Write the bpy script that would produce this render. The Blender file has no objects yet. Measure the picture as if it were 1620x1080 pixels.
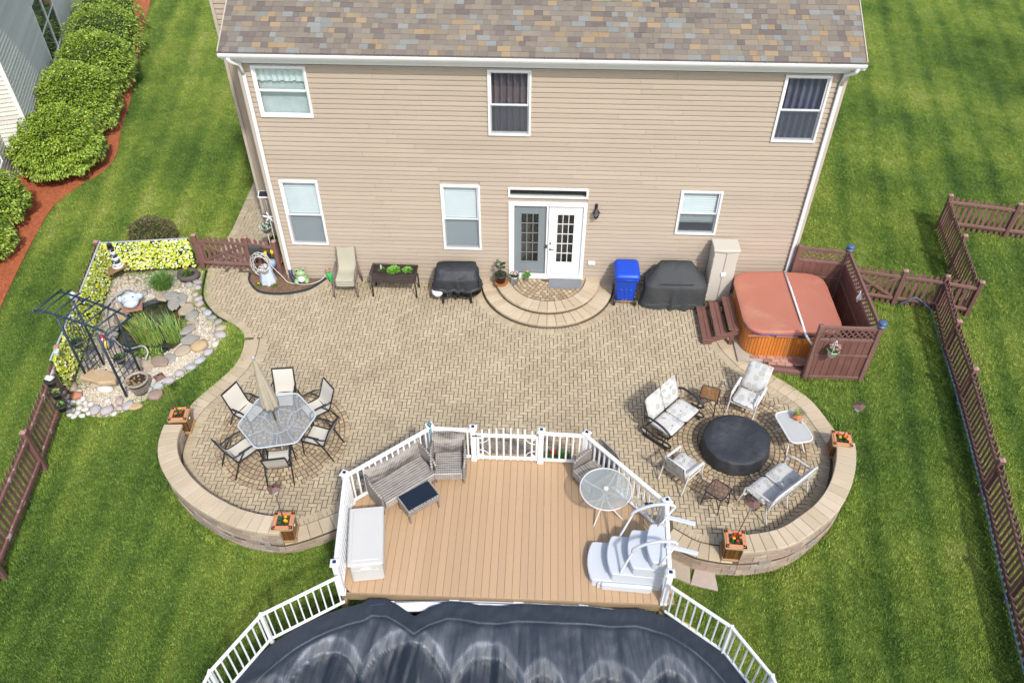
import bpy, math, random
import numpy as np
from mathutils import Vector, Matrix, noise as mnoise
R = math.radians
PI = math.pi
random.seed(7)
rng = np.random.default_rng(7)
S = bpy.context.scene
C = S.collection

# ------------------------------------------------------------ camera, world, sun, exposure
cam_d = bpy.data.cameras.new('camera')
cam = bpy.data.objects.new('camera', cam_d); C.objects.link(cam)
cam_d.sensor_width = 36.0
cam_d.lens = 36.0 * 1271.5 / 1620.0
cam_d.clip_start = 0.2
cam_d.clip_end = 500
CAM = Vector((7.0577, -17.6191, 14.1742))
cam.location = CAM
cam.rotation_euler = (R(90 - 42.898), 0, R(2.362))
S.camera = cam

SUN_AZ, SUN_EL = 25.0, 49.0          # azimuth from due south towards east
world = bpy.data.worlds.new('World'); S.world = world; world.use_nodes = True
nt = world.node_tree; nt.nodes.clear()
sky = nt.nodes.new('ShaderNodeTexSky'); sky.sky_type = 'NISHITA'; sky.sun_disc = False
sky.sun_elevation = R(SUN_EL); sky.sun_rotation = R(180 - SUN_AZ)
sky.air_density = 1.0; sky.dust_density = 2.5; sky.ozone_density = 1.0
bg = nt.nodes.new('ShaderNodeBackground'); bg.inputs[1].default_value = 0.15
wo = nt.nodes.new('ShaderNodeOutputWorld')
nt.links.new(sky.outputs[0], bg.inputs[0]); nt.links.new(bg.outputs[0], wo.inputs[0])
sun_d = bpy.data.lights.new('sun', 'SUN'); sun_d.energy = 2.2; sun_d.angle = R(3.0); sun_d.color = (1.0, 0.97, 0.92)
sun = bpy.data.objects.new('sun', sun_d); C.objects.link(sun)
sd = Vector((math.sin(R(SUN_AZ)) * math.cos(R(SUN_EL)), -math.cos(R(SUN_AZ)) * math.cos(R(SUN_EL)), math.sin(R(SUN_EL))))
sun.rotation_euler = sd.to_track_quat('Z', 'Y').to_euler()
sun.location = (12, -20, 25)
S.view_settings.view_transform = 'Standard'; S.view_settings.look = 'None'
S.view_settings.gamma = 1.0; S.view_settings.use_curve_mapping = False
S.view_settings.exposure = 0.55
S.cycles.max_bounces = 8; S.cycles.transparent_max_bounces = 12
S.cycles.use_denoising = True

# ------------------------------------------------------------ materials
MATS = {}
def _n(t, kind, **kw):
    n = t.nodes.new(kind)
    for k, v in kw.items(): setattr(n, k, v)
    return n
def _math(t, op, a, b=None, c=None):
    n = t.nodes.new('ShaderNodeMath'); n.operation = op
    for i, v in enumerate((a, b, c)):
        if v is None: continue
        if isinstance(v, (int, float)): n.inputs[i].default_value = v
        else: t.links.new(v, n.inputs[i])
    return n.outputs[0]
def _noise(t, vec, scale, detail=3, rough=0.6):
    n = t.nodes.new('ShaderNodeTexNoise'); n.inputs['Scale'].default_value = scale
    n.inputs['Detail'].default_value = detail; n.inputs['Roughness'].default_value = rough
    t.links.new(vec, n.inputs['Vector']); return n.outputs['Fac']
def _ramp(t, fac, stops, interp='LINEAR'):
    n = t.nodes.new('ShaderNodeValToRGB'); cr = n.color_ramp; cr.interpolation = interp
    while len(cr.elements) < len(stops): cr.elements.new(0.5)
    for e, (p, c) in zip(cr.elements, stops):
        e.position = p; e.color = (*c[:3], 1)
    t.links.new(fac, n.inputs[0]); return n.outputs[0]
def _mix(t, f, a, b, mode='MIX'):
    n = t.nodes.new('ShaderNodeMix'); n.data_type = 'RGBA'; n.blend_type = mode
    for i, v in ((0, f), (6, a), (7, b)):
        if isinstance(v, (int, float)): n.inputs[i].default_value = v
        elif isinstance(v, tuple): n.inputs[i].default_value = (*v[:3], 1)
        else: t.links.new(v, n.inputs[i])
    return n.outputs[2]
def new_mat(name):
    m = bpy.data.materials.new(name); m.use_nodes = True; t = m.node_tree; t.nodes.clear()
    out = t.nodes.new('ShaderNodeOutputMaterial'); b = t.nodes.new('ShaderNodeBsdfPrincipled')
    t.links.new(b.outputs[0], out.inputs[0])
    return m, t, b
def pm(name, col, rough=0.65, var=0.12, scale=1.5, fine=0.10, fscale=45., bump=0.25, bscale=90., bdist=0.004,
       piece=0.0, palette=None, metal=0.0, alpha=1.0, trans=0.0, stretch=None, dirt=None, spec=0.5, coat=0.0, obj_space=False, tint=None):
    """Procedural surface: base colour (or palette picked per piece) times broad and fine noise, optional stains, and a fine bump."""
    m, t, b = new_mat(name)
    if obj_space:
        vec = t.nodes.new('ShaderNodeTexCoord').outputs['Object']
    else:
        vec = t.nodes.new('ShaderNodeNewGeometry').outputs['Position']
    if stretch:
        mp = t.nodes.new('ShaderNodeMapping'); mp.inputs['Scale'].default_value = stretch
        t.links.new(vec, mp.inputs[0]); vec = mp.outputs[0]
    rndv = None
    if piece or palette or tint:
        oi = t.nodes.new('ShaderNodeObjectInfo'); at = t.nodes.new('ShaderNodeAttribute'); at.attribute_name = 'rnd'
        rndv = _math(t, 'FRACT', _math(t, 'ADD', oi.outputs['Random'], at.outputs['Fac']))
    if palette:
        tot = sum(p[0] for p in palette); acc = 0; stops = []
        for w, c in palette: stops.append((acc / tot, c)); acc += w
        base = _ramp(t, rndv, stops, 'CONSTANT')
        r2 = _math(t, 'FRACT', _math(t, 'MULTIPLY', rndv, 17.37))
    else:
        base = t.nodes.new('ShaderNodeRGB'); base.outputs[0].default_value = (*col, 1); base = base.outputs[0]
        r2 = rndv
    if tint:
        base = _mix(t, _math(t, 'FRACT', _math(t, 'MULTIPLY', rndv, 7.77)), base, tint)
    f = _math(t, 'MULTIPLY_ADD', _noise(t, vec, scale, 4), 2 * var, 1 - var)
    g = _math(t, 'MULTIPLY_ADD', _noise(t, vec, fscale, 2, 0.7), 2 * fine, 1 - fine)
    f = _math(t, 'MULTIPLY', f, g)
    if piece:
        f = _math(t, 'MULTIPLY', f, _math(t, 'MULTIPLY_ADD', r2, 2 * piece, 1 - piece))
    vm = t.nodes.new('ShaderNodeVectorMath'); vm.operation = 'SCALE'
    t.links.new(base, vm.inputs[0]); t.links.new(f, vm.inputs['Scale'])
    colr = vm.outputs[0]
    if dirt:
        dcol, dscale, lo, hi, amt = dirt
        dn = _ramp(t, _noise(t, vec, dscale, 5, 0.65), [(lo, (0, 0, 0)), (hi, (1, 1, 1))])
        colr = _mix(t, _math(t, 'MULTIPLY', dn, amt), colr, dcol)
    t.links.new(colr, b.inputs['Base Color'])
    b.inputs['Roughness'].default_value = rough; b.inputs['Metallic'].default_value = metal
    b.inputs['Specular IOR Level'].default_value = spec
    b.inputs['Alpha'].default_value = alpha; b.inputs['Transmission Weight'].default_value = trans
    b.inputs['Coat Weight'].default_value = coat
    if bump:
        bn = t.nodes.new('ShaderNodeBump'); bn.inputs['Strength'].default_value = bump; bn.inputs['Distance'].default_value = bdist
        t.links.new(_noise(t, vec, bscale, 3, 0.65), bn.inputs['Height']); t.links.new(bn.outputs[0], b.inputs['Normal'])
    MATS[name] = m
    return m

# ------------------------------------------------------------ mesh helpers
def smooth(v): return max(0.0, min(1.0, v)) ** 2 * (3 - 2 * max(0.0, min(1.0, v)))
class MB:
    """collects shapes, then build() links them as ONE mesh object"""
    def __init__(s): s.v = []; s.f = []; s.r = []; s.sm = []; s.mi = []; s.cr = 0.0; s.cm = 0; s.cs = False
    def add(s, vs, fs, smooth_=None):
        o = len(s.v); s.v += [tuple(p) for p in vs]
        for f in fs:
            s.f.append(tuple(o + i for i in f)); s.r.append(s.cr); s.sm.append(s.cs if smooth_ is None else smooth_); s.mi.append(s.cm)
        return s
    def box(s, x, y, z, sx, sy, sz, rz=0.0, bev=0.0, rx=0.0, ry=0.0, M=None):
        """box centred at x,y,z"""
        hx, hy, hz = sx / 2, sy / 2, sz / 2
        b = min(bev, hx * .9, hy * .9, hz * .9)
        if b <= 0:
            vs = [(a * hx, c * hy, d * hz) for d in (-1, 1) for c in (-1, 1) for a in (-1, 1)]
            fs = [(0, 2, 3, 1), (4, 5, 7, 6), (0, 1, 5, 4), (2, 6, 7, 3), (0, 4, 6, 2), (1, 3, 7, 5)]
        else:
            vs = []; idx = {}
            for d in (-1, 1):
                for c in (-1, 1):
                    for a in (-1, 1):
                        idx[(a, c, d)] = len(vs)
                        vs += [(a * hx, c * (hy - b), d * (hz - b)), (a * (hx - b), c * hy, d * (hz - b)), (a * (hx - b), c * (hy - b), d * hz)]
            fs = []
            def q(ax, sgn):
                pts = [(1, 1), (-1, 1), (-1, -1), (1, -1)]
                out = []
                for p in pts:
                    k = [0, 0, 0]; o2 = [i for i in range(3) if i != ax]
                    k[ax] = sgn; k[o2[0]] = p[0]; k[o2[1]] = p[1]; out.append(idx[tuple(k)] + ax)
                fs.append(tuple(out))
            for ax in range(3):
                for sg in (-1, 1): q(ax, sg)
            for ax in range(3):
                o2 = [i for i in range(3) if i != ax]
                for p in (-1, 1):
                    for r_ in (-1, 1):
                        k0 = [0, 0, 0]; k1 = [0, 0, 0]; k0[ax] = -1; k1[ax] = 1
                        for k in (k0, k1): k[o2[0]] = p; k[o2[1]] = r_
                        a0, a1 = idx[tuple(k0)], idx[tuple(k1)]
                        fs.append((a0 + o2[0], a1 + o2[0], a1 + o2[1], a0 + o2[1]))
            for k in idx.values(): fs.append((k, k + 1, k + 2))
            # consistent orientation: flip by centre test
            nf = []
            for f in fs:
                c = [sum(vs[i][j] for i in f) / len(f) for j in range(3)]
                e1 = Vector(vs[f[1]]) - Vector(vs[f[0]]); e2 = Vector(vs[f[2]]) - Vector(vs[f[0]])
                nf.append(f if e1.cross(e2).dot(Vector(c)) > 0 else f[::-1])
            fs = nf
        T = Matrix.Translation((x, y, z)) @ Matrix.Rotation(rz, 4, 'Z') @ Matrix.Rotation(ry, 4, 'Y') @ Matrix.Rotation(rx, 4, 'X')
        if M is not None: T = M @ T
        return s.add([T @ Vector(p) for p in vs], fs)
    def bar(s, a, b, w, h=None, bev=0.0, up=(0, 0, 1)):
        """rectangular bar from a to b"""
        a = Vector(a); b = Vector(b); d = b - a; L = d.length
        if L < 1e-6: return s
        h = h or w; zx = d.normalized(); u = Vector(up)
        if abs(zx.dot(u)) > .99: u = Vector((0, 1, 0))
        sx = zx.cross(u).normalized(); uz = sx.cross(zx)
        M = Matrix((( zx.x, sx.x, uz.x, 0), (zx.y, sx.y, uz.y, 0), (zx.z, sx.z, uz.z, 0), (0, 0, 0, 1)))
        M = Matrix.Translation((a + b) / 2) @ M
        return s.box(0, 0, 0, L, w, h, bev=bev, M=M)
    def tube(s, pts, r, seg=6, closed=False, cap=True, sm=True):
        pts = [Vector(p) for p in pts]; n = len(pts)
        rr = r if isinstance(r, (list, tuple)) else [r] * n
        vs = []; prev = None
        for i, p in enumerate(pts):
            if closed: d = pts[(i + 1) % n] - pts[i - 1]
            else: d = pts[min(i + 1, n - 1)] - pts[max(i - 1, 0)]
            d.normalize()
            if prev is None:
                u = Vector((0, 0, 1)) if abs(d.z) < .95 else Vector((1, 0, 0))
                u = (u - d * u.dot(d)).normalized()
            else:
                u = prev - d * prev.dot(d)
                u = u.normalized() if u.length > 1e-5 else Vector((1, 0, 0))
            prev = u; w = d.cross(u)
            for k in range(seg):
                a = 2 * PI * k / seg; vs.append(p + (u * math.cos(a) + w * math.sin(a)) * rr[i])
        fs = []
        for i in range(n if closed else n - 1):
            j = (i + 1) % n
            for k in range(seg):
                k2 = (k + 1) % seg; fs.append((i * seg + k, i * seg + k2, j * seg + k2, j * seg + k))
        if cap and not closed:
            fs.append(tuple(range(seg))[::-1]); fs.append(tuple((n - 1) * seg + k for k in range(seg)))
        return s.add(vs, fs, sm)
    def lathe(s, prof, x=0, y=0, z=0, seg=20, sx=1.0, sy=1.0, sm=True, M=None, cap=True):
        """profile of (radius, height) turned round z"""
        vs = []; n = len(prof)
        for (r_, h) in prof:
            for k in range(seg):
                a = 2 * PI * k / seg; p = Vector((x + r_ * sx * math.cos(a), y + r_ * sy * math.sin(a), z + h))
                vs.append(M @ p if M is not None else p)
        fs = []
        for i in range(n - 1):
            for k in range(seg):
                k2 = (k + 1) % seg; fs.append((i * seg + k, i * seg + k2, (i + 1) * seg + k2, (i + 1) * seg + k))
        if cap:
            fs.append(tuple(range(seg))[::-1]); fs.append(tuple((n - 1) * seg + k for k in range(seg)))
        return s.add(vs, fs, sm)
    def prism(s, poly, z0, z1, cham=0.0, top_only=False, lift=None):
        """vertical prism over a CCW polygon, chamfered top edge"""
        n = len(poly); P = [Vector((p[0], p[1], 0)) for p in poly]
        a = sum(P[i].x * P[(i + 1) % n].y - P[(i + 1) % n].x * P[i].y for i in range(n))
        if a < 0: P = P[::-1]
        if cham > 0:
            c = sum(P, Vector()) / n
            top = []
            for i in range(n):
                e0 = (P[i] - P[i - 1]); e1 = (P[(i + 1) % n] - P[i])
                n0 = Vector((-e0.y, e0.x, 0)); n1 = Vector((-e1.y, e1.x, 0))
                if n0.length > 0: n0.normalize()
                if n1.length > 0: n1.normalize()
                m = n0 + n1; m = m.normalized() if m.length > 1e-4 else n0
                k = cham / max(.5, m.dot(n1) if n1.length else 1)
                top.append(P[i] + m * k)
            vs = [(p.x, p.y, z0) for p in P] + [(p.x, p.y, z1 - cham) for p in P] + [(p.x, p.y, z1) for p in top]
            fs = [tuple(range(2 * n, 3 * n))]
            for i in range(n):
                j = (i + 1) % n
                fs += [(i, j, n + j, n + i), (n + i, n + j, 2 * n + j, 2 * n + i)]
        else:
            vs = [(p.x, p.y, z0) for p in P] + [(p.x, p.y, z1) for p in P]
            fs = [tuple(range(n, 2 * n))] + [(i, (i + 1) % n, n + (i + 1) % n, n + i) for i in range(n)]
        if not top_only: fs.append(tuple(range(n))[::-1])
        return s.add(vs, fs)
    def quad(s, a, b, c, d): return s.add([a, b, c, d], [(0, 1, 2, 3)])
    def blob(s, x, y, z, sx, sy, sz, amp=.15, seed=0, nu=10, nv=6, flat=0.0, rz=0.0):
        """irregular rounded stone"""
        vs = []; off = Vector((seed * 3.1, seed * 1.7, seed * .9)); cr, sr = math.cos(rz), math.sin(rz)
        for j in range(nv + 1):
            th = PI * j / nv
            for i in range(nu):
                ph = 2 * PI * i / nu
                d = Vector((math.sin(th) * math.cos(ph), math.sin(th) * math.sin(ph), math.cos(th)))
                k = 1 + amp * 2 * mnoise.noise(d * 1.6 + off)
                zz = d.z * k
                if flat: zz = max(-1 + flat * .2, min(1 - flat * .6, zz * (1 + flat)))
                px, py = d.x * k * sx, d.y * k * sy
                vs.append((x + px * cr - py * sr, y + px * sr + py * cr, z + zz * sz))
        fs = []
        for j in range(nv):
            for i in range(nu):
                i2 = (i + 1) % nu; fs.append((j * nu + i, (j + 1) * nu + i, (j + 1) * nu + i2, j * nu + i2))
        return s.add(vs, fs, True)
    def sweep(s, path, prof, sm=False, closed_prof=True):
        """prof (across, up) swept along an xy(z) path"""
        P = [Vector((*p, 0)) if len(p) == 2 else Vector(p) for p in path]; n = len(P); m = len(prof); vs = []
        for i, p in enumerate(P):
            d = P[min(i + 1, n - 1)] - P[max(i - 1, 0)]; d.z = 0; d.normalize(); nn = Vector((-d.y, d.x, 0))
            for (a, u) in prof: vs.append(p + nn * a + Vector((0, 0, u)))
        fs = []
        for i in range(n - 1):
            for k in range(m if closed_prof else m - 1):
                k2 = (k + 1) % m; fs.append((i * m + k, (i + 1) * m + k, (i + 1) * m + k2, i * m + k2))
        if closed_prof: fs += [tuple(range(m)), tuple((n - 1) * m + k for k in range(m))[::-1]]
        return s.add(vs, fs, sm)
    def mesh(s, name, mats):
        me = bpy.data.meshes.new(name); me.from_pydata(s.v, [], s.f)
        for m in (mats if isinstance(mats, (list, tuple)) else [mats]): me.materials.append(m)
        me.polygons.foreach_set('use_smooth', s.sm); me.polygons.foreach_set('material_index', s.mi)
        a = me.attributes.new('rnd', 'FLOAT', 'FACE'); a.data.foreach_set('value', s.r)
        me.update(); return me
    def build(s, name, mat, parent=None, loc=None, rz=None):
        o = bpy.data.objects.new(name, s.mesh(name, mat)); C.objects.link(o)
        if parent is not None: o.parent = parent
        if loc is not None: o.location = loc
        if rz is not None: o.rotation_euler = (0, 0, rz)
        return o
def thing(name, label, cat, loc=(0, 0, 0), rz=0.0, group=None, kind=None, tilt=None):
    o = bpy.data.objects.new(name, None); C.objects.link(o); o.empty_display_size = .1
    o.location = loc; o.rotation_euler = (tilt[0], tilt[1], rz) if tilt else (0, 0, rz)
    o['label'] = label; o['category'] = cat
    if group: o['group'] = group
    if kind: o['kind'] = kind
    return o
def tag(o, label, cat, group=None, kind=None):
    if label: o['label'] = label
    if cat: o['category'] = cat
    if group: o['group'] = group
    if kind: o['kind'] = kind
    return o
def struct(o, label=None):
    o['kind'] = 'structure'
    if label: o['label'] = label
    return o
def dup(root, loc, rz=None, label=None, sc=None):
    def cp(o, par):
        c = o.copy(); C.objects.link(c)
        if par is not None: c.parent = par
        for ch in [k for k in KIDS.get(o.name, [])] : cp(ch, c)
        return c
    KIDS = {}
    for o in bpy.data.objects:
        if o.parent: KIDS.setdefault(o.parent.name, []).append(o)
    c = cp(root, None); c.location = loc
    if rz is not None: c.rotation_euler = (root.rotation_euler[0], root.rotation_euler[1], rz)
    if label: c['label'] = label
    if sc: c.scale = (sc, sc, sc)
    return c
def part(mesh, name, parent, loc=(0, 0, 0), rz=0.0, rot=None, scale=None):
    o = bpy.data.objects.new(name, mesh); C.objects.link(o); o.parent = parent; o.location = loc
    o.rotation_euler = rot if rot else (0, 0, rz)
    if scale: o.scale = scale
    return o
def catmull(P, n=8):
    P = [Vector((*p, 0)) if len(p) == 2 else Vector(p) for p in P]; out = []
    for i in range(len(P) - 1):
        p0 = P[max(i - 1, 0)]; p1 = P[i]; p2 = P[i + 1]; p3 = P[min(i + 2, len(P) - 1)]
        for k in range(n):
            t = k / n
            out.append(0.5 * ((2 * p1) + (-p0 + p2) * t + (2 * p0 - 5 * p1 + 4 * p2 - p3) * t * t + (-p0 + 3 * p1 - 3 * p2 + p3) * t ** 3))
    out.append(P[-1]); return out
def resample(P, step):
    P = [Vector((*p, 0)) if len(p) == 2 else Vector(p) for p in P]
    L = [0]
    for a, b in zip(P, P[1:]): L.append(L[-1] + (b - a).length)
    n = max(1, round(L[-1] / step)); out = []; j = 0
    for i in range(n + 1):
        t = L[-1] * i / n
        while j < len(P) - 2 and L[j + 1] < t: j += 1
        k = (t - L[j]) / max(1e-9, L[j + 1] - L[j]); out.append(P[j].lerp(P[j + 1], k))
    return out
def offset_path(P, d):
    out = []; n = len(P)
    for i, p in enumerate(P):
        t = P[min(i + 1, n - 1)] - P[max(i - 1, 0)]; t.z = 0; t.normalize(); out.append(p + Vector((-t.y, t.x, 0)) * d)
    return out
def inpoly(x, y, poly):
    """vectorised point in polygon"""
    x = np.asarray(x, float); y = np.asarray(y, float); c = np.zeros(x.shape, bool); n = len(poly)
    for i in range(n):
        x0, y0 = poly[i][0], poly[i][1]; x1, y1 = poly[(i + 1) % n][0], poly[(i + 1) % n][1]
        if y0 == y1: continue
        k = ((y0 > y) != (y1 > y)) & (x < (x1 - x0) * (y - y0) / (y1 - y0) + x0); c ^= k
    return c
def band_cells(path, o0, o1, step, gap=.009):
    """quads between offsets o0 and o1 along a path, one per piece"""
    A = resample(path, step); n = len(A); I = offset_path(A, o0); O = offset_path(A, o1); out = []
    for i in range(n - 1):
        a, b, c, d = I[i], I[i + 1], O[i + 1], O[i]
        g0 = gap / 2 / max(.02, (b - a).length); g1 = gap / 2 / max(.02, (c - d).length)
        q = [a.lerp(b, g0), b.lerp(a, g0), c.lerp(d, g1), d.lerp(c, g1)]
        w = gap / 2 / max(.02, (d - a).length)
        out.append([q[0].lerp(q[3], w), q[1].lerp(q[2], w), q[2].lerp(q[1], w), q[3].lerp(q[0], w)])
    return out
def pieces(cells, name, mat, parent, z0, z1, cham=.004, limit=300, jit=.003, order=True):
    """cells: polygons (or (poly, z0, z1)); the nearest `limit` become objects, the rest one mesh"""
    cc = []
    for c in cells:
        if isinstance(c, tuple): poly, a, b = c
        else: poly, a, b = c, z0, z1
        m = sum((Vector((p[0], p[1], 0)) for p in poly), Vector()) / len(poly); m.z = b
        ar = abs(sum(poly[i][0] * poly[(i + 1) % len(poly)][1] - poly[(i + 1) % len(poly)][0] * poly[i][1] for i in range(len(poly)))) / 2
        cc.append(((m - CAM).length / max(.05, math.sqrt(ar)), m, poly, a, b))
    cc.sort(key=lambda k: k[0])
    rest = MB()
    for i, (_, m, poly, a, b) in enumerate(cc):
        dz = random.uniform(-jit, jit)
        if i < limit:
            q = MB(); q.cr = random.random(); q.prism([(p[0] - m.x, p[1] - m.y) for p in poly], a - m.z, b - m.z + dz, cham, True)
            q.build(name, mat, parent, loc=(m.x, m.y, m.z))
        else:
            rest.cr = random.random(); rest.prism(poly, a, b + dz, cham, True)
    if rest.v:
        o = rest.build(name + 's_beyond', mat, parent); o['kind'] = 'stuff'
# ------------------------------------------------------------ shared materials
PAVER = [(34, (.45, .375, .255)), (30, (.43, .357, .242)), (16, (.475, .40, .275)), (12, (.395, .325, .22)), (8, (.44, .355, .235))]
m_paver = pm('paver concrete', (0, 0, 0), .88, .08, .8, .16, 120, .5, 160, .003, piece=.04, palette=PAVER, dirt=((.25, .20, .13), .7, .48, .74, .50))
m_cobble = pm('cobble concrete', (0, 0, 0), .88, .10, 1.2, .16, 120, .5, 160, .003, piece=.12,
              palette=[(30, (.44, .35, .22)), (25, (.38, .29, .185)), (20, (.33, .25, .165)), (15, (.47, .37, .235)), (10, (.36, .255, .16))], dirt=((.20, .155, .10), .9, .5, .7, .4))
m_cap = pm('cap block concrete', (0, 0, 0), .9, .08, 1.5, .2, 100, .6, 110, .004, piece=.05,
           palette=[(30, (.50, .41, .285)), (25, (.47, .38, .26)), (20, (.53, .44, .315))], dirt=((.30, .235, .16), 1.3, .5, .75, .35))
m_block = pm('split face block', (0, 0, 0), .92, .14, 6, .22, 60, 1.0, 38, .02, piece=.13,
             palette=[(24, (.42, .325, .245)), (22, (.37, .285, .225)), (18, (.45, .365, .285)), (14, (.33, .285, .25)), (12, (.40, .295, .235))])
m_sand = pm('joint sand', (.11, .083, .052), .95, .25, 3, .3, 80, .4)
m_white = pm('white vinyl', (.80, .80, .80), .38, .03, 2, .02, 30, 0, dirt=((.58, .56, .50), 2.2, .55, .8, .25))
m_wmetal = pm('white painted metal', (.74, .75, .76), .35, .04, 3, .03, 40, 0)
m_black = pm('black powder coat', (.018, .019, .022), .42, .2, 4, .1, 40, .1)
m_soil = pm('potting soil', (.035, .024, .016), .95, .4, 12, .5, 90, .9, 70, .012)
m_redwood = pm('brown stained wood', (.19, .098, .082), .62, .16, 3, .22, 25, .4, 60, .002, piece=.16, stretch=(1, 1, .25), dirt=((.27, .17, .15), 4, .55, .75, .4))
m_leaf = pm('garden leaf', (0, 0, 0), .55, .1, 6, .1, 60, .2, piece=.25, palette=[(5, (.06, .14, .02)), (4, (.09, .19, .03)), (3, (.12, .24, .04)), (2, (.04, .095, .02))])
m_metal = pm('galvanised steel', (.55, .56, .57), .35, .1, 5, .1, 50, 0, metal=.9)
m_glassy = None

# ------------------------------------------------------------ terrain
def lawn_z(x, y):
    k = .30 if x < 5 else .44
    kk = .30 + .14 * smooth((x - 3) / 6)
    s = -.045 - kk * smooth((-4.8 - y) / 3.8)
    if x > 14.5 or x < -3:
        s = -.045 - .32 * smooth((-1.5 - y) / 8)
    elif x > 13.6 or x < -1.3:
        t = (x - 13.6) / .9 if x > 0 else (-1.3 - x) / 1.7
        s2 = -.045 - .32 * smooth((-1.5 - y) / 8)
        s = s * (1 - t) + s2 * t
    return s + .025 * mnoise.noise(Vector((x * .35, y * .35, 3)))

WEST = [(-2.40, .30), (-2.33, -.10), (-2.24, -.55), (-2.05, -1.06), (-1.58, -1.62), (-1.15, -1.90), (-.80, -2.15), (-.57, -2.45), (-.46, -3.0), (-.50, -3.55), (-.75, -4.12), (-1.02, -4.6), (-1.2, -5.1), (-1.27, -5.6)]
LW = [(-1.27, -5.75), (-1.22, -6.4), (-.99, -6.98), (-.56, -7.52), (-.05, -7.95), (.44, -8.24), (.95, -8.47), (1.45, -8.6), (1.88, -8.65), (2.06, -8.65)]
SL = [(2.06, -8.65), (2.35, -8.56), (2.69, -8.40), (3.02, -8.22), (3.45, -7.95)]
SR = [(9.5, -8.0), (9.94, -8.34), (10.35, -8.58), (10.82, -8.68), (11.1, -8.70)]
RW = [(11.1, -8.70), (11.56, -8.66), (12.21, -8.48), (12.78, -8.10), (13.25, -7.70), (13.65, -7.17), (13.93, -6.6), (14.1, -6.05), (14.14, -5.75)]
EA = [(14.14, -5.75), (14.08, -5.3), (13.95, -4.82), (13.70, -4.15), (13.32, -3.68), (12.95, -3.33), (12.57, -2.98), (12.32, -2.6), (12.14, -2.2), (12.08, -1.7), (12.08, -.75)]
west_p = catmull(WEST, 6); lw_p = catmull(LW, 6); sl_p = catmull(SL, 6); sr_p = catmull(SR, 6); rw_p = catmull(RW, 6); ea_p = catmull(EA, 6)
outer = west_p + lw_p[1:] + sl_p[1:] + sr_p + rw_p[1:] + ea_p[1:]
OUTER = [(p.x, p.y) for p in outer] + [(12.08, -.02), (13.0, 0.0), (0.0, 0.0), (-.0, .3)]
bed_arc = catmull([(-1.12, .12), (-1.07, -.19), (-.72, -.62), (-.3, -.74), (.1, -.72), (.45, -.62), (.75, -.45), (1.08, .0)], 6)
BED = [(p.x, p.y) for p in bed_arc] + [(0, 0), (0, 3.2), (-.95, 1.2), (-1.12, .3)]
gravel_p = catmull([(-4.35, -5.0), (-3.8, -5.1), (-3.3, -5.25), (-2.75, -5.08), (-2.3, -4.65), (-1.85, -4.15), (-1.42, -3.6), (-1.2, -3.0), (-1.15, -2.45), (-1.4, -2.0), (-1.75, -1.66), (-2.15, -1.3), (-2.36, -.8), (-2.45, -.2), (-2.5, .3)], 5)
GRAVEL = [(p.x, p.y) for p in gravel_p] + [(-2.7, .35), (-5.35, .35), (-4.75, -2.2), (-4.35, -4.0), (-4.15, -5.0)]
POND = [(p.x, p.y) for p in catmull([(-3.95, -1.45), (-3.4, -1.0), (-2.8, -1.2), (-2.35, -1.62), (-2.12, -2.2), (-2.2, -2.85), (-2.65, -3.25), (-3.2, -3.25), (-3.75, -2.9), (-4.05, -2.2), (-3.95, -1.45)], 5)][:-1]
PATH = [(-2.42, .3), (-2.3, 2.2), (-2.42, 6.0), (-2.45, 14), (-.55, 14), (-.5, 5), (-.75, 3.0), (-1.12, 1.5), (-1.15, .3)]
mulch_p = catmull([(-7.1, -3.2), (-7.45, -1.9), (-7.75, -.5), (-8.0, .8), (-8.2, 2.0), (-8.35, 3.3), (-8.1, 4.5), (-7.62, 5.5), (-7.65, 6.6), (-8.2, 8.4), (-8.8, 10.8), (-10.1, 15), (-11.2, 18.7), (-12.4, 23)], 5)
MULCH = [(p.x, p.y) for p in mulch_p] + [(-14, 22), (-14, -3.2)]
POOL = [(p.x, p.y) for p in catmull([(1.95, -13.6), (2.05, -12.3), (2.75, -11.2), (3.75, -10.55), (4.9, -10.32), (6.6, -10.28), (8.3, -10.3), (9.45, -10.45), (10.35, -11.1), (10.95, -12.2), (11.1, -13.6)], 6)]
POOLF = POOL + [(p[0], -27.2 - p[1]) for p in POOL[::-1][1:]]

# lawn: one sheet reaching far beyond the frame
xs = np.concatenate([np.linspace(-130, -16, 12), np.arange(-15, 30.01, .25), np.linspace(34, 150, 12)])
ys = np.concatenate([np.linspace(-130, -16, 12), np.arange(-15, 24.01, .25), np.linspace(28, 170, 12)])
verts = [(x, y, lawn_z(x, y)) for y in ys for x in xs]
nx = len(xs); faces = [(j * nx + i, j * nx + i + 1, (j + 1) * nx + i + 1, (j + 1) * nx + i) for j in range(len(ys) - 1) for i in range(nx - 1)]
# the pond is a hole in the lawn sheet
cx = np.array([(xs[i] + xs[i + 1]) / 2 for j in range(len(ys) - 1) for i in range(nx - 1)]); cy = np.array([(ys[j] + ys[j + 1]) / 2 for j in range(len(ys) - 1) for i in range(nx - 1)])
pin = inpoly(cx, cy, GRAVEL) & ((cx + 3.1) ** 2 + (cy + 2.1) ** 2 < 1.3 ** 2)
faces = [f for f, k in zip(faces, pin) if not k]

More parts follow.
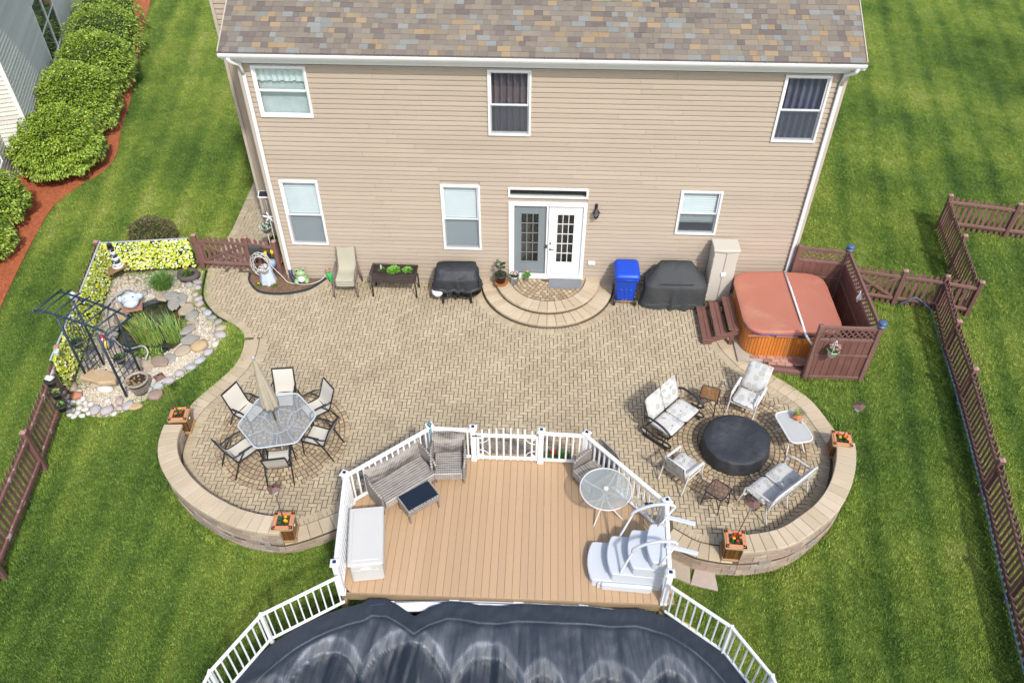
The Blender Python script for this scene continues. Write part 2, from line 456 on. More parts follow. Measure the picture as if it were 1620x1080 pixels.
def grass_colour(t, pos, lean):
    """mown lawn: broad light and dark stripes and patches, fine tuft colour"""
    sep = t.nodes.new('ShaderNodeSeparateXYZ'); t.links.new(pos, sep.inputs[0])
    X, Y = sep.outputs[0], sep.outputs[1]
    wob = _noise(t, pos, .35, 2); lean = _math(t, 'MAXIMUM', _math(t, 'MINIMUM', _math(t, 'MULTIPLY_ADD', X, .016, -.05), .22), -.19)
    # stripes run away from the house with a slight lean
    u = _math(t, 'ADD', _math(t, 'SUBTRACT', X, _math(t, 'MULTIPLY', Y, lean)), _math(t, 'MULTIPLY', wob, .5))
    st = _math(t, 'SINE', _math(t, 'MULTIPLY', u, 2 * PI / 1.25))
    st2 = _math(t, 'SINE', _math(t, 'MULTIPLY', u, 2 * PI / .62))
    v = _math(t, 'ADD', X, _math(t, 'MULTIPLY', Y, 1.0)); st3 = _math(t, 'SINE', _math(t, 'MULTIPLY', v, 2 * PI / 2.3))
    big = _noise(t, pos, .22, 4, .55); mid = _noise(t, pos, 1.6, 5, .7); fin = _noise(t, pos, 16, 4, .75); vf = _noise(t, pos, 70, 2, .7)
    stm = _ramp(t, _noise(t, pos, .16, 3), [(.40, (.15, .15, .15)), (.62, (1, 1, 1))])
    f = _math(t, 'MULTIPLY_ADD', _math(t, 'MULTIPLY', st, stm), .095, _math(t, 'MULTIPLY_ADD', big, 1.0, 0.0))
    f = _math(t, 'MULTIPLY_ADD', st2, .035, f)
    f = _math(t, 'MULTIPLY_ADD', st3, .008, f)
    f = _math(t, 'MULTIPLY_ADD', mid, .30, f); f = _math(t, 'SUBTRACT', f, .12)
    f = _math(t, 'MULTIPLY_ADD', fin, .55, f); f = _math(t, 'SUBTRACT', f, .275)
    col = _ramp(t, f, [(.24, (.052, .104, .022)), (.40, (.096, .168, .030)), (.53, (.155, .232, .040)), (.68, (.235, .300, .055)), (.86, (.33, .36, .12))])
    dry = _ramp(t, _noise(t, pos, 2.6, 5, .75), [(.60, (0, 0, 0)), (.74, (1, 1, 1))])
    col = _mix(t, _math(t, 'MULTIPLY', dry, .30), col, (.23, .20, .085))
    g = _math(t, 'MULTIPLY_ADD', vf, 1.5, .22)
    vm = t.nodes.new('ShaderNodeVectorMath'); vm.operation = 'SCALE'; t.links.new(col, vm.inputs[0]); t.links.new(g, vm.inputs['Scale'])
    return vm.outputs[0]
m_lawn, t, b = new_mat('mown lawn')
pos = t.nodes.new('ShaderNodeNewGeometry').outputs['Position']
gc = grass_colour(t, pos, 0)
dk = t.nodes.new('ShaderNodeVectorMath'); dk.operation = 'SCALE'; t.links.new(gc, dk.inputs[0]); dk.inputs['Scale'].default_value = .8
t.links.new(dk.outputs[0], b.inputs['Base Color']); b.inputs['Roughness'].default_value = .9; b.inputs['Specular IOR Level'].default_value = .15
bn = t.nodes.new('ShaderNodeBump'); bn.inputs['Strength'].default_value = .9; bn.inputs['Distance'].default_value = .03
t.links.new(_noise(t, pos, 55, 4, .8), bn.inputs['Height']); t.links.new(bn.outputs[0], b.inputs['Normal'])
me = bpy.data.meshes.new('lawn'); me.from_pydata(verts, [], faces); me.materials.append(m_lawn)
me.polygons.foreach_set('use_smooth', [True] * len(faces))
lawn = bpy.data.objects.new('lawn', me); C.objects.link(lawn); struct(lawn)

# grass blades: small tufts spread over the lawn near the yard
m_blade, t, b = new_mat('grass blade')
pos = t.nodes.new('ShaderNodeNewGeometry').outputs['Position']; gc = grass_colour(t, pos, 0)
at = t.nodes.new('ShaderNodeAttribute'); at.attribute_name = 'rnd'
vm = t.nodes.new('ShaderNodeVectorMath'); vm.operation = 'SCALE'; t.links.new(gc, vm.inputs[0])
t.links.new(_math(t, 'MULTIPLY_ADD', at.outputs['Fac'], 1.6, .45), vm.inputs['Scale'])
t.links.new(vm.outputs[0], b.inputs['Base Color']); b.inputs['Roughness'].default_value = .55; b.inputs['Specular IOR Level'].default_value = .3
b.inputs['Subsurface Weight'].default_value = 0
tuft = MB()
for i in range(70):
    a = random.uniform(0, 2 * PI); r_ = .13 * math.sqrt(random.random()); x, y = r_ * math.cos(a), r_ * math.sin(a)
    h = random.uniform(.025, .055); d = random.uniform(0, 2 * PI); ln = random.uniform(.0, .7) * h; w = random.uniform(.0035, .006)
    tuft.cr = random.random()
    tuft.add([(x - w * math.sin(d), y + w * math.cos(d), 0), (x + w * math.sin(d), y - w * math.cos(d), 0), (x + ln * math.cos(d), y + ln * math.sin(d), h)], [(0, 1, 2)])
grass = []
NP = 105000
px = rng.uniform(-14, 30, NP * 2); py = rng.uniform(-12.3, 25, NP * 2)
keep = ~(inpoly(px, py, OUTER) | inpoly(px, py, GRAVEL) | inpoly(px, py, MULCH) | inpoly(px, py, PATH) | inpoly(px, py, BED) | inpoly(px, py, POOLF)
         | ((px > -.6) & (px < 14.3) & (py > -.1)) | ((px > 3.6) & (px < 9.45) & (py > -10.6) & (py < -7)) | ((px > 12) & (px < 15.05) & (py > -3.35) & (py < .1)))
keep &= ~((px > 9.95) & (px < 10.8) & (py > -8.9) & (py < -8.4))
# thin out with distance
dist = np.sqrt((px - CAM.x) ** 2 + (py - CAM.y) ** 2); keep &= rng.random(NP * 2) < np.clip(1.35 - dist / 34, .35, 1)
px = px[keep]; py = py[keep]
sc_a = rng.uniform(.75, 1.3, len(px))
# longer, unmown grass along fences, walls and beds
ex, ey = [], []
def along(P, n, w):
    for _ in range(n):
        i = random.randrange(len(P) - 1); k = random.random(); ex.append(P[i][0] + (P[i + 1][0] - P[i][0]) * k + random.gauss(0, w)); ey.append(P[i][1] + (P[i + 1][1] - P[i][1]) * k + random.gauss(0, w))
along([(-4.35, -4.3), (-3.88, -6.77), (-3.50, -9.42), (-3.10, -12.0)], 700, .07); along([(17.75, -.64), (17.25, -3.98), (16.85, -6.6), (16.05, -11.4)], 900, .07)
along([(15.4, -.2), (18.55, -.86), (19.2, 3.25), (21.05, 2.86)], 600, .07); along([(-5.12, -.06), (-4.35, -4.16)], 300, .05); along([(-5.1, .05), (-2.6, .4)], 200, .05)
for P_, n_p in ((offset_path(lw_p, -.05), 450), (offset_path(rw_p, -.05), 450), (offset_path(west_p[10:], -.04), 260), (offset_path(ea_p[:-16], -.04), 260), (offset_path(gravel_p, -.05), 350)):
    along([(p.x, p.y) for p in P_], n_p, .03)
along([(13.6, -3.45), (15.1, -3.42), (15.2, -.3)], 260, .03)
px = np.concatenate([px, ex]); py = np.concatenate([py, ey]); sc_a = np.concatenate([sc_a, rng.uniform(.9, 1.9, len(ex))])
gp_ = bpy.data.meshes.new('grass_blades'); gp_.from_pydata([(float(a), float(c), lawn_z(a, c) - .004) for a, c in zip(px, py)], [], [])
sa_ = gp_.attributes.new('tall', 'FLOAT', 'POINT'); sa_.data.foreach_set('value', sc_a.astype(np.float32))
gobj = bpy.data.objects.new('grass', gp_); C.objects.link(gobj); tag(gobj, 'short mown green grass blades covering the yard', 'grass', kind='stuff')
tobj = tuft.build('grass_tuft', m_blade, gobj, loc=(5.2, -9.2, -.3)); tobj['kind'] = 'stuff'
ng = bpy.data.node_groups.new('scatter grass', 'GeometryNodeTree')
ng.interface.new_socket('Geometry', in_out='INPUT', socket_type='NodeSocketGeometry'); ng.interface.new_socket('Geometry', in_out='OUTPUT', socket_type='NodeSocketGeometry')
gi = ng.nodes.new('NodeGroupInput'); go = ng.nodes.new('NodeGroupOutput'); mp = ng.nodes.new('GeometryNodeMeshToPoints'); ip = ng.nodes.new('GeometryNodeInstanceOnPoints')
inf = ng.nodes.new('GeometryNodeObjectInfo'); inf.inputs[0].default_value = tobj; inf.inputs['As Instance'].default_value = True
rr = ng.nodes.new('FunctionNodeRandomValue'); rr.data_type = 'FLOAT_VECTOR'; rr.inputs[0].default_value = (-.12, -.12, 0); rr.inputs[1].default_value = (.12, .12, 6.28)
rs = ng.nodes.new('GeometryNodeInputNamedAttribute'); rs.data_type = 'FLOAT'; rs.inputs[0].default_value = 'tall'
ng.links.new(gi.outputs[0], mp.inputs[0]); ng.links.new(mp.outputs[0], ip.inputs['Points']); ng.links.new(inf.outputs['Geometry'], ip.inputs['Instance'])
ng.links.new(rr.outputs[0], ip.inputs['Rotation']); ng.links.new([o_ for o_ in rs.outputs if o_.enabled and o_.name == 'Attribute'][0], ip.inputs['Scale']); ng.links.new(ip.outputs[0], go.inputs[0])
md = gobj.modifiers.new('scatter', 'NODES'); md.node_group = ng

# ------------------------------------------------------------ patio
patio_mb = MB(); base_poly = OUTER
def ngon_sheet(poly, z, name, mat, z0=None):
    bmv = MB(); bmv.prism(poly, z - .06 if z0 is None else z0, z); return bmv.build(name, mat)
patio = ngon_sheet([p for p in OUTER], -.012, 'patio', m_sand, -.06); struct(patio)
def spath(a, lo=0, hi=None): return a[lo:hi]
# border courses
full = west_p + lw_p[1:] + sl_p[1:]
east = sr_p + rw_p[1:] + ea_p[1:]
iW = int(len(west_p) * .56)
coping = []; soldier = []
coping += band_cells(west_p[iW:], .005, .38, .235, .008)
coping += band_cells(sl_p, .005, .38, .26, .008) + band_cells(sr_p[4:], .005, .38, .26, .008) + band_cells(ea_p, .005, .40, .27, .008)
soldier += band_cells(west_p[:iW], .0, .20, .105)
soldier += band_cells(west_p[iW:] + lw_p[1:] + sl_p[1:], .39, .585, .108)
soldier += band_cells(sr_p[4:] + rw_p[1:] + ea_p[1:], .405, .60, .108)
steps_c = (7.32, 0.0)
def ring(c, r, a0, a1, n=60): return [Vector((c[0] + r * math.cos(R(a0 + (a1 - a0) * k / n)), c[1] + r * math.sin(R(a0 + (a1 - a0) * k / n)), 0)) for k in range(n + 1)]
soldier += band_cells(ring(steps_c, 2.06, 180, 360), 0, .21, .108)
soldier += band_cells(offset_path(bed_arc, -.02), -.19, 0, .108)
pieces(soldier, 'edge_paver', m_paver, patio, -.05, .005, .004, 300)
pieces(coping, 'coping_block', m_cap, patio, -.10, .006, .008, 300)
# rings of cobbles
LC, LR_ = (1.30, -5.78), 1.52
RC, RR_ = (11.55, -5.58), 1.78
def ring_cells(c, rmax, rmin, w=.115, a0=0, a1=360, step=.118, gap=.018, jit=.014):
    out = []; r = rmax
    while r - w > rmin - .02:
        rc = r - w / 2; n = max(3, int(2 * PI * rc * (a1 - a0) / 360 / step)); ph = random.random()
        for k in range(n):
            A0 = a0 + (a1 - a0) * (k + (ph if a1 - a0 == 360 else 0)) / n; A1 = A0 + (a1 - a0) / n
            ga = gap / rc / 2; ri, ro = r - w + gap / 2, r - gap / 2
            j = lambda: random.uniform(-jit, jit)
            q = []
            for (aa, rr2) in ((R(A0) + ga, ri), (R(A1) - ga, ri), (R(A1) - ga, ro), (R(A0) + ga, ro)):
                q.append(Vector((c[0] + (rr2 + j() * .5) * math.cos(aa + j() * .3 / rc), c[1] + (rr2 + j() * .5) * math.sin(aa + j() * .3 / rc), 0)))
            out.append(q)
        r -= w
    return out
for c, rad, nm in ((LC, LR_, 'left'), (RC, RR_, 'right')):
    d = MB(); d.prism([(c[0] + rad * math.cos(2 * PI * k / 72), c[1] + rad * math.sin(2 * PI * k / 72)) for k in range(72)], -.03, .0015)
    d.build('ring_bed', m_sand, patio)
pieces(ring_cells(LC, LR_, .1), 'ring_cobble', m_cobble, patio, -.03, .009, .008, 300)
pieces(ring_cells(RC, RR_, .55), 'fire_ring_cobble', m_cobble, patio, -.03, .009, .008, 300)
# herringbone field
inner = [p for p in offset_path(west_p[:iW], .11)] + offset_path(west_p[iW:] + lw_p[1:] + sl_p[1:], .475) + offset_path(sr_p + rw_p[1:] + ea_p[1:], .49)
INNER = [(p.x, p.y) for p in inner] + [(11.6, .06), (-.0, .06)]
u = .1; cells = []
for i in range(-30, 150):
    for j in range(-95, 8):
        k = (i - j) % 4
        if k == 0: c4 = (i, j, 2, 1)
        elif k == 3: c4 = (i, j, 1, 2)
        else: continue
        x0, y0 = c4[0] * u, c4[1] * u; w_, h_ = c4[2] * u, c4[3] * u
        cells.append((x0 + w_ / 2, y0 + h_ / 2, w_, h_))
ca = np.array(cells); ok = inpoly(ca[:, 0], ca[:, 1], INNER) & ~inpoly(ca[:, 0], ca[:, 1], BED)
ok &= ~((ca[:, 0] - LC[0]) ** 2 + (ca[:, 1] - LC[1]) ** 2 < (LR_ - .12) ** 2); ok &= ~((ca[:, 0] - RC[0]) ** 2 + (ca[:, 1] - RC[1]) ** 2 < (RR_ - .1) ** 2)
ok &= ~((ca[:, 0] - steps_c[0]) ** 2 + ca[:, 1] ** 2 < 1.95 ** 2)
ok &= ~((ca[:, 0] > 4) & (ca[:, 0] < 9) & (ca[:, 1] < -7.9))
hb = []
for x, y, w_, h_ in ca[ok]:
    g = .006 + .0035 * random.random(); a = R(random.uniform(-.9, .9)); hw, hh = w_ / 2 - g, h_ / 2 - g
    x += random.uniform(-.0015, .0015); y += random.uniform(-.0015, .0015)
    hb.append([Vector((x + p * math.cos(a) - q * math.sin(a), y + p * math.sin(a) + q * math.cos(a), 0)) for p, q in ((-hw, -hh), (hw, -hh), (hw, hh), (-hw, hh))])
pieces(hb, 'paver', m_paver, patio, -.05, .0, .005, 300, .003)

# side path north of the gate
sp = ngon_sheet(PATH, -.02, 'garden_path', m_sand, -.2); struct(sp)
cells = []
for i in range(-26, -3):
    for j in range(3, 140):
        k = (i - j) % 4
        if k == 0: cells.append(((i + 1) * u, (j + .5) * u, 2 * u, u))
        elif k == 3: cells.append(((i + .5) * u, (j + 1) * u, u, 2 * u))
ca = np.array(cells); inner_path = [(-2.28, .3), (-2.18, 2.2), (-2.28, 6.0), (-2.33, 14), (-.67, 14), (-.62, 5), (-.87, 3.0), (-1.22, 1.5), (-1.24, .3)]
ok = inpoly(ca[:, 0], ca[:, 1], inner_path)
hb = [[Vector((x + p * (w_ / 2 - .005), y + q * (h_ / 2 - .005), 0)) for p, q in ((-1, -1), (1, -1), (1, 1), (-1, 1))] for x, y, w_, h_ in ca[ok]]
pieces(hb, 'paver', m_paver, sp, -.06, -.006, .004, 120, .003)
pth = [Vector((*p, 0)) for p in ((-2.42, .3), (-2.3, 2.2), (-2.42, 6.0), (-2.45, 14))][::-1]
pieces(band_cells(pth, 0, .21, .108) + band_cells([Vector((*p, 0)) for p in ((-1.15, .3), (-1.12, 1.5), (-.75, 3.0), (-.5, 5), (-.55, 14))], 0, .21, .108), 'edge_paver', m_paver, sp, -.06, .0, .004, 100, .002)

# ------------------------------------------------------------ seat walls of split-face block
def seat_wall(path, label, ztop=.45, rows=6, zb=-.52, name='seat_wall', inner_rows=3):
    w = thing(name, label, 'garden wall', loc=tuple(path[len(path) // 2]) )
    o = Vector(w.location)
    P = [p - Vector((o.x, o.y, 0)) for p in path]
    core = MB(); core.sweep(P, [(.10, zb), (.28, zb), (.28, ztop - .09), (.10, ztop - .09)]); core.build('wall_core', m_sand, w)
    capz = .085
    cells = []
    for c in band_cells(P, -.03, .385, .235, .006): cells.append((c, ztop - capz, ztop))
    pieces_local(cells, 'cap_block', m_cap, w, o, .012, .002)
    cells = []; hgt = (ztop - capz - zb) / rows
    for r_ in range(rows):
        z0 = zb + r_ * hgt; off = r_ % 2 * .5
        A = resample(P, .27); 
        if off: A = [A[0]] + [A[i].lerp(A[i + 1], .5) for i in range(len(A) - 1)] + [A[-1]]
        for i in range(len(A) - 1):
            pr = random.uniform(-.012, .008); sl = [A[i], A[i + 1]]
            t_ = (A[i + 1] - A[i]).normalized(); n_ = Vector((-t_.y, t_.x, 0))
            a, b = A[i] + t_ * .004, A[i + 1] - t_ * .004
            cells.append(([a + n_ * (.0 + pr), b + n_ * (.0 + pr + random.uniform(-.006, .006)), b + n_ * .16, a + n_ * .16], z0 + .004, z0 + hgt - .004))
    pieces_local(cells, 'wall_block', m_block, w, o, .006, 0)
    cells = []
    ih = (ztop - capz) / inner_rows
    for r_ in range(inner_rows):
        A = resample(offset_path(P, .35), .25)
        if r_ % 2: A = [A[0]] + [A[i].lerp(A[i + 1], .5) for i in range(len(A) - 1)] + [A[-1]]
        for i in range(len(A) - 1):
            t_ = (A[i + 1] - A[i]).normalized(); n_ = Vector((-t_.y, t_.x, 0)); a, b = A[i] + t_ * .004, A[i + 1] - t_ * .004
            pr = random.uniform(-.006, .008)
            cells.append(([a - n_ * .12, b - n_ * .12, b + n_ * pr, a + n_ * pr], -.02 + r_ * ih + .004, r_ * ih + ih - .004))
    pieces_local(cells, 'inner_block', m_block, w, o, .006, 0)
    return w
def pieces_local(cells, name, mat, parent, origin, cham, jit):
    if len(cells) > 300: print('MANY', name, len(cells))
    cc = []
    for poly, a, b in cells:
        m = sum((Vector((p[0], p[1], 0)) for p in poly), Vector()) / len(poly)
        q = MB(); q.cr = random.random(); q.prism([(p[0] - m.x, p[1] - m.y) for p in poly], a - b, random.uniform(-jit, jit), cham)
        q.build(name, mat, parent, loc=(m.x, m.y, b - origin.z))
w1 = seat_wall(lw_p[2:-1], 'curved tan block seat wall round the dining set on the left of the patio', zb=-.40, rows=5)
w2 = seat_wall(rw_p[2:-2], 'curved tan block seat wall round the fire pit seating on the right of the patio', zb=-.58, rows=6)
# low retaining faces below the flush coping
def low_face(path, label, zb, rows=2):
    w = thing('retaining_wall', label, 'garden wall', loc=tuple(path[len(path) // 2])); o = Vector(w.location); P = [p - Vector((o.x, o.y, 0)) for p in path]
    hgt = (-.10 - zb) / rows; cells = []
    for r_ in range(rows):
        A = resample(P, .3)
        if r_ % 2: A = [A[0]] + [A[i].lerp(A[i + 1], .5) for i in range(len(A) - 1)] + [A[-1]]
        for i in range(len(A) - 1):
            t_ = (A[i + 1] - A[i]).normalized(); n_ = Vector((-t_.y, t_.x, 0)); a, b = A[i] + t_ * .004, A[i + 1] - t_ * .004
            pr = random.uniform(-.01, .01) + .01
            cells.append(([a + n_ * pr, b + n_ * pr, b + n_ * .18, a + n_ * .18], zb + r_ * hgt, zb + r_ * hgt + hgt - .006))
    pieces_local(cells, 'wall_block', m_block, w, o, .006, 0)
low_face(lw_p[-3:] + sl_p[1:], 'low block edge of the patio between the lower left planter and the deck', -.45, 3)
low_face(sr_p + rw_p[1:5], 'low block edge of the patio between the deck and the lower right planter', -.55, 3)
low_face(ea_p[:-12], 'low block edge of the patio between the right planter and the hot tub', -.22, 1)
low_face(west_p[iW:], 'low block edge of the patio facing the pond lawn', -.22, 1)
low_face(lw_p[0:4], 'end of the patio edge beneath the upper left planter', -.3, 1)
low_face(rw_p[-3:], 'end of the patio edge beneath the right planter', -.3, 1)

# ------------------------------------------------------------ half-round entry steps
st = thing('entry_steps', 'half round two tier paver steps below the patio door', 'steps', (7.32, 0, 0))
def half(c, r, n=40): return ring(c, r, 180, 360, n)
for r_, z0, z1, nm in ((1.81, -.02, .06, 0), (1.45, .10, .215, 1)):
    q = MB(); q.prism([(p.x, p.y) for p in half((0, 0), r_ - .04)], z0, z1 - .005); q.build('riser_core', m_sand, st)
def rcells(path, o0, o1, step, z0, z1): return [(c, z0, z1) for c in band_cells(path, o0, o1, step, .007)]
pieces_local(rcells(half((0, 0), 1.81), .02, .17, .24, -.02, .05), 'riser_block', m_block, st, Vector((0, 0, 0)), .006, 0)
pieces_local(rcells(half((0, 0), 1.83), .0, .42, .26, .052, .125), 'lower_tread_block', m_cap, st, Vector((0, 0, 0)), .012, .002)
pieces_local(rcells(half((0, 0), 1.43), .02, .15, .22, .125, .205), 'riser_block', m_block, st, Vector((0, 0, 0)), .006, 0)
pieces_local(rcells(half((0, 0), 1.455), .0, .40, .25, .208, .285), 'upper_tread_block', m_cap, st, Vector((0, 0, 0)), .012, .002)
q = MB(); q.prism([(p.x, p.y) for p in half((0, 0), 1.06)], .1, .272); q.build('landing_bed', m_sand, st)
pieces_local([(c, .23, .284) for c in ring_cells((0, 0), 1.04, .16, .115, 180, 360, .12)], 'landing_cobble', m_cobble, st, Vector((0, 0, 0)), .008, .001)

# ------------------------------------------------------------ flagstones by the deck
for i, (L, poly) in enumerate([('tan square stepping slab beside the deck post', [(9.93, -8.32), (10.35, -8.42), (10.30, -8.92), (9.86, -8.74)]),
                               ('pinkish stepping slab on the grass below the lower right planter', [(10.46, -8.48), (10.82, -8.60), (10.84, -9.05), (10.30, -8.93)])]):
    q = MB(); c = sum((Vector((*p, 0)) for p in poly), Vector()) / 4
    q.prism([(p[0] - c.x, p[1] - c.y) for p in poly], -.06, .035, .012)
    m = pm('slab stone %s' % ('tan', 'pink')[i], ((.40, .34, .26), (.44, .36, .31))[i], .9, .15, 5, .15, 60, .5, 40, .008)
    tag(q.build('stepping_slab', m, loc=(c.x, c.y, lawn_z(c.x, c.y) + .03)), L, 'paving slab', 'stepping slabs')

# red mulch bed along the neighbouring house
def mulch_mat(name, pal): return pm(name, (0, 0, 0), .95, .25, 2, .35, 40, 1.0, 45, .02, palette=pal)
m_mulch = pm('red bark mulch', (.48, .135, .05), .95, .22, 3, .45, 38, 1.0, 50, .02, dirt=((.16, .05, .03), 14, .5, .65, .7))
m_bark = pm('brown bark mulch', (.17, .10, .06), .95, .22, 3, .45, 38, 1.0, 50, .02, dirt=((.33, .22, .13), 22, .5, .62, .7))
q = MB(); q.prism([p for p in MULCH], -.2, -.012); struct(q.build('mulch_bed', m_mulch))
chips = MB()
for k in range(9000):
    x, y = random.uniform(-10.5, -7.0), random.uniform(-3, 8)
    if not inpoly(x, y, MULCH): continue
    a = random.uniform(0, PI); l = random.uniform(.02, .05); w = .008; chips.cr = random.random()
    dx, dy = l * math.cos(a), l * math.sin(a); z = -.01 + random.uniform(0, .02)
    chips.add([(x - dx - w * math.sin(a), y - dy, z), (x + dx, y + dy, z + random.uniform(0, .02)), (x + dx * .6 + w, y + dy - w, z + .015)], [(0, 1, 2)])
m_chip = pm('mulch chip', (0, 0, 0), .9, .1, 3, .2, 50, 0, palette=[(3, (.42, .12, .05)), (3, (.33, .085, .04)), (2, (.5, .2, .1)), (1, (.2, .06, .03))])
tag(chips.build('mulch_chips', m_chip), 'loose red bark chips on the bed beside the neighbouring house', 'mulch', kind='stuff')
# ------------------------------------------------------------ house
m_siding = pm('tan vinyl siding', (.43, .355, .275), .6, .06, .8, .03, 30, .12, 60, .001, piece=.05, dirt=((.36, .29, .22), .6, .5, .75, .3), stretch=(.4, 1, 1))
m_trimt = pm('tan trim', (.50, .43, .36), .6, .05, 2, .03, 30, .1)
m_found = pm('concrete foundation', (.40, .35, .28), .9, .15, 2, .2, 40, .4)
m_greyside = pm('grey vinyl siding', (.64, .62, .56), .6, .05, .8, .03, 30, .1, piece=.08)
m_shingle = pm('asphalt shingle', (0, 0, 0), .95, .06, 1.5, .22, 150, .7, 200, .004, piece=.10,
               palette=[(34, (.19, .160, .130)), (26, (.215, .185, .142)), (16, (.145, .120, .105)), (11, (.215, .22, .205)), (8, (.29, .21, .12)), (5, (.235, .19, .135))])
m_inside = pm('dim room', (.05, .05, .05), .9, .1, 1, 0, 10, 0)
m_blind = pm('white blind', (.72, .74, .74), .5, .05, 3, .02, 30, 0)
m_shade = pm('pale curtain', (.75, .80, .78), .8, .05, 3, .02, 30, 0)
m_drape = pm('dark mauve drape', (.085, .065, .10), .8, .2, 3, .1, 30, 0)
m_glass, t, b = new_mat('window glass')
tr = t.nodes.new('ShaderNodeBsdfTransparent'); tr.inputs[0].default_value = (.84, .90, .91, 1)
gl = t.nodes.new('ShaderNodeBsdfGlossy'); gl.inputs['Roughness'].default_value = .015; gl.inputs[0].default_value = (.85, .92, .95, 1)
fr = t.nodes.new('ShaderNodeLayerWeight'); fr.inputs[0].default_value = .5
mx = t.nodes.new('ShaderNodeMixShader'); t.links.new(_math(t, 'MULTIPLY_ADD', _math(t, 'POWER', fr.outputs['Facing'], 3.5), .75, .07), mx.inputs[0]); t.links.new(tr.outputs[0], mx.inputs[1]); t.links.new(gl.outputs[0], mx.inputs[2])
t.links.new(mx.outputs[0], [n for n in t.nodes if n.type == 'OUTPUT_MATERIAL'][0].inputs[0])

m_screen, t, b = new_mat('insect screen'); b.inputs['Base Color'].default_value = (.10, .12, .14, 1); b.inputs['Alpha'].default_value = .42; b.inputs['Roughness'].default_value = .8
HW, ZB, ZT = 13.9, .12, 6.26
house = thing('house', 'two storey tan sided house with a shingled roof behind the patio', 'house', (0, 0, 0))
EXP = .127
# openings on the back wall: x0, x1, z0, z1 (outside of trim)
OPEN = {'w1': (.29, 1.57, 4.96, 6.24), 'w2': (5.76, 6.78, 4.59, 6.24), 'w3': (12.52, 13.57, 4.57, 6.24), 'w4': (.345, 1.35, 1.20, 3.20), 'w5': (4.49, 5.51, 1.165, 3.17),
        'w6': (10.61, 11.67, 1.83, 3.155), 'tr': (6.23, 8.28, 2.85, 3.14), 'dr': (6.24, 8.28, .20, 2.71)}
core = MB()
# wall shell behind the boards, with openings: columns and rows between cuts
xsb = sorted({0.0, HW} | {v for o in OPEN.values() for v in o[:2]}); zsb = sorted({-.2, ZT} | {v for o in OPEN.values() for v in o[2:]})
for i in range(len(xsb) - 1):
    for j in range(len(zsb) - 1):
        cx_, cz_ = (xsb[i] + xsb[i + 1]) / 2, (zsb[j] + zsb[j + 1]) / 2
        if any(o[0] < cx_ < o[1] and o[2] < cz_ < o[3] for o in OPEN.values()): continue
        core.box(cx_, .10, cz_, xsb[i + 1] - xsb[i], .16, zsb[j + 1] - zsb[j])
core.build('wall', m_found, house)
sw = MB(); sw.box(.08, 5.2, 3.0, .16, 10.02, 6.5); sw.box(HW - .08, 5.2, 3.0, .16, 10.02, 6.5); sw.box(HW / 2, 10.2, 3.0, HW, .16, 6.5); sw.box(HW / 2, 5, 3.35, HW - .4, 9.5, .2); sw.box(HW / 2, 5, .1, HW - .4, 9.5, .1)
sw.box(HW / 2, 2.2, 3.0, HW - .4, .1, 6.2)
sw.build('side_wall', m_siding, house)
fd = MB(); fd.box(HW / 2, .008, -.02, HW + .02, .04, .24); fd.build('foundation', m_found, house)
def siding_run(x0, x1, z, y=0, nm='siding_board', mat=None, parent=None, side=None):
    q = MB(); q.cr = random.random()
    prof = [(.031, 0), (.033, .010), (.021, EXP * .70), (.006, EXP * .80), (.003, EXP * 1.0), (0, EXP * 1.0), (0, .006), (.004, .0)]
    L = x1 - x0
    if side is None: vs = [(xx, -a, zz) for xx in (0, L) for a, zz in prof]
    else: vs = [(side * a, xx, zz) for xx in (0, L) for a, zz in prof]
    n = len(prof); fs = [(k, (k + 1) % n, n + (k + 1) % n, n + k) for k in range(n)] + [tuple(range(n))[::-1], tuple(n + k for k in range(n))]
    if side is None or side < 0: pass
    q.add(vs, fs)
    return q.build(nm, mat or m_siding, parent or house, loc=(x0, y + .019, z) if side is None else (y, x0, z))
nrow = int((ZT - ZB) / EXP)
for r_ in range(nrow + 1):
    z = ZB + r_ * EXP; zc = z + EXP / 2
    if z + EXP > ZT + .08: break
    cuts = sorted((o[0], o[1]) for o in OPEN.values() if o[2] - EXP * .5 < zc < o[3] + EXP * .5)
    a = .11; segs = []
    for c0, c1 in cuts:
        segs.append((a, c0)); a = c1
    segs.append((a, HW - .11))
    for a, b_ in segs:
        if b_ - a < .05: continue
        if b_ - a > 3.0:
            k_ = max(2, round((b_ - a) / 3.7)); ed = [a] + [a + (b_ - a) * (q_ + random.uniform(-.28, .28)) / k_ for q_ in range(1, k_)] + [b_]
            for e0, e1 in zip(ed, ed[1:]): siding_run(e0 + .002, e1 - .002, z)
        else: siding_run(a, b_, z)
for x in (0.0, HW):
    q = MB(); sgn = 1 if x == 0 else -1
    q.box(x + sgn * .052, -.012, (ZB + ZT) / 2, .116, .05, ZT - ZB, bev=.006); q.box(x - sgn * .014, .05, (ZB + ZT) / 2, .03, .12, ZT - ZB); q.build('corner_post', m_trimt, house)
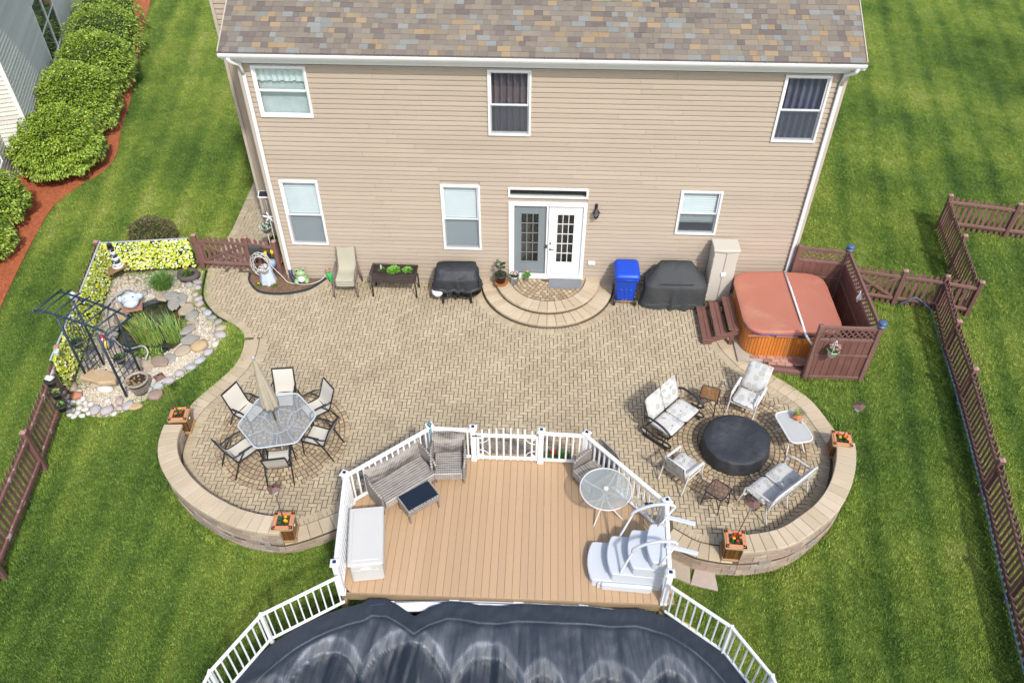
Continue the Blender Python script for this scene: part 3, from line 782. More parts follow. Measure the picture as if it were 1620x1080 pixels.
# windows
def window(key, kind, parent=house, split=.5):
    x0, x1, z0, z1 = OPEN[key]; w, h = x1 - x0, z1 - z0; cx_ = (x0 + x1) / 2
    F = MB(); tw = .052
    for (a, b_, c, d) in ((x0, x1, z1 - tw, z1), (x0, x1, z0, z0 + tw * .9)): F.box((a + b_) / 2, -.012, (c + d) / 2, b_ - a, .07, d - c, bev=.006)
    for (a, b_) in ((x0, x0 + tw), (x1 - tw, x1)): F.box((a + b_) / 2, -.0125, (z0 + z1) / 2, b_ - a, .068, h - 2 * tw + .01, bev=.006)
    wf = F.build('window', m_white, parent)
    J = MB()
    for (a, b_, sx) in ((x0, x0 + .02, 1), (x1 - .02, x1, 1)): J.box((a + b_) / 2, .055, (z0 + z1) / 2, .02, .07, h)
    J.box(cx_, .055, z1 - .01, w, .07, .02); J.box(cx_, .055, z0 + .01, w, .07, .02)
    J.build('jamb', m_white, wf)
    sh = MB(); zm = z0 + h * split
    zlo, zhi, xl, xr = z0 + tw * .9, z1 - tw, x0 + tw, x1 - tw
    if kind != 'transom':
        for (nm, za, zb_, yy) in (('lower_sash', zlo, zm + .02, .022), ('upper_sash', zm - .02, zhi, .002)):
            s_ = MB(); r_ = .035
            s_.box((xl + xr) / 2, yy + .012, za + r_ / 2, xr - xl, .03, r_); s_.box((xl + xr) / 2, yy + .012, zb_ - r_ / 2, xr - xl, .03, r_)
            s_.box(xl + r_ / 2, yy + .012, (za + zb_) / 2, r_, .029, zb_ - za - 2 * r_); s_.box(xr - r_ / 2, yy + .012, (za + zb_) / 2, r_, .029, zb_ - za - 2 * r_)
            s_.build(nm, m_white, wf)
            g = MB(); g.quad((xl + r_, yy + .01, za + r_), (xr - r_, yy + .01, za + r_), (xr - r_, yy + .01, zb_ - r_), (xl + r_, yy + .01, zb_ - r_)); g.build('pane', m_glass, wf)
    else:
        g = MB(); g.quad((xl, -.028, zlo), (xr, -.028, zlo), (xr, -.028, zhi), (xl, -.028, zhi)); g.build('pane', m_glass, wf)
    if kind in ('blind', 'halfblind', 'drape'):
        g = MB(); g.quad((xl + .01, -.004, zlo), (xr - .01, -.004, zlo), (xr - .01, -.004, zm), (xl + .01, -.004, zm)); g.build('insect_screen', m_screen, wf)
    # recess behind the glass
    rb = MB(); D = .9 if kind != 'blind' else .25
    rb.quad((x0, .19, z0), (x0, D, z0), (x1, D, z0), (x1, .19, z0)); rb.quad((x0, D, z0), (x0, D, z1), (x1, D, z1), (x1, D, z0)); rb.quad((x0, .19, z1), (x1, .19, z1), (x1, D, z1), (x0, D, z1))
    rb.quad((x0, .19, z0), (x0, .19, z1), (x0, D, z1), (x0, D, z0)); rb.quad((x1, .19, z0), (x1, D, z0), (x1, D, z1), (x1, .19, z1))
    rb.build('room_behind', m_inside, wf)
    if kind in ('blind', 'halfblind'):
        bl = MB(); zz = zhi - .02; zend = zlo + .02 if kind == 'blind' else zlo + h * .22
        while zz > zend:
            bl.bar((xl + .01, .085, zz), (xr - .01, .085, zz), .062, .003, up=(0, -1.25, 1)); zz -= .066
        bl.box(cx_, .085, zend - .005, xr - xl - .02, .03, .02)
        bl.build('blind', m_blind, wf)
    if kind == 'valance':
        c = MB(); n = 40
        top = []; 
        for k in range(n + 1):
            xx = xl + (xr - xl) * k / n; yy = .09 + .018 * math.sin(k * 1.3) ; zb2 = zhi - h * .27 - .025 * abs(math.sin(k * PI / 10)); top.append((xx, yy, zhi, zb2))
        for k in range(n):
            a, b_ = top[k], top[k + 1]; c.add([(a[0], a[1], a[3]), (b_[0], b_[1], b_[3]), (b_[0], b_[1], b_[2]), (a[0], a[1], a[2])], [(0, 1, 2, 3)], True)
        c.build('valance', m_shade, wf)
        c = MB(); c.quad((xl, .16, z0 + h * .0), (xr, .16, z0), (xr, .16, z1), (xl, .16, z1)); c.build('reflection_shade', pm('grey green painted reflection', (.56, .60, .58), .8, .25, 2.5, .05, 20, 0), wf)  # shade sheet with the pane's pale reflection put into its colour
    if kind == 'drape':
        c = MB(); n = 60
        for k in range(n):
            xa, xb = xl + (xr - xl) * k / n, xl + (xr - xl) * (k + 1) / n
            ya, yb = .12 + .05 * math.sin(k * .62) + .02 * math.sin(k * .31), .12 + .05 * math.sin((k + 1) * .62) + .02 * math.sin((k + 1) * .31)
            c.add([(xa, ya, zlo - .05), (xb, yb, zlo - .05), (xb, yb, zhi), (xa, ya, zhi)], [(0, 1, 2, 3)], True)
        c.build('drape', pm('mauve drape %s' % key, (.17, .155, .23) if key != 'w2' else (.15, .115, .14), .8, .3, 3, .1, 30, 0), wf)
    return wf
window('w1', 'valance', split=.52); window('w2', 'drape', split=.47); window('w3', 'drape', split=.48)
window('w4', 'blind', split=.47); window('w5', 'blind', split=.48); window('w6', 'halfblind', split=.48); window('tr', 'transom')
# patio door: fixed screened leaf on the left, white 15 light leaf on the right
x0, x1, z0, z1 = OPEN['dr']
df = MB()
for (a, b_, c, d) in ((x0, x0 + .11, z0 + .13, z1), (x1 - .09, x1, z0 + .13, z1), (x0 + .11, x1 - .09, z1 - .10, z1)): df.box((a + b_) / 2, -.014, (c + d) / 2, b_ - a, .07, d - c, bev=.005)
df.box((x0 + x1) / 2, -.03, z0 + .075, x1 - x0 + .02, .12, .15, bev=.006); df.box((x0 + x1) / 2, -.04, z0 + .18, x1 - x0, .10, .04, bev=.01)
door = df.build('patio_door', m_white, house)
mid = x0 + 1.02
def leaf(xa, xb, nm, mat, y):
    zb_, zt_ = z0 + .20, z1 - .10; q = MB(); st_ = .215; gx0, gx1, gz0, gz1 = xa + st_, xb - st_, zb_ + .38, zt_ - .26
    q.box((xa + gx0) / 2, y, (zb_ + zt_) / 2, gx0 - xa, .04, zt_ - zb_, bev=.004); q.box((xb + gx1) / 2, y, (zb_ + zt_) / 2, xb - gx1, .04, zt_ - zb_, bev=.004)
    q.box((gx0 + gx1) / 2, y, (zb_ + gz0) / 2, gx1 - gx0, .039, gz0 - zb_); q.box((gx0 + gx1) / 2, y, (zt_ + gz1) / 2, gx1 - gx0, .039, zt_ - gz1)
    for a in (gx0, gx1): q.box(a, y - .024, (gz0 + gz1) / 2, .03, .012, gz1 - gz0 + .03)
    for a in (gz0, gz1): q.box((gx0 + gx1) / 2, y - .023, a, gx1 - gx0 + .03, .012, .03)
    o = q.build(nm, mat, door)
    m_ = MB()
    for k in (1, 2): m_.box(gx0 + (gx1 - gx0) * k / 3, y - .012, (gz0 + gz1) / 2, .018, .014, gz1 - gz0)
    for k in range(1, 5): m_.box((gx0 + gx1) / 2, y - .0125, gz0 + (gz1 - gz0) * k / 5, gx1 - gx0, .013, .018)
    m_.build('muntin', mat, door)
    for i in range(3):
        for j in range(5):
            gxa, gxb = gx0 + (gx1 - gx0) * i / 3, gx0 + (gx1 - gx0) * (i + 1) / 3; gza, gzb = gz0 + (gz1 - gz0) * j / 5, gz0 + (gz1 - gz0) * (j + 1) / 5
            g = MB(); g.quad((gxa, y, gza), (gxb, y, gza), (gxb, y, gzb), (gxa, y, gzb)); g.build('pane', m_glass, door)
leaf(x0 + .11, mid, 'screened_leaf', pm('screened door grey', (.20, .235, .25), .5, .08, 2, .05, 30, 0), .045)
leaf(mid + .04, x1 - .09, 'white_leaf', m_white, .03)
q = MB(); q.box(mid + .0, -.015, (z0 + z1) / 2 + .05, .05, .05, z1 - z0 - .3, bev=.005); q.box(x0 + .13, -.012, (z0 + z1) / 2 + .05, .04, .045, z1 - z0 - .3, bev=.004); q.build('screen_rail', m_wmetal, door)
q = MB(); q.quad((x0, .5, z0), (x1, .5, z0), (x1, .5, z1), (x0, .5, z1)); q.quad((x0, .19, z0 + .05), (x1, .19, z0 + .05), (x1, .5, z0 + .05), (x0, .5, z0 + .05)); q.build('room_behind', pm('dim hall', (.10, .09, .07), .8, .4, 3, .2, 30, 0), door)
q = MB(); q.box(mid - .01, -.05, 1.35, .05, .03, .10, bev=.006); q.box(mid + .10, -.01, 1.42, .035, .03, .05, bev=.006); q.lathe([(.022, 0), (.026, .02), (.012, .03)], mid + .10, -.02, 1.22, 10); q.bar((mid + .10, -.04, 1.24), (mid + .2, -.045, 1.24), .012)
q.build('handle', m_black, door)
# soffit, gutter, roof
q = MB(); q.box(HW / 2, -.155, 6.50, HW + .46, .27, .02); q.build('soffit', m_white, house)
q = MB(); q.box(HW / 2, -.012, 6.395, HW + .03, .05, .19); q.build('frieze_board', m_white, house)
gprof = [(-.005, .0), (-.09, .01), (-.115, .05), (-.125, .10), (-.118, .115), (-.112, .105), (-.105, .055), (-.085, .022), (-.012, .015), (-.005, .12), (.0, .12), (.0, 0)]
q = MB(); P = [(-.24, -.305), (HW + .2, -.305)]; q.sweep(P[::-1], [(-a, u_) for a, u_ in gprof][::-1]); q.build('gutter', m_white, house, loc=(0, 0, 6.56))
q = MB()
for k in range(21): q.box(.2 + k * .69, -.365, 6.682, .02, .12, .008)
q.build('gutter_hanger', m_metal, house)
q = MB(); q.box(HW / 2, -.293, 6.595, HW + .4, .02, .17); q.build('fascia', m_white, house)
for sgn, x in ((1, .02), (-1, HW - .02)):
    q = MB(); xx = x + sgn * .10
    q.tube([(xx - sgn * .16, -.37, 6.57), (xx - sgn * .15, -.33, 6.46), (xx - sgn * .02, -.12, 6.30), (xx, -.065, ZT - .22)], .045, 8)
    q.build('downspout_elbow', m_white, house)
    q = MB(); q.box(xx, -.065, (ZT - .2 + .35) / 2, .085, .06, ZT - .2 - .35, bev=.012)
    q.build('downspout', m_white, house)
PITCH = math.atan(.53)
roof = MB(); run = 5.75; xl_, xr_ = -.24, HW + .2
sl = Matrix.Translation((0, -.335, 6.675)) @ Matrix.Rotation(PITCH, 4, 'X'); L = (5.1 + .335) / math.cos(PITCH)
roof.box((xl_ + xr_) / 2, L / 2, -.03, xr_ - xl_, L, .05, M=sl)
ridge = sl @ Vector((0, L, 0))
roof.box((xl_ + xr_) / 2, 0, 0, xr_ - xl_, L, .05, M=Matrix.Translation((0, ridge.y + L / 2 * math.cos(PITCH), ridge.z - L / 2 * math.sin(PITCH) - .03)) @ Matrix.Rotation(-PITCH, 4, 'X'))
m_roofbase = pm('roof underlay shingle', (.25, .21, .18), .95, .2, 2, .3, 60, .5)
roof_o = roof.build('roof', m_roofbase, house)
q = MB()
for x in (xl_ - .011, xr_ + .011): q.box(x, L / 2, -.045, .022, L, .16, M=sl)
q.build('rake_board', m_trimt, house)
g = MB()
for x in (0.02, HW - .02): g.add([(x, 0, ZT), (x, 10.2, ZT), (x, 5.1, ridge.z - .12)], [(0, 1, 2)])
g.build('gable', m_siding, house)
SE = .142; tabs = []
for r_ in range(int(L / SE)):
    x = xl_ - random.uniform(0, .2)
    while x < xr_:
        w_ = random.choice((.14, .17, .2, .24, .17, .3)); a, b_ = max(x, xl_), min(x + w_, xr_); x += w_
        if b_ - a > .03: tabs.append((r_, a, b_))
def tabmesh(q, a, b_, y0, dx=0, dy=0, dz=0):
    th = random.choice((.004, .004, .0085)); yb = y0 - (.0 if th < .005 else .003)
    x0_, x1_ = a + .0015 - dx, b_ - .0015 - dx
    z_b = .011 + th - dz; z_t = .004 + th - dz
    vs = [(x0_, yb - dy, .001 - dz), (x1_, yb - dy, .001 - dz), (x1_, yb - dy, z_b), (x0_, yb - dy, z_b), (x1_, y0 + SE * 1.04 - dy, z_t), (x0_, y0 + SE * 1.04 - dy, z_t), (x1_, y0 + SE * 1.04 - dy, .0 - dz), (x0_, y0 + SE * 1.04 - dy, 0 - dz)]
    q.add(vs, [(0, 1, 2, 3), (3, 2, 4, 5), (1, 6, 4, 2), (0, 3, 5, 7)])
shing = MB(); cnt = 0
Mrot = sl
for (r_, a, b_) in tabs:
    y0 = r_ * SE
    if r_ < 14 and b_ - a > .13 and cnt < 290 and 1.0 < a < 13 and random.random() < .36:
        q = MB(); q.cr = random.random(); cxp = (a + b_) / 2; tabmesh(q, a, b_, y0, cxp, y0, 0); o = q.build('shingle', m_shingle, roof_o)
        o.matrix_local = sl @ Matrix.Translation((cxp, y0, 0)); cnt += 1
    else:
        shing.cr = random.random(); tabmesh(shing, a, b_, y0)
o = shing.build('shingles_beyond', m_shingle, roof_o); o.matrix_local = sl; o['kind'] = 'stuff'
# side wing seen past the left roof edge
wing = MB(); wing.box(-.55, 5.2, 3.65, 1.14, 6.2, 7.5); 
wo_ = wing.build('side_wing', m_siding, house)
q = MB(); q.box(-1.10, 2.085, 3.7, .07, .05, 7.6); q.box(-1.13, 2.14, 3.7, .05, .12, 7.6); q.build('wing_corner_trim', m_trimt, house)
for r_ in range(46, 62):
    siding_run(-1.06, -.02, ZB + r_ * EXP, y=2.08, nm='wing_board')

# wall lantern and outlet on the wall are things of their own
lt = thing('wall_lantern', 'black wall lantern with clear glass beside the patio door', 'lantern', (8.51, -.02, 2.52))
q = MB(); q.box(0, -.01, .10, .07, .03, .20, bev=.008); q.tube([(0, -.02, .12), (0, -.10, .14), (0, -.12, .10)], .012, 8); q.build('bracket', m_black, lt)
q = MB(); q.lathe([(.03, -.17), (.055, -.15), (.05, -.13), (.02, -.2)], 0, -.12, 0, 6); q.lathe([(.105, .0), (.07, .05), (.03, .10), (.012, .12), (.02, .14), (.004, .17)], 0, -.12, 0, 6, sm=False)
for k in range(6):
    a = 2 * PI * k / 6; q.bar((.05 * math.cos(a), -.12 + .05 * math.sin(a), -.14), (.09 * math.cos(a), -.12 + .09 * math.sin(a), .0), .01)
q.build('cage', m_black, lt)
q = MB(); q.lathe([(.045, -.14), (.083, .0)], 0, -.12, 0, 6, sm=False, cap=False); q.build('lantern_glass', m_glass, lt)
q = MB(); q.tube([(0, -.12, -.13), (0, -.12, -.05)], .014, 8); q.build('candle', m_white, lt)
q = MB(); q.box(0, -.02, 0, .20, .05, .12, bev=.01); q.box(-.045, -.05, 0, .07, .02, .08, bev=.006); q.box(.045, -.05, 0, .07, .02, .08, bev=.006)
tag(q.build('outlet_box', m_white, loc=(8.50, 0, .81)), 'small white weatherproof outlet cover on the siding right of the door', 'outlet')
for x, dy, lab in ((.12, -.25, 'left'), (HW - .12, -.2, 'right')):
    q = MB(); q.tube([(0, .0, .36), (.0, 0, .15), (.12, dy * .5, .04), (.28, dy, -.01)], .055, 10)
    tag(q.build('drain_boot', pm('dark blue plastic ' + lab, (.02, .035, .07), .4, .1, 3, .1, 20, 0), loc=(x, -.07, 0)), 'dark drain pipe boot at the foot of the %s downspout' % lab, 'drain pipe')

# ------------------------------------------------------------ neighbouring house on the left
nb = thing('neighbour_house', 'grey sided neighbouring house behind the hedge at the left edge', 'house', (-9.47, 5.35, 0), R(19))
NB = Vector((-9.47, 5.35, 0))
q = MB(); q.box(-4, 9.55, 3.2, 8.0, 19.0, 6.8); q.box(-5.4, -4.2, 3.2, 9.0, 8.5, 6.8); q.build('wall', m_greyside, nb)
for r_ in range(1, 47):
    z = r_ * .14
    prof = [(.040, 0), (.038, .012), (.008, .125), (0, .14), (0, 0)]
    for (y0_, y1_, xx, nm) in ((.09, 19.0, .0, 'siding_board'), (-8.4, -.06, -.9, 'siding_board')):
        segs = [(y0_, y1_)]
        if xx == 0 and 1.15 < z < 3.42: segs = [(y0_, 5.72), (9.08, y1_)]
        if xx < 0 and .9 < z < 2.4: segs = [(y0_, -2.5), (-.75, y1_)]
        for a, b_ in segs:
            m_ = MB(); m_.cr = random.random(); vs = [(xx + p, yy, z + u_) for yy in (a, b_) for p, u_ in prof]; n = 5
            m_.add(vs, [(k, n + k, n + (k + 1) % n, (k + 1) % n) for k in range(n)]); m_.build(nm, m_greyside, nb)
    m_ = MB(); m_.cr = random.random(); vs = [(xx, -.0 - p, z + u_) for xx in (-.88, -.09) for p, u_ in prof]; n = 5
    m_.add(vs, [(k, (k + 1) % n, n + (k + 1) % n, n + k) for k in range(n)]); m_.build('siding_board', m_greyside, nb)
q = MB(); q.box(-.03, .03, 3.3, .13, .13, 6.6, bev=.006); q.box(-.93, -.02, 3.3, .10, .04, 6.6); q.build('corner_post', m_white, nb)
def side_window(y0_, y1_, z0_, z1_, xx, nm='window'):
    F = MB(); tw = .07
    F.box(xx + .02, (y0_ + y1_) / 2, z1_, .06, y1_ - y0_, tw); F.box(xx + .02, (y0_ + y1_) / 2, z0_, .06, y1_ - y0_, tw)
    for yy in (y0_, (y0_ + y1_) / 2, y1_): F.box(xx + .0205, yy, (z0_ + z1_) / 2, .058, tw, z1_ - z0_)
    for yc in ((y0_ * 3 + y1_) / 4, (y0_ + 3 * y1_) / 4): F.box(xx + .014, yc, (z0_ + z1_) / 2 + .0, .03, (y1_ - y0_) / 2 - tw, .05)
    w_ = F.build(nm, m_white, nb)
    g = MB(); g.box(xx + .008, (y0_ + y1_) / 2, (z0_ + z1_) / 2, .004, y1_ - y0_, z1_ - z0_); g.build('pane', pm('sky reflecting glass' + nm + str(int(z0_)), (.05, .075, .075), .05, .3, 2, 0, 10, 0, spec=1.0), w_)
side_window(5.75, 9.05, 1.25, 3.4, 0)
side_window(-2.4, -.85, 1.0, 2.3, -.9)
# roof
q = MB(); q.box(-4.2, 9.4, 6.7, 9.6, 20.0, .2); q.build('roof', m_roofbase, nb)
q = MB(); q.box(0, 0, 0, .22, .3, .35, bev=.03); q.tube([(.12, 0, -.15), (.12, 0, -.6)], .02, 8); tag(q.build('utility_box', pm('grey blue box', (.35, .42, .52), .5, .1, 2, .05, 20, 0), loc=(-10.35, 8.25, 1.54)), 'small grey blue utility box on the neighbouring house wall above the hedge', 'utility box')
# ------------------------------------------------------------ picket fences
def picket_mesh(h, w=.088, th=.018):
    q = MB(); pts = [(-w / 2, 0), (w / 2, 0), (w / 2, h - .035), (w / 2 - .018, h - .010), (0, h), (-w / 2 + .018, h - .010), (-w / 2, h - .035)]
    n = len(pts); q.add([(x, -th / 2, z) for x, z in pts] + [(x, th / 2, z) for x, z in pts], [tuple(range(n)), tuple(n + k for k in range(n))[::-1]] + [(k, n + k, n + (k + 1) % n, (k + 1) % n) for k in range(n)])
    return q.mesh('picket', m_redwood)
PICK = [picket_mesh(1.10), picket_mesh(1.085)]
for m_ in PICK: m_.attributes['rnd'].data.foreach_set('value', [random.random()] * len(m_.polygons))
m_postcap = pm('pinkish worn post cap', (.36, .20, .18), .7, .2, 6, .2, 40, .2)
def fence(posts, side, label, gh=1.2, caps=True, spacing=.16, first=True, last=True, rail_mat=None):
    """posts: (x, y, ground z); pickets on `side` (+1 left of travel); rails on the other face"""
    o = Vector(posts[0]); f = thing('picket_fence', label, 'fence', tuple(o))
    P = [Vector(p) - o for p in posts]
    for i, p in enumerate(P):
        if (i == 0 and not first) or (i == len(P) - 1 and not last): continue
        d = P[min(i + 1, len(P) - 1)] - P[max(i - 1, 0)]; a = math.atan2(d.y, d.x)
        q = MB(); q.cr = random.random(); q.box(0, 0, gh / 2 - .1, .10, .10, gh + .2, bev=.008); q.build('post', m_redwood, f, loc=p, rz=a)
        if caps:
            q = MB(); q.box(0, 0, gh + .012, .125, .125, .024, bev=.005); q.lathe([(.075, .024), (.012, .065)], 0, 0, gh, 4, sm=False); q.build('post_cap', m_postcap, f, loc=p, rz=a + (PI / 4 if False else 0))
    for i in range(len(P) - 1):
        a, b = P[i], P[i + 1]; L = (b - a).length; d = (b - a).normalized(); n = Vector((-d.y, d.x, 0)).normalized() * side
        for hz in (.28, .98):
            q = MB(); q.cr = random.random(); q.bar(a + d * .05 - n * .004 + Vector((0, 0, hz)), b - d * .05 - n * .004 + Vector((0, 0, hz)), .05, .085, bev=.006); q.build('rail', rail_mat or m_redwood, f)
        k = int(round(L / spacing)); ang = math.atan2(d.y, d.x)
        for j in range(k):
            t_ = (j + .5) / k; p = a.lerp(b, t_) + n * .034 + Vector((0, 0, .05))
            part(PICK[random.randrange(2)], 'picket', f, p, rot=(random.uniform(-.01, .01), random.uniform(-.012, .012), ang))
    return f
def gate(a, b, side, label, h=1.05):
    a = Vector(a); b = Vector(b); g = thing('picket_gate', label, 'gate', tuple(a)); L = (b - a).length - .1; d = (b - a).normalized(); n = Vector((-d.y, d.x, 0)) * side
    s = d * .06
    for hz in (.28, .98):
        q = MB(); q.cr = random.random(); q.bar(s - n * .004 + Vector((0, 0, hz)), s + d * (L - .02) - n * .004 + Vector((0, 0, hz)), .045, .085, bev=.006); q.build('rail', m_redwood, g)
    for w_ in (0, 1):
        q = MB(); q.cr = random.random(); q.bar(s + d * (.04 if w_ else L - .06) - n * (.004 + .003 * w_) + Vector((0, 0, .32)), s + d * (L - .06 if w_ else .04) - n * (.004 + .003 * w_) + Vector((0, 0, .94)), .038, .07, bev=.005, up=(0, 0, 1)); q.build('brace', m_redwood, g)
    q = MB(); q.bar(s + d * .02 - n * .003 + Vector((0, 0, .322)), s + d * .02 - n * .003 + Vector((0, 0, .938)), .08, .04, up=n); q.build('stile', m_redwood, g)
    k = int(round(L / .155)); ang = math.atan2(d.y, d.x)
    for j in range(k):
        part(PICK[j % 2], 'picket', g, s + d * (L * (j + .5) / k) + n * .034 + Vector((0, 0, .05)), rz=ang)
    return g
def Z(x, y): return lawn_z(x, y) - .02
m_worn = pm('worn rail with flaking white', (.20, .095, .08), .7, .2, 4, .25, 30, .3, dirt=((.62, .52, .50), 3.2, .54, .6, .9))
LF = [(-5.12, -.06), (-4.70, -2.30), (-4.35, -4.16), (-3.88, -6.77), (-3.50, -9.42), (-3.10, -12.0)]
fence([(x, y, (Z(x, y) if i < 3 else -.18 - .04 * (i - 3))) for i, (x, y) in enumerate(LF)], -1, 'brown picket fence along the left lawn running down from the pond corner', rail_mat=m_worn)
fence([(-5.12, -.06, -.05), (-2.53, .33, -.04)], 1, 'brown picket fence behind the yellow leaf screens at the back of the pond garden', first=False)
gate((-2.53, .33, -.03), (-1.06, .26, -.03), 1, 'brown garden gate with crossed braces between the pond and the house')
fence([(-1.06, .26, -.02), (-.22, .10, -.02)], 1, 'short brown picket fence panel beside the house corner behind the hose')
fence([(17.75, -.64, -.06), (17.43, -2.38, -.1), (17.25, -3.98, -.16), (16.85, -6.6, -.26), (16.42, -9.1, -.36), (16.05, -11.4, -.42)], 1, 'long brown picket fence running down the right lawn')
fence([(16.72, -.47, -.05), (17.75, -.64, -.06), (18.55, -.86, -.06)], 1, 'short brown picket fence joining the gate and the two long fences at right', last=True, first=True)
gate((15.42, -.20, -.05), (16.72, -.47, -.05), 1, 'brown picket gate with crossed braces beside the hot tub screen')
fence([(18.55, -.86, -.06), (18.87, 1.2, -.05), (19.2, 3.25, -.05)], 1, "brown picket fence of the next yard slanting up and away at right", first=False)
fence([(19.2, 3.25, -.05), (21.05, 2.86, -.05), (23.2, 2.5, -.05)], 1, 'brown picket fence with wide rails at the right edge of the photo', first=False)
q = MB(); q.tube(catmull([(16.85, -.62, .12), (17.1, -.66, .40), (17.32, -.62, .30), (17.6, -.75, .10), (17.62, -.95, .0), (17.40, -2.3, .10), (17.15, -4.0, .12), (16.76, -6.6, .02), (16.32, -9.1, -.08), (15.95, -11.3, -.15)], 10), .02, 6)
tag(q.build('garden_hose', pm('blue grey hose', (.10, .17, .24), .5, .1, 3, .1, 30, 0)), 'blue grey hose clipped along the foot of the right fence', 'hose')

# ------------------------------------------------------------ hot tub, its screen and steps
m_vinylbrown = pm('brown tongue and groove board', (.17, .078, .062), .55, .12, 3, .15, 25, .3, 60, .002, piece=.10, dirt=((.25, .15, .13), 3, .55, .8, .35))
enc = thing('privacy_screen', 'brown board privacy screen with lattice top around the hot tub corner', 'screen', (15.06, -3.36, -.04))
def screen(a, b, H=1.72, base=None):
    a = Vector((*a, 0)); b = Vector((*b, 0)); d = (b - a).normalized(); n = Vector((-d.y, d.x, 0)); L = (b - a).length; up = Vector((0, 0, 1))
    for hz, hh in ((.06, .10), (.80, .07), (1.30, .08), (H - .045, .09)):
        q = MB(); q.cr = random.random(); q.bar(a + up * hz, b + up * hz, .055, hh, bev=.006); q.build('rail', m_redwood, enc)
    k = int(L / .15)
    for j in range(k):
        p0 = a + d * (L * (j + .5) / k)
        for z0_, z1_ in ((.11, .765), (.835, 1.26)):
            q = MB(); q.cr = random.random(); q.bar(p0 + up * z0_, p0 + up * z1_, L / k - .006, .022, bev=.006, up=n); q.build('board', m_vinylbrown, enc)
    z0_, z1_ = 1.34, H - .09; hh = z1_ - z0_; s = .15
    for sgn in (1, -1):
        m_ = MB(); t0 = -hh
        while t0 < L:
            u0, u1 = t0, t0 + hh; za, zb_ = (z0_, z1_) if sgn > 0 else (z1_, z0_)
            if u0 < 0: za = za + (zb_ - za) * (-u0 / hh); u0 = 0
            if u1 > L: zb_ = za + (zb_ - za) * ((L - u0) / (u1 - u0)); u1 = L
            if u1 - u0 > .03: m_.bar(a + d * u0 + n * .006 * sgn + up * za, a + d * u1 + n * .006 * sgn + up * zb_, .032, .010, up=n)
            t0 += s
        # lattice strips crossing one way are one part
        m_.build('lattice', m_redwood, enc)
E0 = Vector((15.06, -3.36, 0))
def rel(x, y): return (x - E0.x, y - E0.y)
screen(rel(13.72, -3.36), rel(15.02, -3.36)); screen(rel(15.08, -3.30), rel(15.13, -.42)); screen(rel(13.94, -.22), rel(15.08, -.38))
for x, y in ((13.70, -3.36), (15.07, -3.36), (15.12, -.38), (13.90, -.20)):
    q = MB(); q.cr = random.random(); q.box(0, 0, .87, .11, .11, 1.78, bev=.01); q.build('post', m_redwood, enc, loc=(*rel(x, y), 0))
m_bluecap = pm('blue solar cap', (.07, .12, .22), .35, .1, 3, .1, 20, 0)
for x, y, s_ in ((15.07, -3.36, 'front'), (15.12, -.38, 'back')):
    q = MB(); q.lathe([(.10, 0), (.105, .02), (.07, .035), (.045, .05), (.045, .09), (.10, .10), (.105, .125), (.06, .145), (.02, .15)], 0, 0, 0, 12)
    tag(q.build('solar_lamp', m_bluecap, loc=(x, y, 1.72)), 'blue grey solar cap lamp on the %s corner post of the hot tub screen' % s_, 'lamp', 'solar lamps on the hot tub screen')
q = MB(); q.prism([(13.95, -.24), (15.12, -.42), (15.06, -.9), (14.95, -.62), (14.7, -.4)], 1.74, 1.76)
q = MB(); q.box(0, 0, 0, .035, .02, .34, bev=.015); q.lathe([(.01, 0), (.06, .02), (.07, .1), (.03, .2), (.01, .24)], 0, -.02, -.1, 8, sy=.4)
tag(q.build('wall_ornament', m_white, loc=(15.03, -1.9, 1.40)), 'small white ornament hung on the lattice beside the hot tub', 'ornament')

tub = thing('hot_tub', 'hot tub with orange wood skirt under a rust red folding cover', 'hot tub', (13.42, -1.58, 0)); tub.scale = (1.045, 1.045, 1.0)
def rrect(hx, hy, r_, n=7):
    out = []
    for cx_, cy_, a0 in ((hx - r_, hy - r_, 0), (-hx + r_, hy - r_, 90), (-hx + r_, -hy + r_, 180), (hx - r_, -hy + r_, 270)):
        for k in range(n + 1): a = R(a0 + 90 * k / n); out.append((cx_ + r_ * math.cos(a), cy_ + r_ * math.sin(a)))
    return out
plat = MB(); plat.box(.1, 0, .035, 2.65, 2.55, .07); plat.build('base', m_found, tub)
m_tubwood = pm('orange stained skirt slat', (.60, .20, .035), .42, .12, 3, .16, 20, .25, 60, .002, piece=.10, stretch=(1, 1, .2), coat=.15)
inner_s = MB(); inner_s.prism(rrect(1.08, 1.08, .42), .07, .84); inner_s.build('shell', pm('dark tub side', (.12, .05, .02), .8, .1, 2, .1, 20, 0), tub)
loop = [Vector((*p, 0)) for p in rrect(1.10, 1.10, .42, 10)]; loop.append(loop[0].copy()); S_ = resample(loop, .075)
for i in range(len(S_) - 1):
    a, b = S_[i], S_[i + 1]; d = (b - a).normalized(); c = (a + b) / 2; ang = math.atan2(d.y, d.x)
    q = MB(); q.cr = random.random(); q.box(0, 0, .44, (b - a).length - .007, .022, .72, bev=.006); q.build('slat', m_tubwood, tub, loc=c, rz=ang)
q = MB(); q.box(-.07, -1.118, .44, .045, .02, .73, bev=.004); q.box(1.0, -1.02, .44, .045, .02, .73, rz=.6); q.build('seam_trim', pm('light wood trim', (.62, .30, .09), .5, .1, 3, .1, 20, 0), tub)
q = MB(); q.sweep([(p.x, p.y) for p in loop], [(-.045, .80), (.0, .80), (.0, .85), (-.045, .85)]); q.build('blue_liner', pm('blue acrylic rim', (.01, .09, .42), .3, .1, 3, 0, 20, 0), tub)
m_tubcover = pm('rust red vinyl cover', (.43, .160, .105), .55, .09, 1.2, .05, 40, .25, 30, .004, dirt=((.50, .30, .19), 1.1, .52, .75, .55))
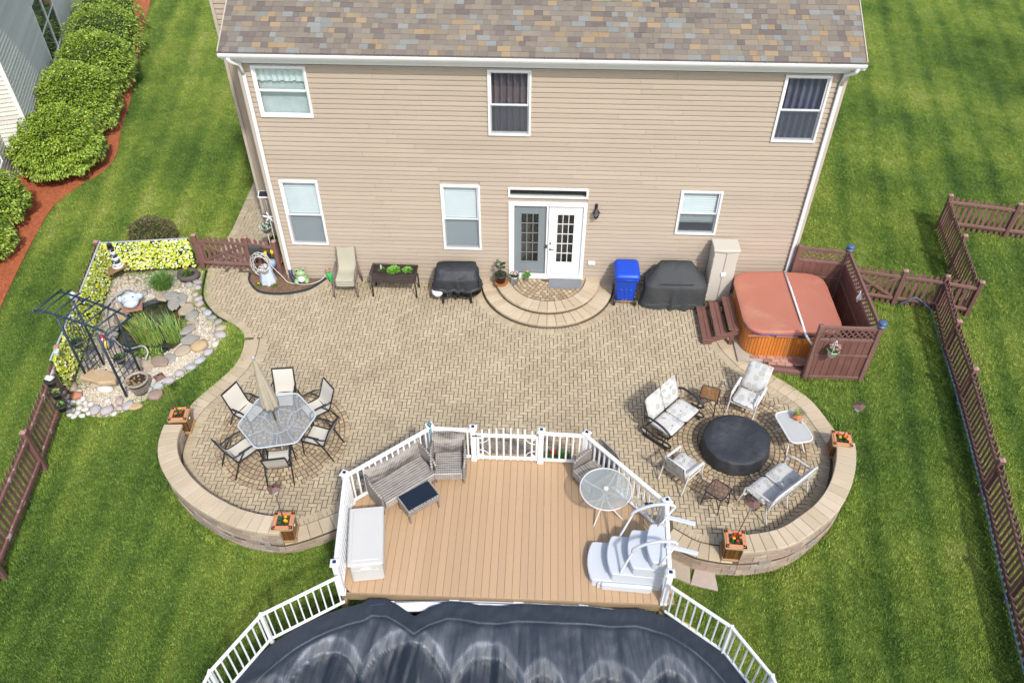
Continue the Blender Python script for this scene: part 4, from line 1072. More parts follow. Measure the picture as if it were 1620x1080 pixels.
def coverhalf(x0_, x1_, flip):
    q = MB(); nx_, ny_ = 22, 40; hy, hx, r_ = 1.16, 1.16, .44; V = {}; vs = []; fs = []
    for i in range(nx_ + 1):
        for j in range(ny_ + 1):
            x = x0_ + (x1_ - x0_) * i / nx_; e = max(0, abs(x) - (hx - r_)); lim = hy - r_ + math.sqrt(max(0, r_ * r_ - e * e)) if e > 0 else hy
            tt = -1 + 2 * j / ny_; y = lim * (math.sin(tt * PI / 2) * .35 + tt * .65)
            edge = min(lim - abs(y), hx - abs(x) if abs(x) > .3 else 9)
            z = .925 + .05 * (1 - abs(x) / hx) + .012 * mnoise.noise(Vector((x * 1.7, y * 1.7, 5))) - .030 * max(0, 1 - max(0, edge) / .05) ** 2
            V[i, j] = len(vs); vs.append((x, y, z))
    for i in range(nx_):
        for j in range(ny_): fs.append((V[i, j], V[i + 1, j], V[i + 1, j + 1], V[i, j + 1]))
    q.add(vs, fs, True)
    per = [V[i, 0] for i in range(nx_ + 1)] + [V[nx_, j] for j in range(1, ny_ + 1)] + [V[i, ny_] for i in range(nx_ - 1, -1, -1)] + [V[0, j] for j in range(ny_ - 1, 0, -1)]
    lo = [(vs[k][0], vs[k][1], .855 if True else 0) for k in per]; hi = [vs[k] for k in per]; n = len(per)
    q.add(lo + hi, [(k, (k + 1) % n, n + (k + 1) % n, n + k) for k in range(n)] + [tuple(range(n))[::-1]])
    return q
coverhalf(-1.16, .165, 0).build('cover_panel', m_tubcover, tub); coverhalf(.180, 1.16, 0).build('cover_panel', m_tubcover, tub)
q = MB()
for x in (-1.0, -.35): q.box(x + .15, -1.16, .80, .5, .012, .05); 
q.build('cover_skirt', m_tubcover, tub)
q = MB(); q.tube([(.17, 1.12, .99), (.17, .4, 1.02), (.17, -.8, 1.015), (.20, -1.18, .93), (.30, -1.30, .80), (.62, -1.66, .60)], .028, 8)
q.build('cover_lift_arm', m_wmetal, tub)
q = MB(); q.box(.165, -1.20, .84, .20, .02, .06, bev=.005); q.build('strap', m_black, tub)
# paver pad and timber edge in front of the tub
pad = thing('paver_pad', 'small red brick pad with timber edge below the hot tub', 'brick pad', (13.1, -3.05, 0))
m_redbrick = pm('red brick paver', (0, 0, 0), .9, .15, 4, .2, 60, .5, piece=.12, palette=[(3, (.38, .19, .14)), (2, (.44, .25, .19)), (2, (.32, .16, .13))], dirt=((.5, .42, .36), 6, .55, .7, .5))
for j in range(3):
    for i in range(8):
        x = -.75 + i * .21 + (.1 if j % 2 else 0); y = .27 - j * .11
        if x < -.62 + j * .2: continue
        q = MB(); q.cr = random.random(); q.box(x, y, .06, .20, .10, .06, bev=.006); q.build('brick', m_redbrick, pad)
q = MB(); q.bar((-.62, -.05, .035), (.72, -.24, .035), .10, .13, bev=.01); q.bar((-.5, .06, .04), (.72, -.12, .04), .02, .08); q.build('timber', pm('dull red timber', (.20, .10, .085), .8, .2, 4, .25, 30, .4), pad)
stp = thing('tub_steps', 'three brown composite steps leading up to the hot tub', 'steps', (11.32, -1.66, 0))
for k in range(3):
    z = .19 + .19 * k; x = .13 + .30 * k
    for j in (-.07, .07):
        q = MB(); q.cr = random.random(); q.box(x + j, 0, z - .0175, .134, 1.32, .035, bev=.006); q.build('tread_board', m_vinylbrown, stp)
    for y in (-.60, .60):
        q = MB(); q.box(x + (.0 if k < 2 else 0), y, (z - .035) / 2 if k in (0, 2) else z - .12, .10 if k == 2 else .26, .04, z - .036 if k in (0, 2) else .16, bev=.004); q.build('stringer', m_vinylbrown, stp)
for y in (-.622, .622):
    q = MB(); q.bar((.02, y, .06), (.88, y, .48), .03, .16, bev=.004); q.build('side_board', m_vinylbrown, stp)

# ------------------------------------------------------------ deck
DZ = 1.0
m_deck = pm('tan composite deck board', (.455, .305, .178), .72, .06, .9, .06, 60, .12, 120, .001, piece=.05, stretch=(1, .12, 1), dirt=((.60, .44, .28), 1.4, .5, .8, .25))
m_screwm = pm('screw head', (.22, .14, .08), .6, .1, 3, .1, 30, 0)
deck = thing('deck', 'raised tan composite deck with white railings beside the pool', 'deck', (6.55, -8.7, 0))
DO = Vector((6.55, -8.7, 0))
DP = [(3.70, -10.22), (3.50, -8.31), (4.97, -7.05), (5.84, -7.07), (7.21, -7.09), (8.11, -7.12), (9.54, -8.68), (9.45, -10.18)]
DOUT = [(3.72, -10.20), (3.44, -8.27), (4.93, -6.99), (8.14, -7.05), (9.61, -8.64), (9.52, -10.20)]
xs_ = 3.42; BW = .1385
def yr_at(x):
    ys_ = []
    for i in range(len(DOUT)):
        (xa, ya), (xb, yb) = DOUT[i], DOUT[(i + 1) % len(DOUT)]
        if (xa <= x < xb) or (xb <= x < xa): ys_.append(ya + (yb - ya) * (x - xa) / (xb - xa))
    return (min(ys_), max(ys_)) if len(ys_) >= 2 else None
while xs_ < 9.62:
    x0_, x1_ = xs_ + .002, xs_ + BW - .002; xs_ += BW
    a, b = yr_at(x0_ + .003), yr_at(x1_ - .003)
    if a is None and b is None: continue
    if a is None: x0_ = max(x0_, 3.45); a = (b[0], b[0] + .02) if False else (b[0] + .15, b[0] + .2); a = yr_at(x0_ + .03) or b
    if b is None: b = a
    bl_, tl_ = a; br_, tr_ = b; cxp, cyp = (x0_ + x1_) / 2 - DO.x, (bl_ + tl_) / 2 - DO.y
    poly = [(x0_, bl_), (x1_, br_), (x1_, tr_), (x0_, tl_)]
    # a butt joint across some boards
    if 5 < x0_ < 8.2 and random.random() < 0: pass
    q = MB(); q.cr = random.random(); q.prism([(p[0] - DO.x - cxp, p[1] - DO.y - cyp) for p in poly], -.025, .0, .003); q.build('deck_board', m_deck, deck, loc=(cxp, cyp, DZ + random.uniform(-.001, .001)))
q = MB()
for j in range(8):
    y = -10.1 + j * .41
    for i in range(46):
        for dx in (.025, .11):
            x = 3.42 + i * BW + dx; rr_ = yr_at(x)
            if rr_ and rr_[0] + .05 < y < rr_[1] - .05 and random.random() < .85: q.lathe([(.0048, 0), (.003, .0015)], x - DO.x, y - DO.y + random.uniform(-.008, .008), DZ + .0012, 6)
o = q.build('deck_screws', m_screwm, deck); o['kind'] = 'stuff'
q = MB()
for i in range(len(DOUT)):
    a, b = DOUT[i], DOUT[(i + 1) % len(DOUT)]; q.bar((a[0] - DO.x, a[1] - DO.y, DZ - .13), (b[0] - DO.x, b[1] - DO.y, DZ - .13), .03, .2)
for x, y in DP + [(6.5, -10.1), (6.5, -8.6)]: q.box(x - DO.x, y - DO.y, DZ / 2 - .45, .10, .10, DZ + .5)
for j in range(8): q.box(0, -1.4 + j * .41, DZ - .1, 5.6 if j < 4 else 3.4, .04, .13)
q.build('frame', pm('treated frame', (.30, .22, .13), .8, .2, 4, .2, 30, .3), deck)
m_solar = pm('solar cell', (.015, .03, .10), .25, .2, 60, .2, 90, 0)
for i, (x, y) in enumerate(DP):
    a = (DP[min(i + 1, 7)][0] - DP[max(i - 1, 0)][0], DP[min(i + 1, 7)][1] - DP[max(i - 1, 0)][1]); ang = math.atan2(a[1], a[0])
    ang = ang if i in (0, 3, 4, 7) else ang
    q = MB(); q.box(0, 0, .48, .105, .105, .98, bev=.006); q.box(0, 0, .03, .125, .125, .06, bev=.006); p_ = q.build('post', m_white, deck, loc=(x - DO.x, y - DO.y, DZ), rz=ang)
    q = MB(); q.box(0, 0, .985, .155, .155, .03, bev=.006); q.box(0, 0, 1.01, .12, .12, .03, bev=.01); q.build('post_cap', m_white, p_)
    q = MB(); q.box(0, 0, 1.028, .062, .062, .006); q.build('solar_cell', m_solar, p_)
def baluster_mesh(h, w=.034):
    q = MB(); q.box(0, 0, h / 2, w, w, h, bev=.003); return q.mesh('baluster', m_white)
BM = baluster_mesh(.80)
def railing(a, b, z=DZ, n=None, hgt=.90, parent=deck, org=DO, rw=.075, inset=.055, bm=BM, sp=.128):
    a = Vector((a[0] - org.x, a[1] - org.y, z)); b = Vector((b[0] - org.x, b[1] - org.y, z)); d = (b - a).normalized(); L = (b - a).length; up = Vector((0, 0, 1))
    q = MB(); q.bar(a + d * inset + up * hgt, b - d * inset + up * hgt, rw, .06, bev=.012); top = q.build('railing', m_white, parent)
    q = MB(); q.bar(a + d * inset + up * .085, b - d * inset + up * .085, rw * .72, .05, bev=.006); q.build('bottom_rail', m_white, top)
    k = n or max(2, int((L - .1) / sp))
    for j in range(k):
        part(bm, 'baluster', top, a + d * (inset + (L - 2 * inset) * (j + .5) / k) + up * .085, rz=math.atan2(d.y, d.x))
    return top
for i in (0, 1, 2, 4, 5, 6): railing(DP[i], DP[i + 1])
# gate with taller pickets and bracketed corners
gt = thing('deck_gate', 'white vinyl gate with arched pickets at the top of the deck stairs', 'gate', (5.9, -7.08, DZ))
q = MB(); L = 1.25
q.bar((.02, 0, .09), (L, 0, .09), .045, .07, bev=.006); q.bar((.02, 0, .78), (L, 0, .78), .045, .08, bev=.006); q.bar((.03, .0, .05), (.03, 0, .82), .05, .07, bev=.006, up=(0, 1, 0)); q.bar((L - .02, 0, .05), (L - .02, 0, .82), .05, .07, bev=.006, up=(0, 1, 0)); q.build('gate_frame', m_white, gt)
for j in range(8):
    t_ = (j + .5) / 8; h = .90 + .09 * math.sin(PI * t_); q = MB(); q.box(.05 + (L - .1) * t_, 0, h / 2 + .02, .034, .03, h, bev=.004); q.build('picket', m_white, gt)
q = MB()
for sx, x in ((1, .06), (-1, L - .05)):
    for sz, z in ((1, .12), (-1, .74)):
        q.tube([(x + sx * .20 * math.cos(R(a)) + sx * 0, .0, z + sz * .20 * math.sin(R(a))) for a in range(0, 91, 10)][::1], .009, 6)
        q.tube([(x + sx * (.055 + .03 * math.cos(R(a))), .0, z + sz * (.055 + .03 * math.sin(R(a)))) for a in range(0, 360, 40)], .008, 6, closed=True)
        q.box(x + sx * .02, 0, z, .05, .02, .12); q.box(x + sx * .05, 0, z, .10, .02, .04)
q.build('corner_bracket', m_white, gt)
q = MB(); q.box(-.03, -.04, .80, .10, .02, .03); q.tube([(0, -.05, .80), (.1, -.05, .80)], .008, 6); q.build('latch', m_black, gt)
# stairs down to the patio
m_step2 = pm('weathered stair board', (.30, .25, .19), .8, .2, 3, .25, 30, .3, piece=.1, stretch=(.2, 1, 1))
stair = thing('deck_stairs', 'wooden stairs going down from the white deck gate to the patio', 'stairs', (6.53, -7.03, 0))
for k, z in enumerate((.80, .60, .40, .20)):
    for j in range(2):
        q = MB(); q.cr = random.random(); q.box(0, .09 + k * .28 + j * .14, z - .013, 1.25, .132, .026, bev=.004); q.build('tread_board', m_deck if k == 0 else m_step2, stair)
for x in (-.61, 0, .61):
    q = MB(); q.bar((x, .06, .62), (x, 1.1, .02), .04, .18); q.build('stringer', m_step2, stair)
# dark bracket lamps clipped on the corner railings, tube on the rail
for x, y, lab in ((3.72, -8.02, 'left'), (9.30, -8.42, 'right')):
    q = MB(); q.box(0, 0, 0, .19, .05, .05, bev=.006); q.box(.10, 0, -.02, .03, .03, .08)
    tag(q.build('rail_bracket', pm('dark bracket ' + lab, (.02, .03, .05), .4, .1, 3, 0, 30, 0), loc=(x, y, DZ + .50)), 'dark rectangular bracket clipped to the railing by the %s corner post of the deck' % lab, 'bracket')
q = MB(); q.tube([(5.02, -7.14, 1.06), (5.0, -7.13, 1.5), (4.98, -7.10, 2.04)], .028, 10); q.lathe([(.03, 0), (.04, .02), (.03, .05), (.045, .06), (.03, .09)], 4.98, -7.10, 2.03, 10)
tag(q.build('flag_tube', pm('teal tube', (.09, .20, .23), .35, .1, 3, .1, 30, 0)), 'dusty teal pole strapped to the deck post behind the wicker love seat', 'pole')

# ------------------------------------------------------------ pool with its fence, and the cover lying on it
POOLV = [Vector((*p, 0)) for p in POOL]
pool = thing('swimming_pool', 'above ground oval pool with white rim and white fence below the deck', 'pool', (6.5, -13.6, 0)); PO = Vector((6.5, -13.6, 0))
full_loop = [Vector((*p, 0)) - PO for p in POOLF]; full_loop.append(full_loop[0].copy())
q = MB(); q.sweep(full_loop, [(.0, -.5), (.02, -.5), (.02, .93), (.0, .93)]); q.build('pool_wall', m_wmetal, pool)
rim = resample(full_loop, 1.18)
for i in range(len(rim) - 1):
    a, b = rim[i], rim[i + 1]; d = (b - a).normalized(); n = Vector((-d.y, d.x, 0)); q = MB()
    q.prism([a + d * .05 + n * .05, b - d * .05 + n * .05, b - d * .05 - n * .14, a + d * .05 - n * .14], .885, .915, .006); q.build('top_rail', m_white, pool)
    q = MB(); q.prism([a - d * .09 + n * .06, a + d * .09 + n * .06, a + d * .085 - n * .16, a + n * -.19, a - d * .085 - n * .16], .88, .925, .008); q.build('rail_cap', m_white, pool)
q = MB(); q.prism([p for p in full_loop[:-1]], .0, .55); q.build('pool_water', pm('dark pool water', (.01, .02, .03), .1, .1, 2, 0, 20, 0), pool)
BM2 = MB(); BM2.box(0, 0, .40, .026, .026, .80, bev=.003); BM2 = BM2.mesh('baluster_slim', m_wmetal)
fl = [(3.79, -10.38), (2.64, -11.14), (2.10, -12.12), (1.85, -13.4)]; frr = [(9.44, -10.33), (10.38, -11.04), (10.88, -11.83), (11.2, -13.2)]
for seq in (fl, frr):
    for i in range(len(seq) - 1): railing(seq[i], seq[i + 1], z=.93, hgt=.90, parent=pool, org=PO, rw=.05, inset=.02, bm=BM2, sp=.125)
    for (x, y) in seq[1:]:
        q = MB(); q.box(x - PO.x, y - PO.y, 1.37, .06, .06, 1.0, bev=.004); q.build('fence_post', m_wmetal, pool)
# cover
m_cover, t, b = new_mat('black pool cover')
pos = t.nodes.new('ShaderNodeNewGeometry').outputs['Position']
at = t.nodes.new('ShaderNodeAttribute'); at.attribute_name = 'dust'
mpn = t.nodes.new('ShaderNodeMapping'); mpn.inputs['Scale'].default_value = (13, 1.6, 2); t.links.new(pos, mpn.inputs[0])
stn = _noise(t, mpn.outputs[0], 3.0, 5, .75); fn = _noise(t, pos, 90, 2, .6)
fdu = _math(t, 'MULTIPLY', at.outputs['Fac'], _math(t, 'MULTIPLY_ADD', stn, .9, .5))
fdu = _math(t, 'MULTIPLY', fdu, _math(t, 'MULTIPLY_ADD', fn, .8, .6))
col = _ramp(t, fdu, [(0.0, (.012, .018, .028)), (.30, (.034, .043, .056)), (.65, (.10, .112, .13)), (1.0, (.27, .29, .32))])
t.links.new(col, b.inputs['Base Color']); b.inputs['Roughness'].default_value = .48; b.inputs['Specular IOR Level'].default_value = .45
bn = t.nodes.new('ShaderNodeBump'); bn.inputs['Strength'].default_value = .5; bn.inputs['Distance'].default_value = .02
mpb = t.nodes.new('ShaderNodeMapping'); mpb.inputs['Scale'].default_value = (14, 2.2, 2); mpb.inputs['Rotation'].default_value = (0, 0, .12); t.links.new(pos, mpb.inputs[0])
t.links.new(_noise(t, mpb.outputs[0], 2.2, 5, .7), bn.inputs['Height']); t.links.new(bn.outputs[0], b.inputs['Normal'])
edge = resample([p for p in POOLV if p.y > -13.61], .035); n_ = len(edge)
NV = 86; cv = []; dust = []
LOBX = [2.75, 3.72, 4.98, 6.38, 7.32, 8.45, 9.45, 10.2]; LOBW = [.62, .60, .72, .66, .46, .66, .52, .5]; LOBY = [-11.75, -11.05, -10.84, -11.02, -11.27, -11.25, -11.16, -11.7]
def gro(x):  # tie points pull the edge over the deck side
    pts = (4.28, 4.55, 5.95, 6.32, 7.75, 8.35, 9.15); return max(math.exp(-((x - p) / .22) ** 2) for p in pts)
EX = [4.0, 4.21, 4.5, 4.72, 5.02, 5.29, 5.6, 5.83, 6.19, 6.53, 6.86, 7.11, 7.49, 7.87, 8.11, 8.53, 9.01, 9.25, 9.7]
EY = [-10.42, -10.29, -10.285, -10.40, -10.60, -10.41, -10.285, -10.285, -10.34, -10.34, -10.285, -10.28, -10.285, -10.285, -10.285, -10.32, -10.29, -10.35, -10.55]
for j in range(NV + 1):
    for i, e in enumerate(edge):
        d = edge[min(i + 3, n_ - 1)] - edge[max(i - 3, 0)]; d.normalize(); nn = Vector((d.y, -d.x, 0))
        s = e.x; mid_ = smooth((s - 3.9) / .5) * smooth((9.2 - s) / .5)
        yt = float(np.interp(s, EX, EY)); mid_ = smooth((s - 3.95) / .3) * smooth((9.6 - s) / .4)
        out0 = (e.y - yt) * mid_ - .05 * (1 - mid_)
        v = (j / NV) ** 1.25 * 3.15
        cen = Vector((6.5, -15.2, 0)); dirn = (nn * (1 - min(1, v / 2.0)) + (cen - e).normalized() * min(1, v / 2.0)).normalized()
        p = e + nn * out0 + dirn * v
        hump = 1e9; lob = 0
        for lx, lw, ly in zip(LOBX, LOBW, LOBY):
            yb = ly - ((p.x - lx) / lw) ** 2 * .55
            hump = min(hump, p.y - yb) if True else hump
        # signed distance to nearest lobe edge: negative = inside the dark pool
        dd = min((p.y - (ly - abs((p.x - lx) / lw) ** 2.2 * .55)) if abs(p.x - lx) < lw * 1.9 else 9 for lx, lw, ly in zip(LOBX, LOBW, LOBY))
        fold = .33
        z = .985 - .040 * smooth(v / fold) - .30 * smooth((v - fold * .8) / 1.6)
        z += -.05 * smooth(-dd / .4) + .02 * math.exp(-((dd) / .10) ** 2) - .035 * smooth((-dd - .2) / .05)
        w = smooth((v - .3) / .3) * (1 - .55 * smooth((v - 1.2) / 1.2))
        fx = (p.x - 6.5) / (1 + .10 * v)
        z += w * (.045 * math.sin(fx * 9.5 + 1.2 * math.sin(fx * 3.1)) + .014 * math.sin(fx * 27 + 2 * math.sin(fx * 4)) + .006 * math.sin(fx * 61 + v * 3))
        z += .010 * mnoise.noise(Vector((p.x * 5, p.y * 5, 2))) + .007 * mnoise.noise(Vector((p.x * 14, p.y * 6, 7)))
        if j == 0: z -= .02
        cv.append((p.x, p.y, z))
        seam = .75 * math.exp(-((v - fold) / .012) ** 2)
        inn = smooth((v - fold - .03) / .08)
        st1 = .5 + .5 * mnoise.noise(Vector((fx * 9, v * .8, 4))); st2 = .5 + .5 * mnoise.noise(Vector((fx * 30, v * 1.5, 8)))
        if dd > 0: du = .10 + inn * ((.20 + .55 * math.exp(-dd / .22)) * (.35 + 1.0 * st1) + .10 * st2)
        elif dd > -.21: du = .10 + inn * (.32 + .22 * st2)
        else: du = .03 + .04 * st2
        du += inn * (.50 * math.exp(-(dd / .05) ** 2) * (.2 + 1.1 * st1) + .45 * math.exp(-((dd + .21) / .018) ** 2))
        if v < fold - .02: du = .10 + .07 * st1
        du = max(0, min(1, du + seam)) * (.85 + .4 * mnoise.noise(Vector((p.x * 1.3, p.y * 1.3, 9))))
        dust.append(max(0, du))
cf = [(j * n_ + i, j * n_ + i + 1, (j + 1) * n_ + i + 1, (j + 1) * n_ + i) for j in range(NV) for i in range(n_ - 1)]
me = bpy.data.meshes.new('pool_cover'); me.from_pydata(cv, [], cf); me.materials.append(m_cover); me.polygons.foreach_set('use_smooth', [True] * len(cf))
me.flip_normals() if me.polygons[len(cf) // 2].normal.z < 0 else None
a_ = me.attributes.new('dust', 'FLOAT', 'POINT'); a_.data.foreach_set('value', dust)
o = bpy.data.objects.new('pool_cover', me); C.objects.link(o); tag(o, 'black winter cover sagging over the pool with dusty arcs', 'pool cover')
q = MB(); q.tube([(edge[i].x, edge[i].y - .02, .972) for i in range(0, n_, 4) if 4.0 < edge[i].x < 9.4], .005, 5)
tag(q.build('cover_cable', pm('blue cable', (.03, .06, .18), .4, .1, 2, 0, 20, 0)), 'thin blue cable lacing the edge of the pool cover by the deck', 'cable')
q = MB(); q.tube(catmull([(9.62, -10.62, .90), (9.75, -10.52, .93), (9.92, -10.62, .92), (10.3, -10.98, .9), (10.45, -11.15, .86)], 6), .045, 8)
tag(q.build('pool_float', pm('yellow foam', (.75, .55, .10), .6, .1, 3, .05, 30, 0)), 'yellow foam noodle tucked between the pool cover and right fence', 'pool noodle')
# ------------------------------------------------------------ furniture materials
m_sling = pm('cream sling fabric', (.55, .52, .45), .8, .05, 3, .05, 120, .3, 300, .001)
m_taupe = pm('taupe sling fabric', (.40, .385, .29), .8, .08, 3, .06, 120, .3, 300, .001)
m_brownmetal = pm('taupe painted metal', (.20, .15, .13), .5, .1, 3, .1, 40, .1)
m_offwhite = pm('off white painted metal', (.62, .60, .56), .45, .08, 4, .08, 40, .1)
m_umb = pm('beige umbrella cloth', (.42, .365, .28), .85, .12, 5, .08, 80, .3, 120, .003)
m_bronze = pm('bronze pole', (.11, .075, .045), .45, .2, 4, .1, 30, .1)
m_blackcover = pm('black fabric cover', (.026, .030, .036), .62, .2, 2.2, .18, 60, .6, 6, .05, dirt=((.07, .072, .075), 2.2, .5, .75, .5))
m_greycover = pm('charcoal fabric cover', (.042, .046, .048), .75, .12, 2.5, .15, 90, .55, 6, .045, dirt=((.08, .08, .075), 1.7, .5, .75, .6))
m_wickerg = None
def wicker_mat(name, base, dark, axis, freq=62):
    m, t, b = new_mat(name); vec = t.nodes.new('ShaderNodeTexCoord').outputs['Object']
    sp = t.nodes.new('ShaderNodeSeparateXYZ'); t.links.new(vec, sp.inputs[0])
    w = _math(t, 'SINE', _math(t, 'MULTIPLY', sp.outputs[axis], freq * 2)); o2 = (axis + 1) % 3
    w2 = _math(t, 'SINE', _math(t, 'MULTIPLY', sp.outputs[o2 if o2 != 2 else 0], freq * 3.2))
    n = _noise(t, vec, 9, 3, .7)
    ms = t.nodes.new('ShaderNodeMapping'); sc_ = [3.0, 3.0, 3.0]; sc_[axis] = 90; ms.inputs['Scale'].default_value = sc_; t.links.new(vec, ms.inputs[0])
    st_ = _noise(t, ms.outputs[0], 1.0, 2, .6)
    f = _math(t, 'MULTIPLY_ADD', w, .16, _math(t, 'MULTIPLY_ADD', w2, .10, _math(t, 'MULTIPLY_ADD', st_, .9, .02)))
    f = _math(t, 'MULTIPLY_ADD', n, .25, _math(t, 'SUBTRACT', f, .12))
    t.links.new(_ramp(t, f, [(.22, dark), (.45, tuple((a + c) / 2 for a, c in zip(base, dark))), (.72, base)]), b.inputs['Base Color'])
    b.inputs['Roughness'].default_value = .6
    bn = t.nodes.new('ShaderNodeBump'); bn.inputs['Strength'].default_value = .8; bn.inputs['Distance'].default_value = .004
    t.links.new(f, bn.inputs['Height']); t.links.new(bn.outputs[0], b.inputs['Normal']); return m
m_wick = wicker_mat('grey wicker', (.42, .385, .345), (.075, .068, .062), 0, 55)
m_wickd = wicker_mat('grey wicker side', (.40, .37, .33), (.08, .07, .065), 2, 55)
m_wickb = wicker_mat('dark brown wicker', (.085, .062, .055), (.015, .012, .012), 2, 60)
# floral cushion: rings and dots printed on pale cloth
def cushion_mat():
    m, t, b = new_mat('medallion print cushion'); vec = t.nodes.new('ShaderNodeTexCoord').outputs['Object']
    vo = t.nodes.new('ShaderNodeTexVoronoi'); vo.inputs['Scale'].default_value = 6.4; vo.inputs['Randomness'].default_value = .75; t.links.new(vec, vo.inputs[0])
    d = vo.outputs['Distance']
    rg = _math(t, 'SINE', _math(t, 'MULTIPLY', d, 62.)); rm = _ramp(t, d, [(.0, (1, 1, 1)), (.43, (1, 1, 1)), (.46, (0, 0, 0))])
    f = _math(t, 'MULTIPLY', _ramp(t, rg, [(.3, (0, 0, 0)), (.6, (1, 1, 1))]), rm)
    vd = t.nodes.new('ShaderNodeTexVoronoi'); vd.inputs['Scale'].default_value = 24; t.links.new(vec, vd.inputs[0])
    dots = _ramp(t, vd.outputs['Distance'], [(.16, (1, 1, 1)), (.22, (0, 0, 0))]); keep = _ramp(t, _noise(t, vec, 14, 2), [(.5, (0, 0, 0)), (.55, (1, 1, 1))])
    hue = t.nodes.new('ShaderNodeSeparateColor'); t.links.new(vo.outputs['Color'], hue.inputs[0])
    ringc = _ramp(t, hue.outputs[0], [(0, (.21, .18, .13)), (.55, (.25, .21, .15)), (.6, (.17, .21, .23)), (1, (.29, .25, .17))], 'CONSTANT')
    base = _mix(t, _noise(t, vec, 3, 3), (.56, .555, .53), (.50, .495, .465))
    c = _mix(t, _math(t, 'MULTIPLY', f, .95), base, ringc)
    c = _mix(t, _math(t, 'MULTIPLY', dots, _math(t, 'MULTIPLY', keep, .95)), c, (.10, .14, .22))
    t.links.new(c, b.inputs['Base Color']); b.inputs['Roughness'].default_value = .85
    bn = t.nodes.new('ShaderNodeBump'); bn.inputs['Strength'].default_value = .3; bn.inputs['Distance'].default_value = .012
    t.links.new(_noise(t, vec, 9, 4), bn.inputs['Height']); t.links.new(bn.outputs[0], b.inputs['Normal']); return m
m_cush = cushion_mat()
def glass_mat(name, col, rough, base_alpha, bump=0, bscale=40, spec=(.9, .95, 1)):
    m, t, b = new_mat(name); b.inputs['Base Color'].default_value = (*col, 1); b.inputs['Roughness'].default_value = rough
    b.inputs['Alpha'].default_value = base_alpha; b.inputs['Specular IOR Level'].default_value = .6
    if bump:
        bn = t.nodes.new('ShaderNodeBump'); bn.inputs['Strength'].default_value = bump; bn.inputs['Distance'].default_value = .004
        vec = t.nodes.new('ShaderNodeNewGeometry').outputs['Position']; t.links.new(_noise(t, vec, bscale, 3), bn.inputs['Height']); t.links.new(bn.outputs[0], b.inputs['Normal'])
    return m
m_tglass = glass_mat('clear textured table glass', (.50, .54, .55), .08, .24, .03, 25)
m_rglass = glass_mat('pebbled round table glass', (.45, .50, .49), .12, .34, .8, 45)
m_fglass = glass_mat('frosted table glass', (.52, .53, .52), .30, .80, .3, 80)
m_amber = glass_mat('amber table glass', (.24, .11, .035), .10, .62)
m_smoke = glass_mat('smoky bronze table glass', (.17, .10, .07), .12, .48)
m_navy = pm('black glass ottoman top', (.012, .018, .028), .12, .1, 3, 0, 20, 0, spec=.6)

def curve_sheet(q, line, half, th=.012, bow=0.0):
    """sling: line of (x, z) swept over y -half..half"""
    n = len(line); m_ = 5; vs = []
    for k in (0, 1):
        for (x, z) in line:
            for j in range(m_ + 1):
                y = -half + 2 * half * j / m_; vs.append((x, y, z - bow * (1 - (y / half) ** 2) - k * th))
    fs = []; W = m_ + 1
    for i in range(n - 1):
        for j in range(m_):
            a = i * W + j; fs.append((a, a + 1, a + W + 1, a + W)); o = n * W; fs.append((o + a, o + a + W, o + a + W + 1, o + a + 1))
    q.add(vs, fs, True); return q
def sling_chair(label, loc, rz, group, m_f=m_black, m_s=m_sling, high=.95):
    t_ = thing('sling_chair', label, 'chair', loc, rz, group)
    line = [(.26, .41), (.24, .43), (.12, .42), (-.05, .405), (-.19, .41), (-.24, .45), (-.30, .60), (-.36, .76), (-.42, high - .02), (-.435, high)]
    curve_sheet(MB(), line, .225, .008, .018).build('sling', m_s, t_)
    for s in (-1, 1):
        q = MB(); y = s * .245
        q.tube(catmull([(.27, y, .395), (.24, y, .425), (0, y, .41), (-.2, y, .41), (-.25, y, .46), (-.36, y, .76), (-.44, y, high + .01)], 3), .016, 6)
        q.build('side_rail', m_f, t_)
        q = MB(); y2 = s * .28
        q.tube(catmull([(.30, y2, .0), (.27, y2, .40), (.25, y2, .60), (.18, y2, .655), (0, y2, .655), (-.2, y2, .64), (-.31, y, .63)], 4), .017, 6); q.build('arm_and_leg', m_f, t_)
        q = MB(); q.tube([(-.05, y2, .64), (-.12, y2, .55), (-.24, y2 , .40), (-.42, y2, .0)], .017, 6); q.build('leg', m_f, t_)
        q = MB(); q.box(-.02, y2, .668, .30, .045, .018, bev=.006); q.build('armrest', m_f, t_)
    q = MB(); q.bar((-.435, -.245, high), (-.435, .245, high), .028); q.bar((.26, -.26, .395), (.26, .26, .395), .022); q.bar((-.2, -.26, .395), (-.2, .26, .395), .022); q.build('cross_bar', m_f, t_)
    return t_
TC = (1.34, -5.92)
CH = [(150, .97, 'cream sling chair at the upper left of the glass dining table, nearest the pond lawn'),
      (98, .95, 'cream sling chair behind the glass dining table, partly under the closed umbrella'),
      (44, .93, 'cream sling chair at the upper right of the glass dining table'),
      (-11, .95, 'cream sling chair at the lower right of the glass dining table, back towards the deck'),
      (-77, .90, 'cream sling chair at the near side of the glass dining table, back to the camera'),
      (-136, .95, 'cream sling chair at the lower left of the dining table by the curved wall')]
for a, r_, lab in CH:
    sling_chair(lab, (TC[0] + r_ * math.cos(R(a)), TC[1] + r_ * math.sin(R(a)), .012), R(a + 180 + random.uniform(-5, 5)), 'sling chairs round the dining table')
dt = thing('dining_table', 'hexagonal glass patio table with the umbrella through its centre', 'table', (*TC, .012))
hexr = [(.87 * math.cos(R(13 + 60 * k)), .87 * math.sin(R(13 + 60 * k))) for k in range(6)]
